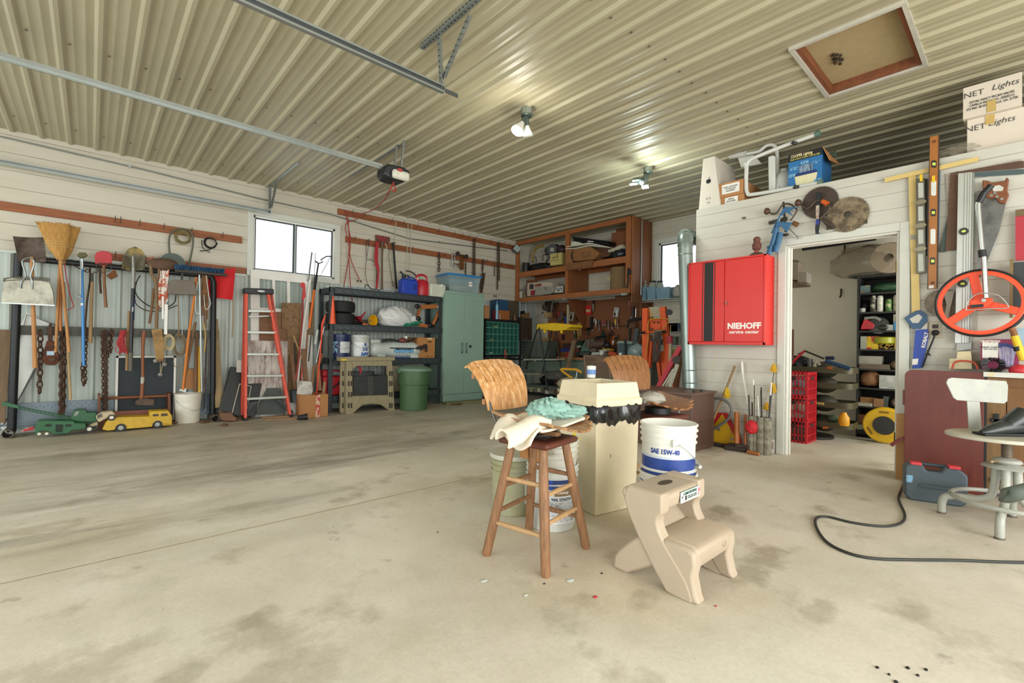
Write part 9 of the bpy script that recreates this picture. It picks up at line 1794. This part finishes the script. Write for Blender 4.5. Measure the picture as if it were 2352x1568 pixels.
# black shelf with supplies
BKS=mat('2E2D2A',.6,n=.1);SHX=6.93;ya,yb_=1.39,.93;zl=[I(700,y,SHX).z for y in(395,530,660,790,927,1060,1190)]
t=T('supply_shelf','tall dark shelf of supplies against the back wall of the inner room','shelf',(7.1,(ya+yb_)/2,0));zt_=I(700,285,SHX).z
t('side_panel',G().box(SHX,7.3,ya-.015,ya,0,zt_),BKS,w=1);t('side_panel',G().box(SHX,7.3,yb_-.25,yb_-.235,0,zt_),BKS,w=1);t('top_panel',G().box(SHX,7.3,yb_-.25,ya,zt_,zt_+.02),BKS,w=1);t('back_panel',G().box(7.29,7.3,yb_-.25,ya,0,zt_),mat('1E1D1B',.7),w=1)
for z in zl+[.06]:t('shelf',G().box(SHX,7.29,yb_-.235,ya-.015,z-.02,z),BKS,w=1)
def sup(label,name,cat,x0_,x1_,y,li,c,X=None,shape='box',c2=None,sc=20):
    X=X or SHX+.03;z0_=(zl+[.06])[li];a=I(x0_,y,X);b=I(x1_,y,X);hh=max(.02,a.z-z0_);m=mat(c,.5,n=.15,sc=sc,h2=c2,thr=.52,sharp=.03)if c2 else mat(c,.6,n=.12,sc=12)
    if shape=='box':g=G().box(X,X+.15,b.y,a.y,z0_,z0_+hh)
    elif shape=='can':r_=(a.y-b.y)/2;g=G().lathe([(r_*.95,0),(r_,.005),(r_,hh*.9),(r_*.8,hh*.93),(r_*.8,hh),(.0001,hh)],(X+r_,(a.y+b.y)/2,z0_),16)
    else:g=crumple((X+.1,(a.y+b.y)/2,z0_+hh/2),(.09,(a.y-b.y)/2,hh/2),li*7+int(x0_),.25,24,14)
    return S(name,label,cat,g,m)
for q in[('small blue and tan box on the top shelf','supply_box','box',590,655,350,0,'5E7A7A',None,'box','9A7E5E'),('folded green cloth on the top shelf','green_cloth','cloth',665,870,330,0,'2E5236',None,'soft'),
    ('black spray can with a white cap, left in the row of cans','spray_can','can',655,700,420,1,'3A362C',None,'can','B8B4A0'),('white spray can with a green base in the row of cans','spray_can','can',703,748,420,1,'D8D6CC',None,'can','B8C4A8'),('green printed bottle in the row of cans','spray_can','can',762,810,442,1,'4E7A34',None,'can','C4C89A'),('pale spray can at the right of the row','spray_can','can',815,862,415,1,'B0A896',None,'can','8A8478'),('white can lying in front on the second shelf','white_can','can',582,625,505,1,'C4C6C0',None,'can'),('black shiny gear behind the white can','black_gear','gear',582,655,455,1,'1E1E20',SHX+.1,'soft'),
    ('small carton over the blue box on the third shelf','supply_box','box',820,870,548,2,'A8A08C',SHX+.06,'box','6A665C'),('blue box at the right of the third shelf','blue_box','box',822,872,598,2,'3A82B4'),('small white box on the third shelf','white_box','box',772,818,620,2,'B0B4AE'),
    ('large white and grey jug on the fourth shelf','white_jug','jug',592,635,700,3,'A8A89C',None,'box'),('white, red and yellow detergent box on the fourth shelf','detergent_box','box',636,715,700,3,'D8B81C',None,'box','B82A34'),
    ('white flat box with a dark label on the fifth shelf','flat_box','box',575,735,835,4,'A8A498',SHX+.06),('stack of grey brown flat parts on the fifth shelf','flat_parts','parts',585,790,890,4,'6A5E4E',SHX+.0),('brown ragged bundle at the right of the fifth shelf','brown_bundle','bundle',790,860,870,4,'6E5840',None,'soft'),
    ('torn brown paper bag on the sixth shelf','paper_bag','bag',578,720,940,5,'8E6444',None,'soft'),('large grey and white box on the sixth shelf','grey_box','box',722,848,968,5,'B0B2AC',None,'box','C4C6C4'),
    ('tan box under cables on the seventh shelf','tan_box','box',590,680,1120,6,'9A6E44',SHX+.05),('white flat box at the front of the seventh shelf','white_box','box',574,670,1158,6,'B8B2A4',SHX-.0),('open tan carton on the seventh shelf','tan_box','box',683,748,1130,6,'9E784E'),('grey green box right of the open carton','green_box','box',750,785,1115,6,'4E5A54',SHX+.06),('reddish tangled clutter at the right of the seventh shelf','tangled_tools','tools',790,855,1130,6,'5A4A40',None,'soft',),
    ('brown carton at the left of the bottom shelf','brown_carton','box',578,660,1240,7,'7E4E30',SHX+.06),('small white and green label box at the bottom of the shelf','label_box','box',565,640,1305,7,'2E2E2A',SHX-.02,'box'),('red box behind the yellow reel','red_box','box',660,700,1262,7,'A8243C',SHX+.05)]:sup(*q)
S('drawer_label','pale printed label on the small dark bottom box','label',sr([(568,1345),(568,1312),(634,1310),(634,1343)],SHX-.026,.004,ki),mat('B0BCA8',.5,n=.2,sc=60))
t=T('circular_saw','red and black circular saw on the third shelf','circular saw',I(680,655,SHX+.05));t('body',sr([(590,655),(595,630),(620,570),(650,590),(690,620),(680,650)],SHX+.03,.08,ki),mat('B8202C',.4),w=1,bev=.008);t('guard',G().lathe([(.1,-.02),(.1,.02)],I(720,625,SHX+.06),24,'x').ell(I(755,640,SHX+.06),(.05,.06,.04)),mat('33342F',.5,n=.3,h2='9A9C94',thr=.6),w=1);t('handle',G().tube(spline([I(620,575,SHX+.02),I(690,570,SHX+.02),I(730,590,SHX+.02)],4),.018,8),mat('8A8A84',.4),w=1)
t=T('tape_spool','yellow-green tape spool on the fourth shelf','spool',I(755,745,SHX+.06));t('spool',G().lathe([(.1,-.04),(.11,-.03),(.11,.03),(.1,.04)],I(755,728,SHX+.1),24),mat('9A9A1C',.4),w=1)
g=G()
for i in range(12):g.bx(I(735+i*10,770+rnd.uniform(-15,15),SHX+.05),(.03,.03,.04),rx=rnd.random())
S('brass_fittings','heap of brass fittings below the tape spool','fittings',g,mat('A8861E',.4,.4,n=.4,h2='3A2E14',thr=.5))['kind']='stuff'
c=I(758,1335,6.72);c.z=.205
t=T('cord_reel','yellow cord reel with a black centre standing on the inner room floor','cord reel',on(c,0));g=G();
t('flange',G().lathe([(.05,-.03),(.19,-.03),(.2,-.02),(.2,-.01),(.05,-.01)],c,40,'x'),mat('E0B414',.4),w=1);t('hub',G().lathe([(.0001,-.045),(.1,-.045),(.105,-.03)],c,28,'x'),mat('2A2C2C',.5),w=1);t('cord_winding',G().lathe([(.15,-.01),(.155,.0),(.155,.07),(.15,.08)],c,32,'x'),BLACK,w=1);t('rear_flange',G().lathe([(.05,.08),(.2,.08),(.2,.09),(.05,.09)],c,40,'x'),mat('E0B414',.4),w=1)
for j in range(3):a=R(90+120*j);t('slot',G().bx(c+Vector((-.031,.15*math.cos(a),.15*math.sin(a))),(.003,.09,.022),rx=a+PI/2),mat('8A6A14',.6),w=1)
t=T('insulation_roll','plastic-wrapped pale roll lying on top of the dark supply shelf','roll',I(790,290,7.0));c=I(790,200,6.95);c.z=zt_+.02+.185
t('roll',G().lathe([(.05,-.05),(.17,-.05),(.185,0),(.185,.3),(.05,.3),(.05,-.05)],c,32,'x'),mat('A89884',.8,n=.1),w=1);t('wrap',crumple((c.x+.12,c.y+.22,c.z-.02),(.2,.36,.2),120,.3),mat('9A8E7A',.15,alpha=.3,n=.1),w=1)
S('green_tarp','dark green folded tarp under the wrapped roll','tarp',crumple((7.08,I(640,270,7).y,zt_+.04),(.14,.2,.035),130,.2),mat('223A30',.6))
for lb,x,y in(('upper steel hook on the inner room wall below the joist',483,105),('lower steel hook on the inner room wall',458,405)):S('steel_hook',lb,'hook',G().tube([I(x,y-35,7.36),I(x,y+5,7.36),I(x-8,y+25,7.33)],.01,6),mat('4A3E30',.6,.3))
t=T('joist_bar','dark steel bar across the inner room under the joists','bar',I(300,90,7.2));t('bar',G().bar(I(190,95,7.2),I(700,20,7.2),.05,.03,up=(1,0,0)),BLACK,w=1)
t=T('bracket_shelf','small bracket shelf of pale boxes at the upper left inside the inner room','shelf',I(140,350,6.6));t('plank',G().box(6.4,6.9,I(195,350,6.6).y,2.4,I(150,345,6.6).z,I(150,335,6.6).z),wood('5A4634'),w=1)
for i,(x0_,x1_,y0_,y1_,c_)in enumerate(((95,160,180,310,'8E8272'),(155,218,250,325,'9A9288'),(92,165,165,200,'7E7468'))):S('storage_box',['tall pale box on the bracket shelf inside the door','white labelled box on the bracket shelf inside the door','small box on top of the tall one inside the door'][i],'box',sr([(x0_,y1_),(x0_,y0_),(x1_,y0_+8),(x1_,y1_)],6.55+.02*i,.2,ki),mat(c_,.7,n=.1))
S('leaning_tool','dark long tool leaning inside the door behind the casing','tool',G().tube([I(95,620,6.0),I(100,900,5.95)],.03,8),mat('3E3C36',.6));S('brown_plank_end','brown plank standing inside the door behind the crates','plank',sr([(112,860),(112,650),(126,652),(126,860)],6.2,.03,ki),wood('5A3828'))
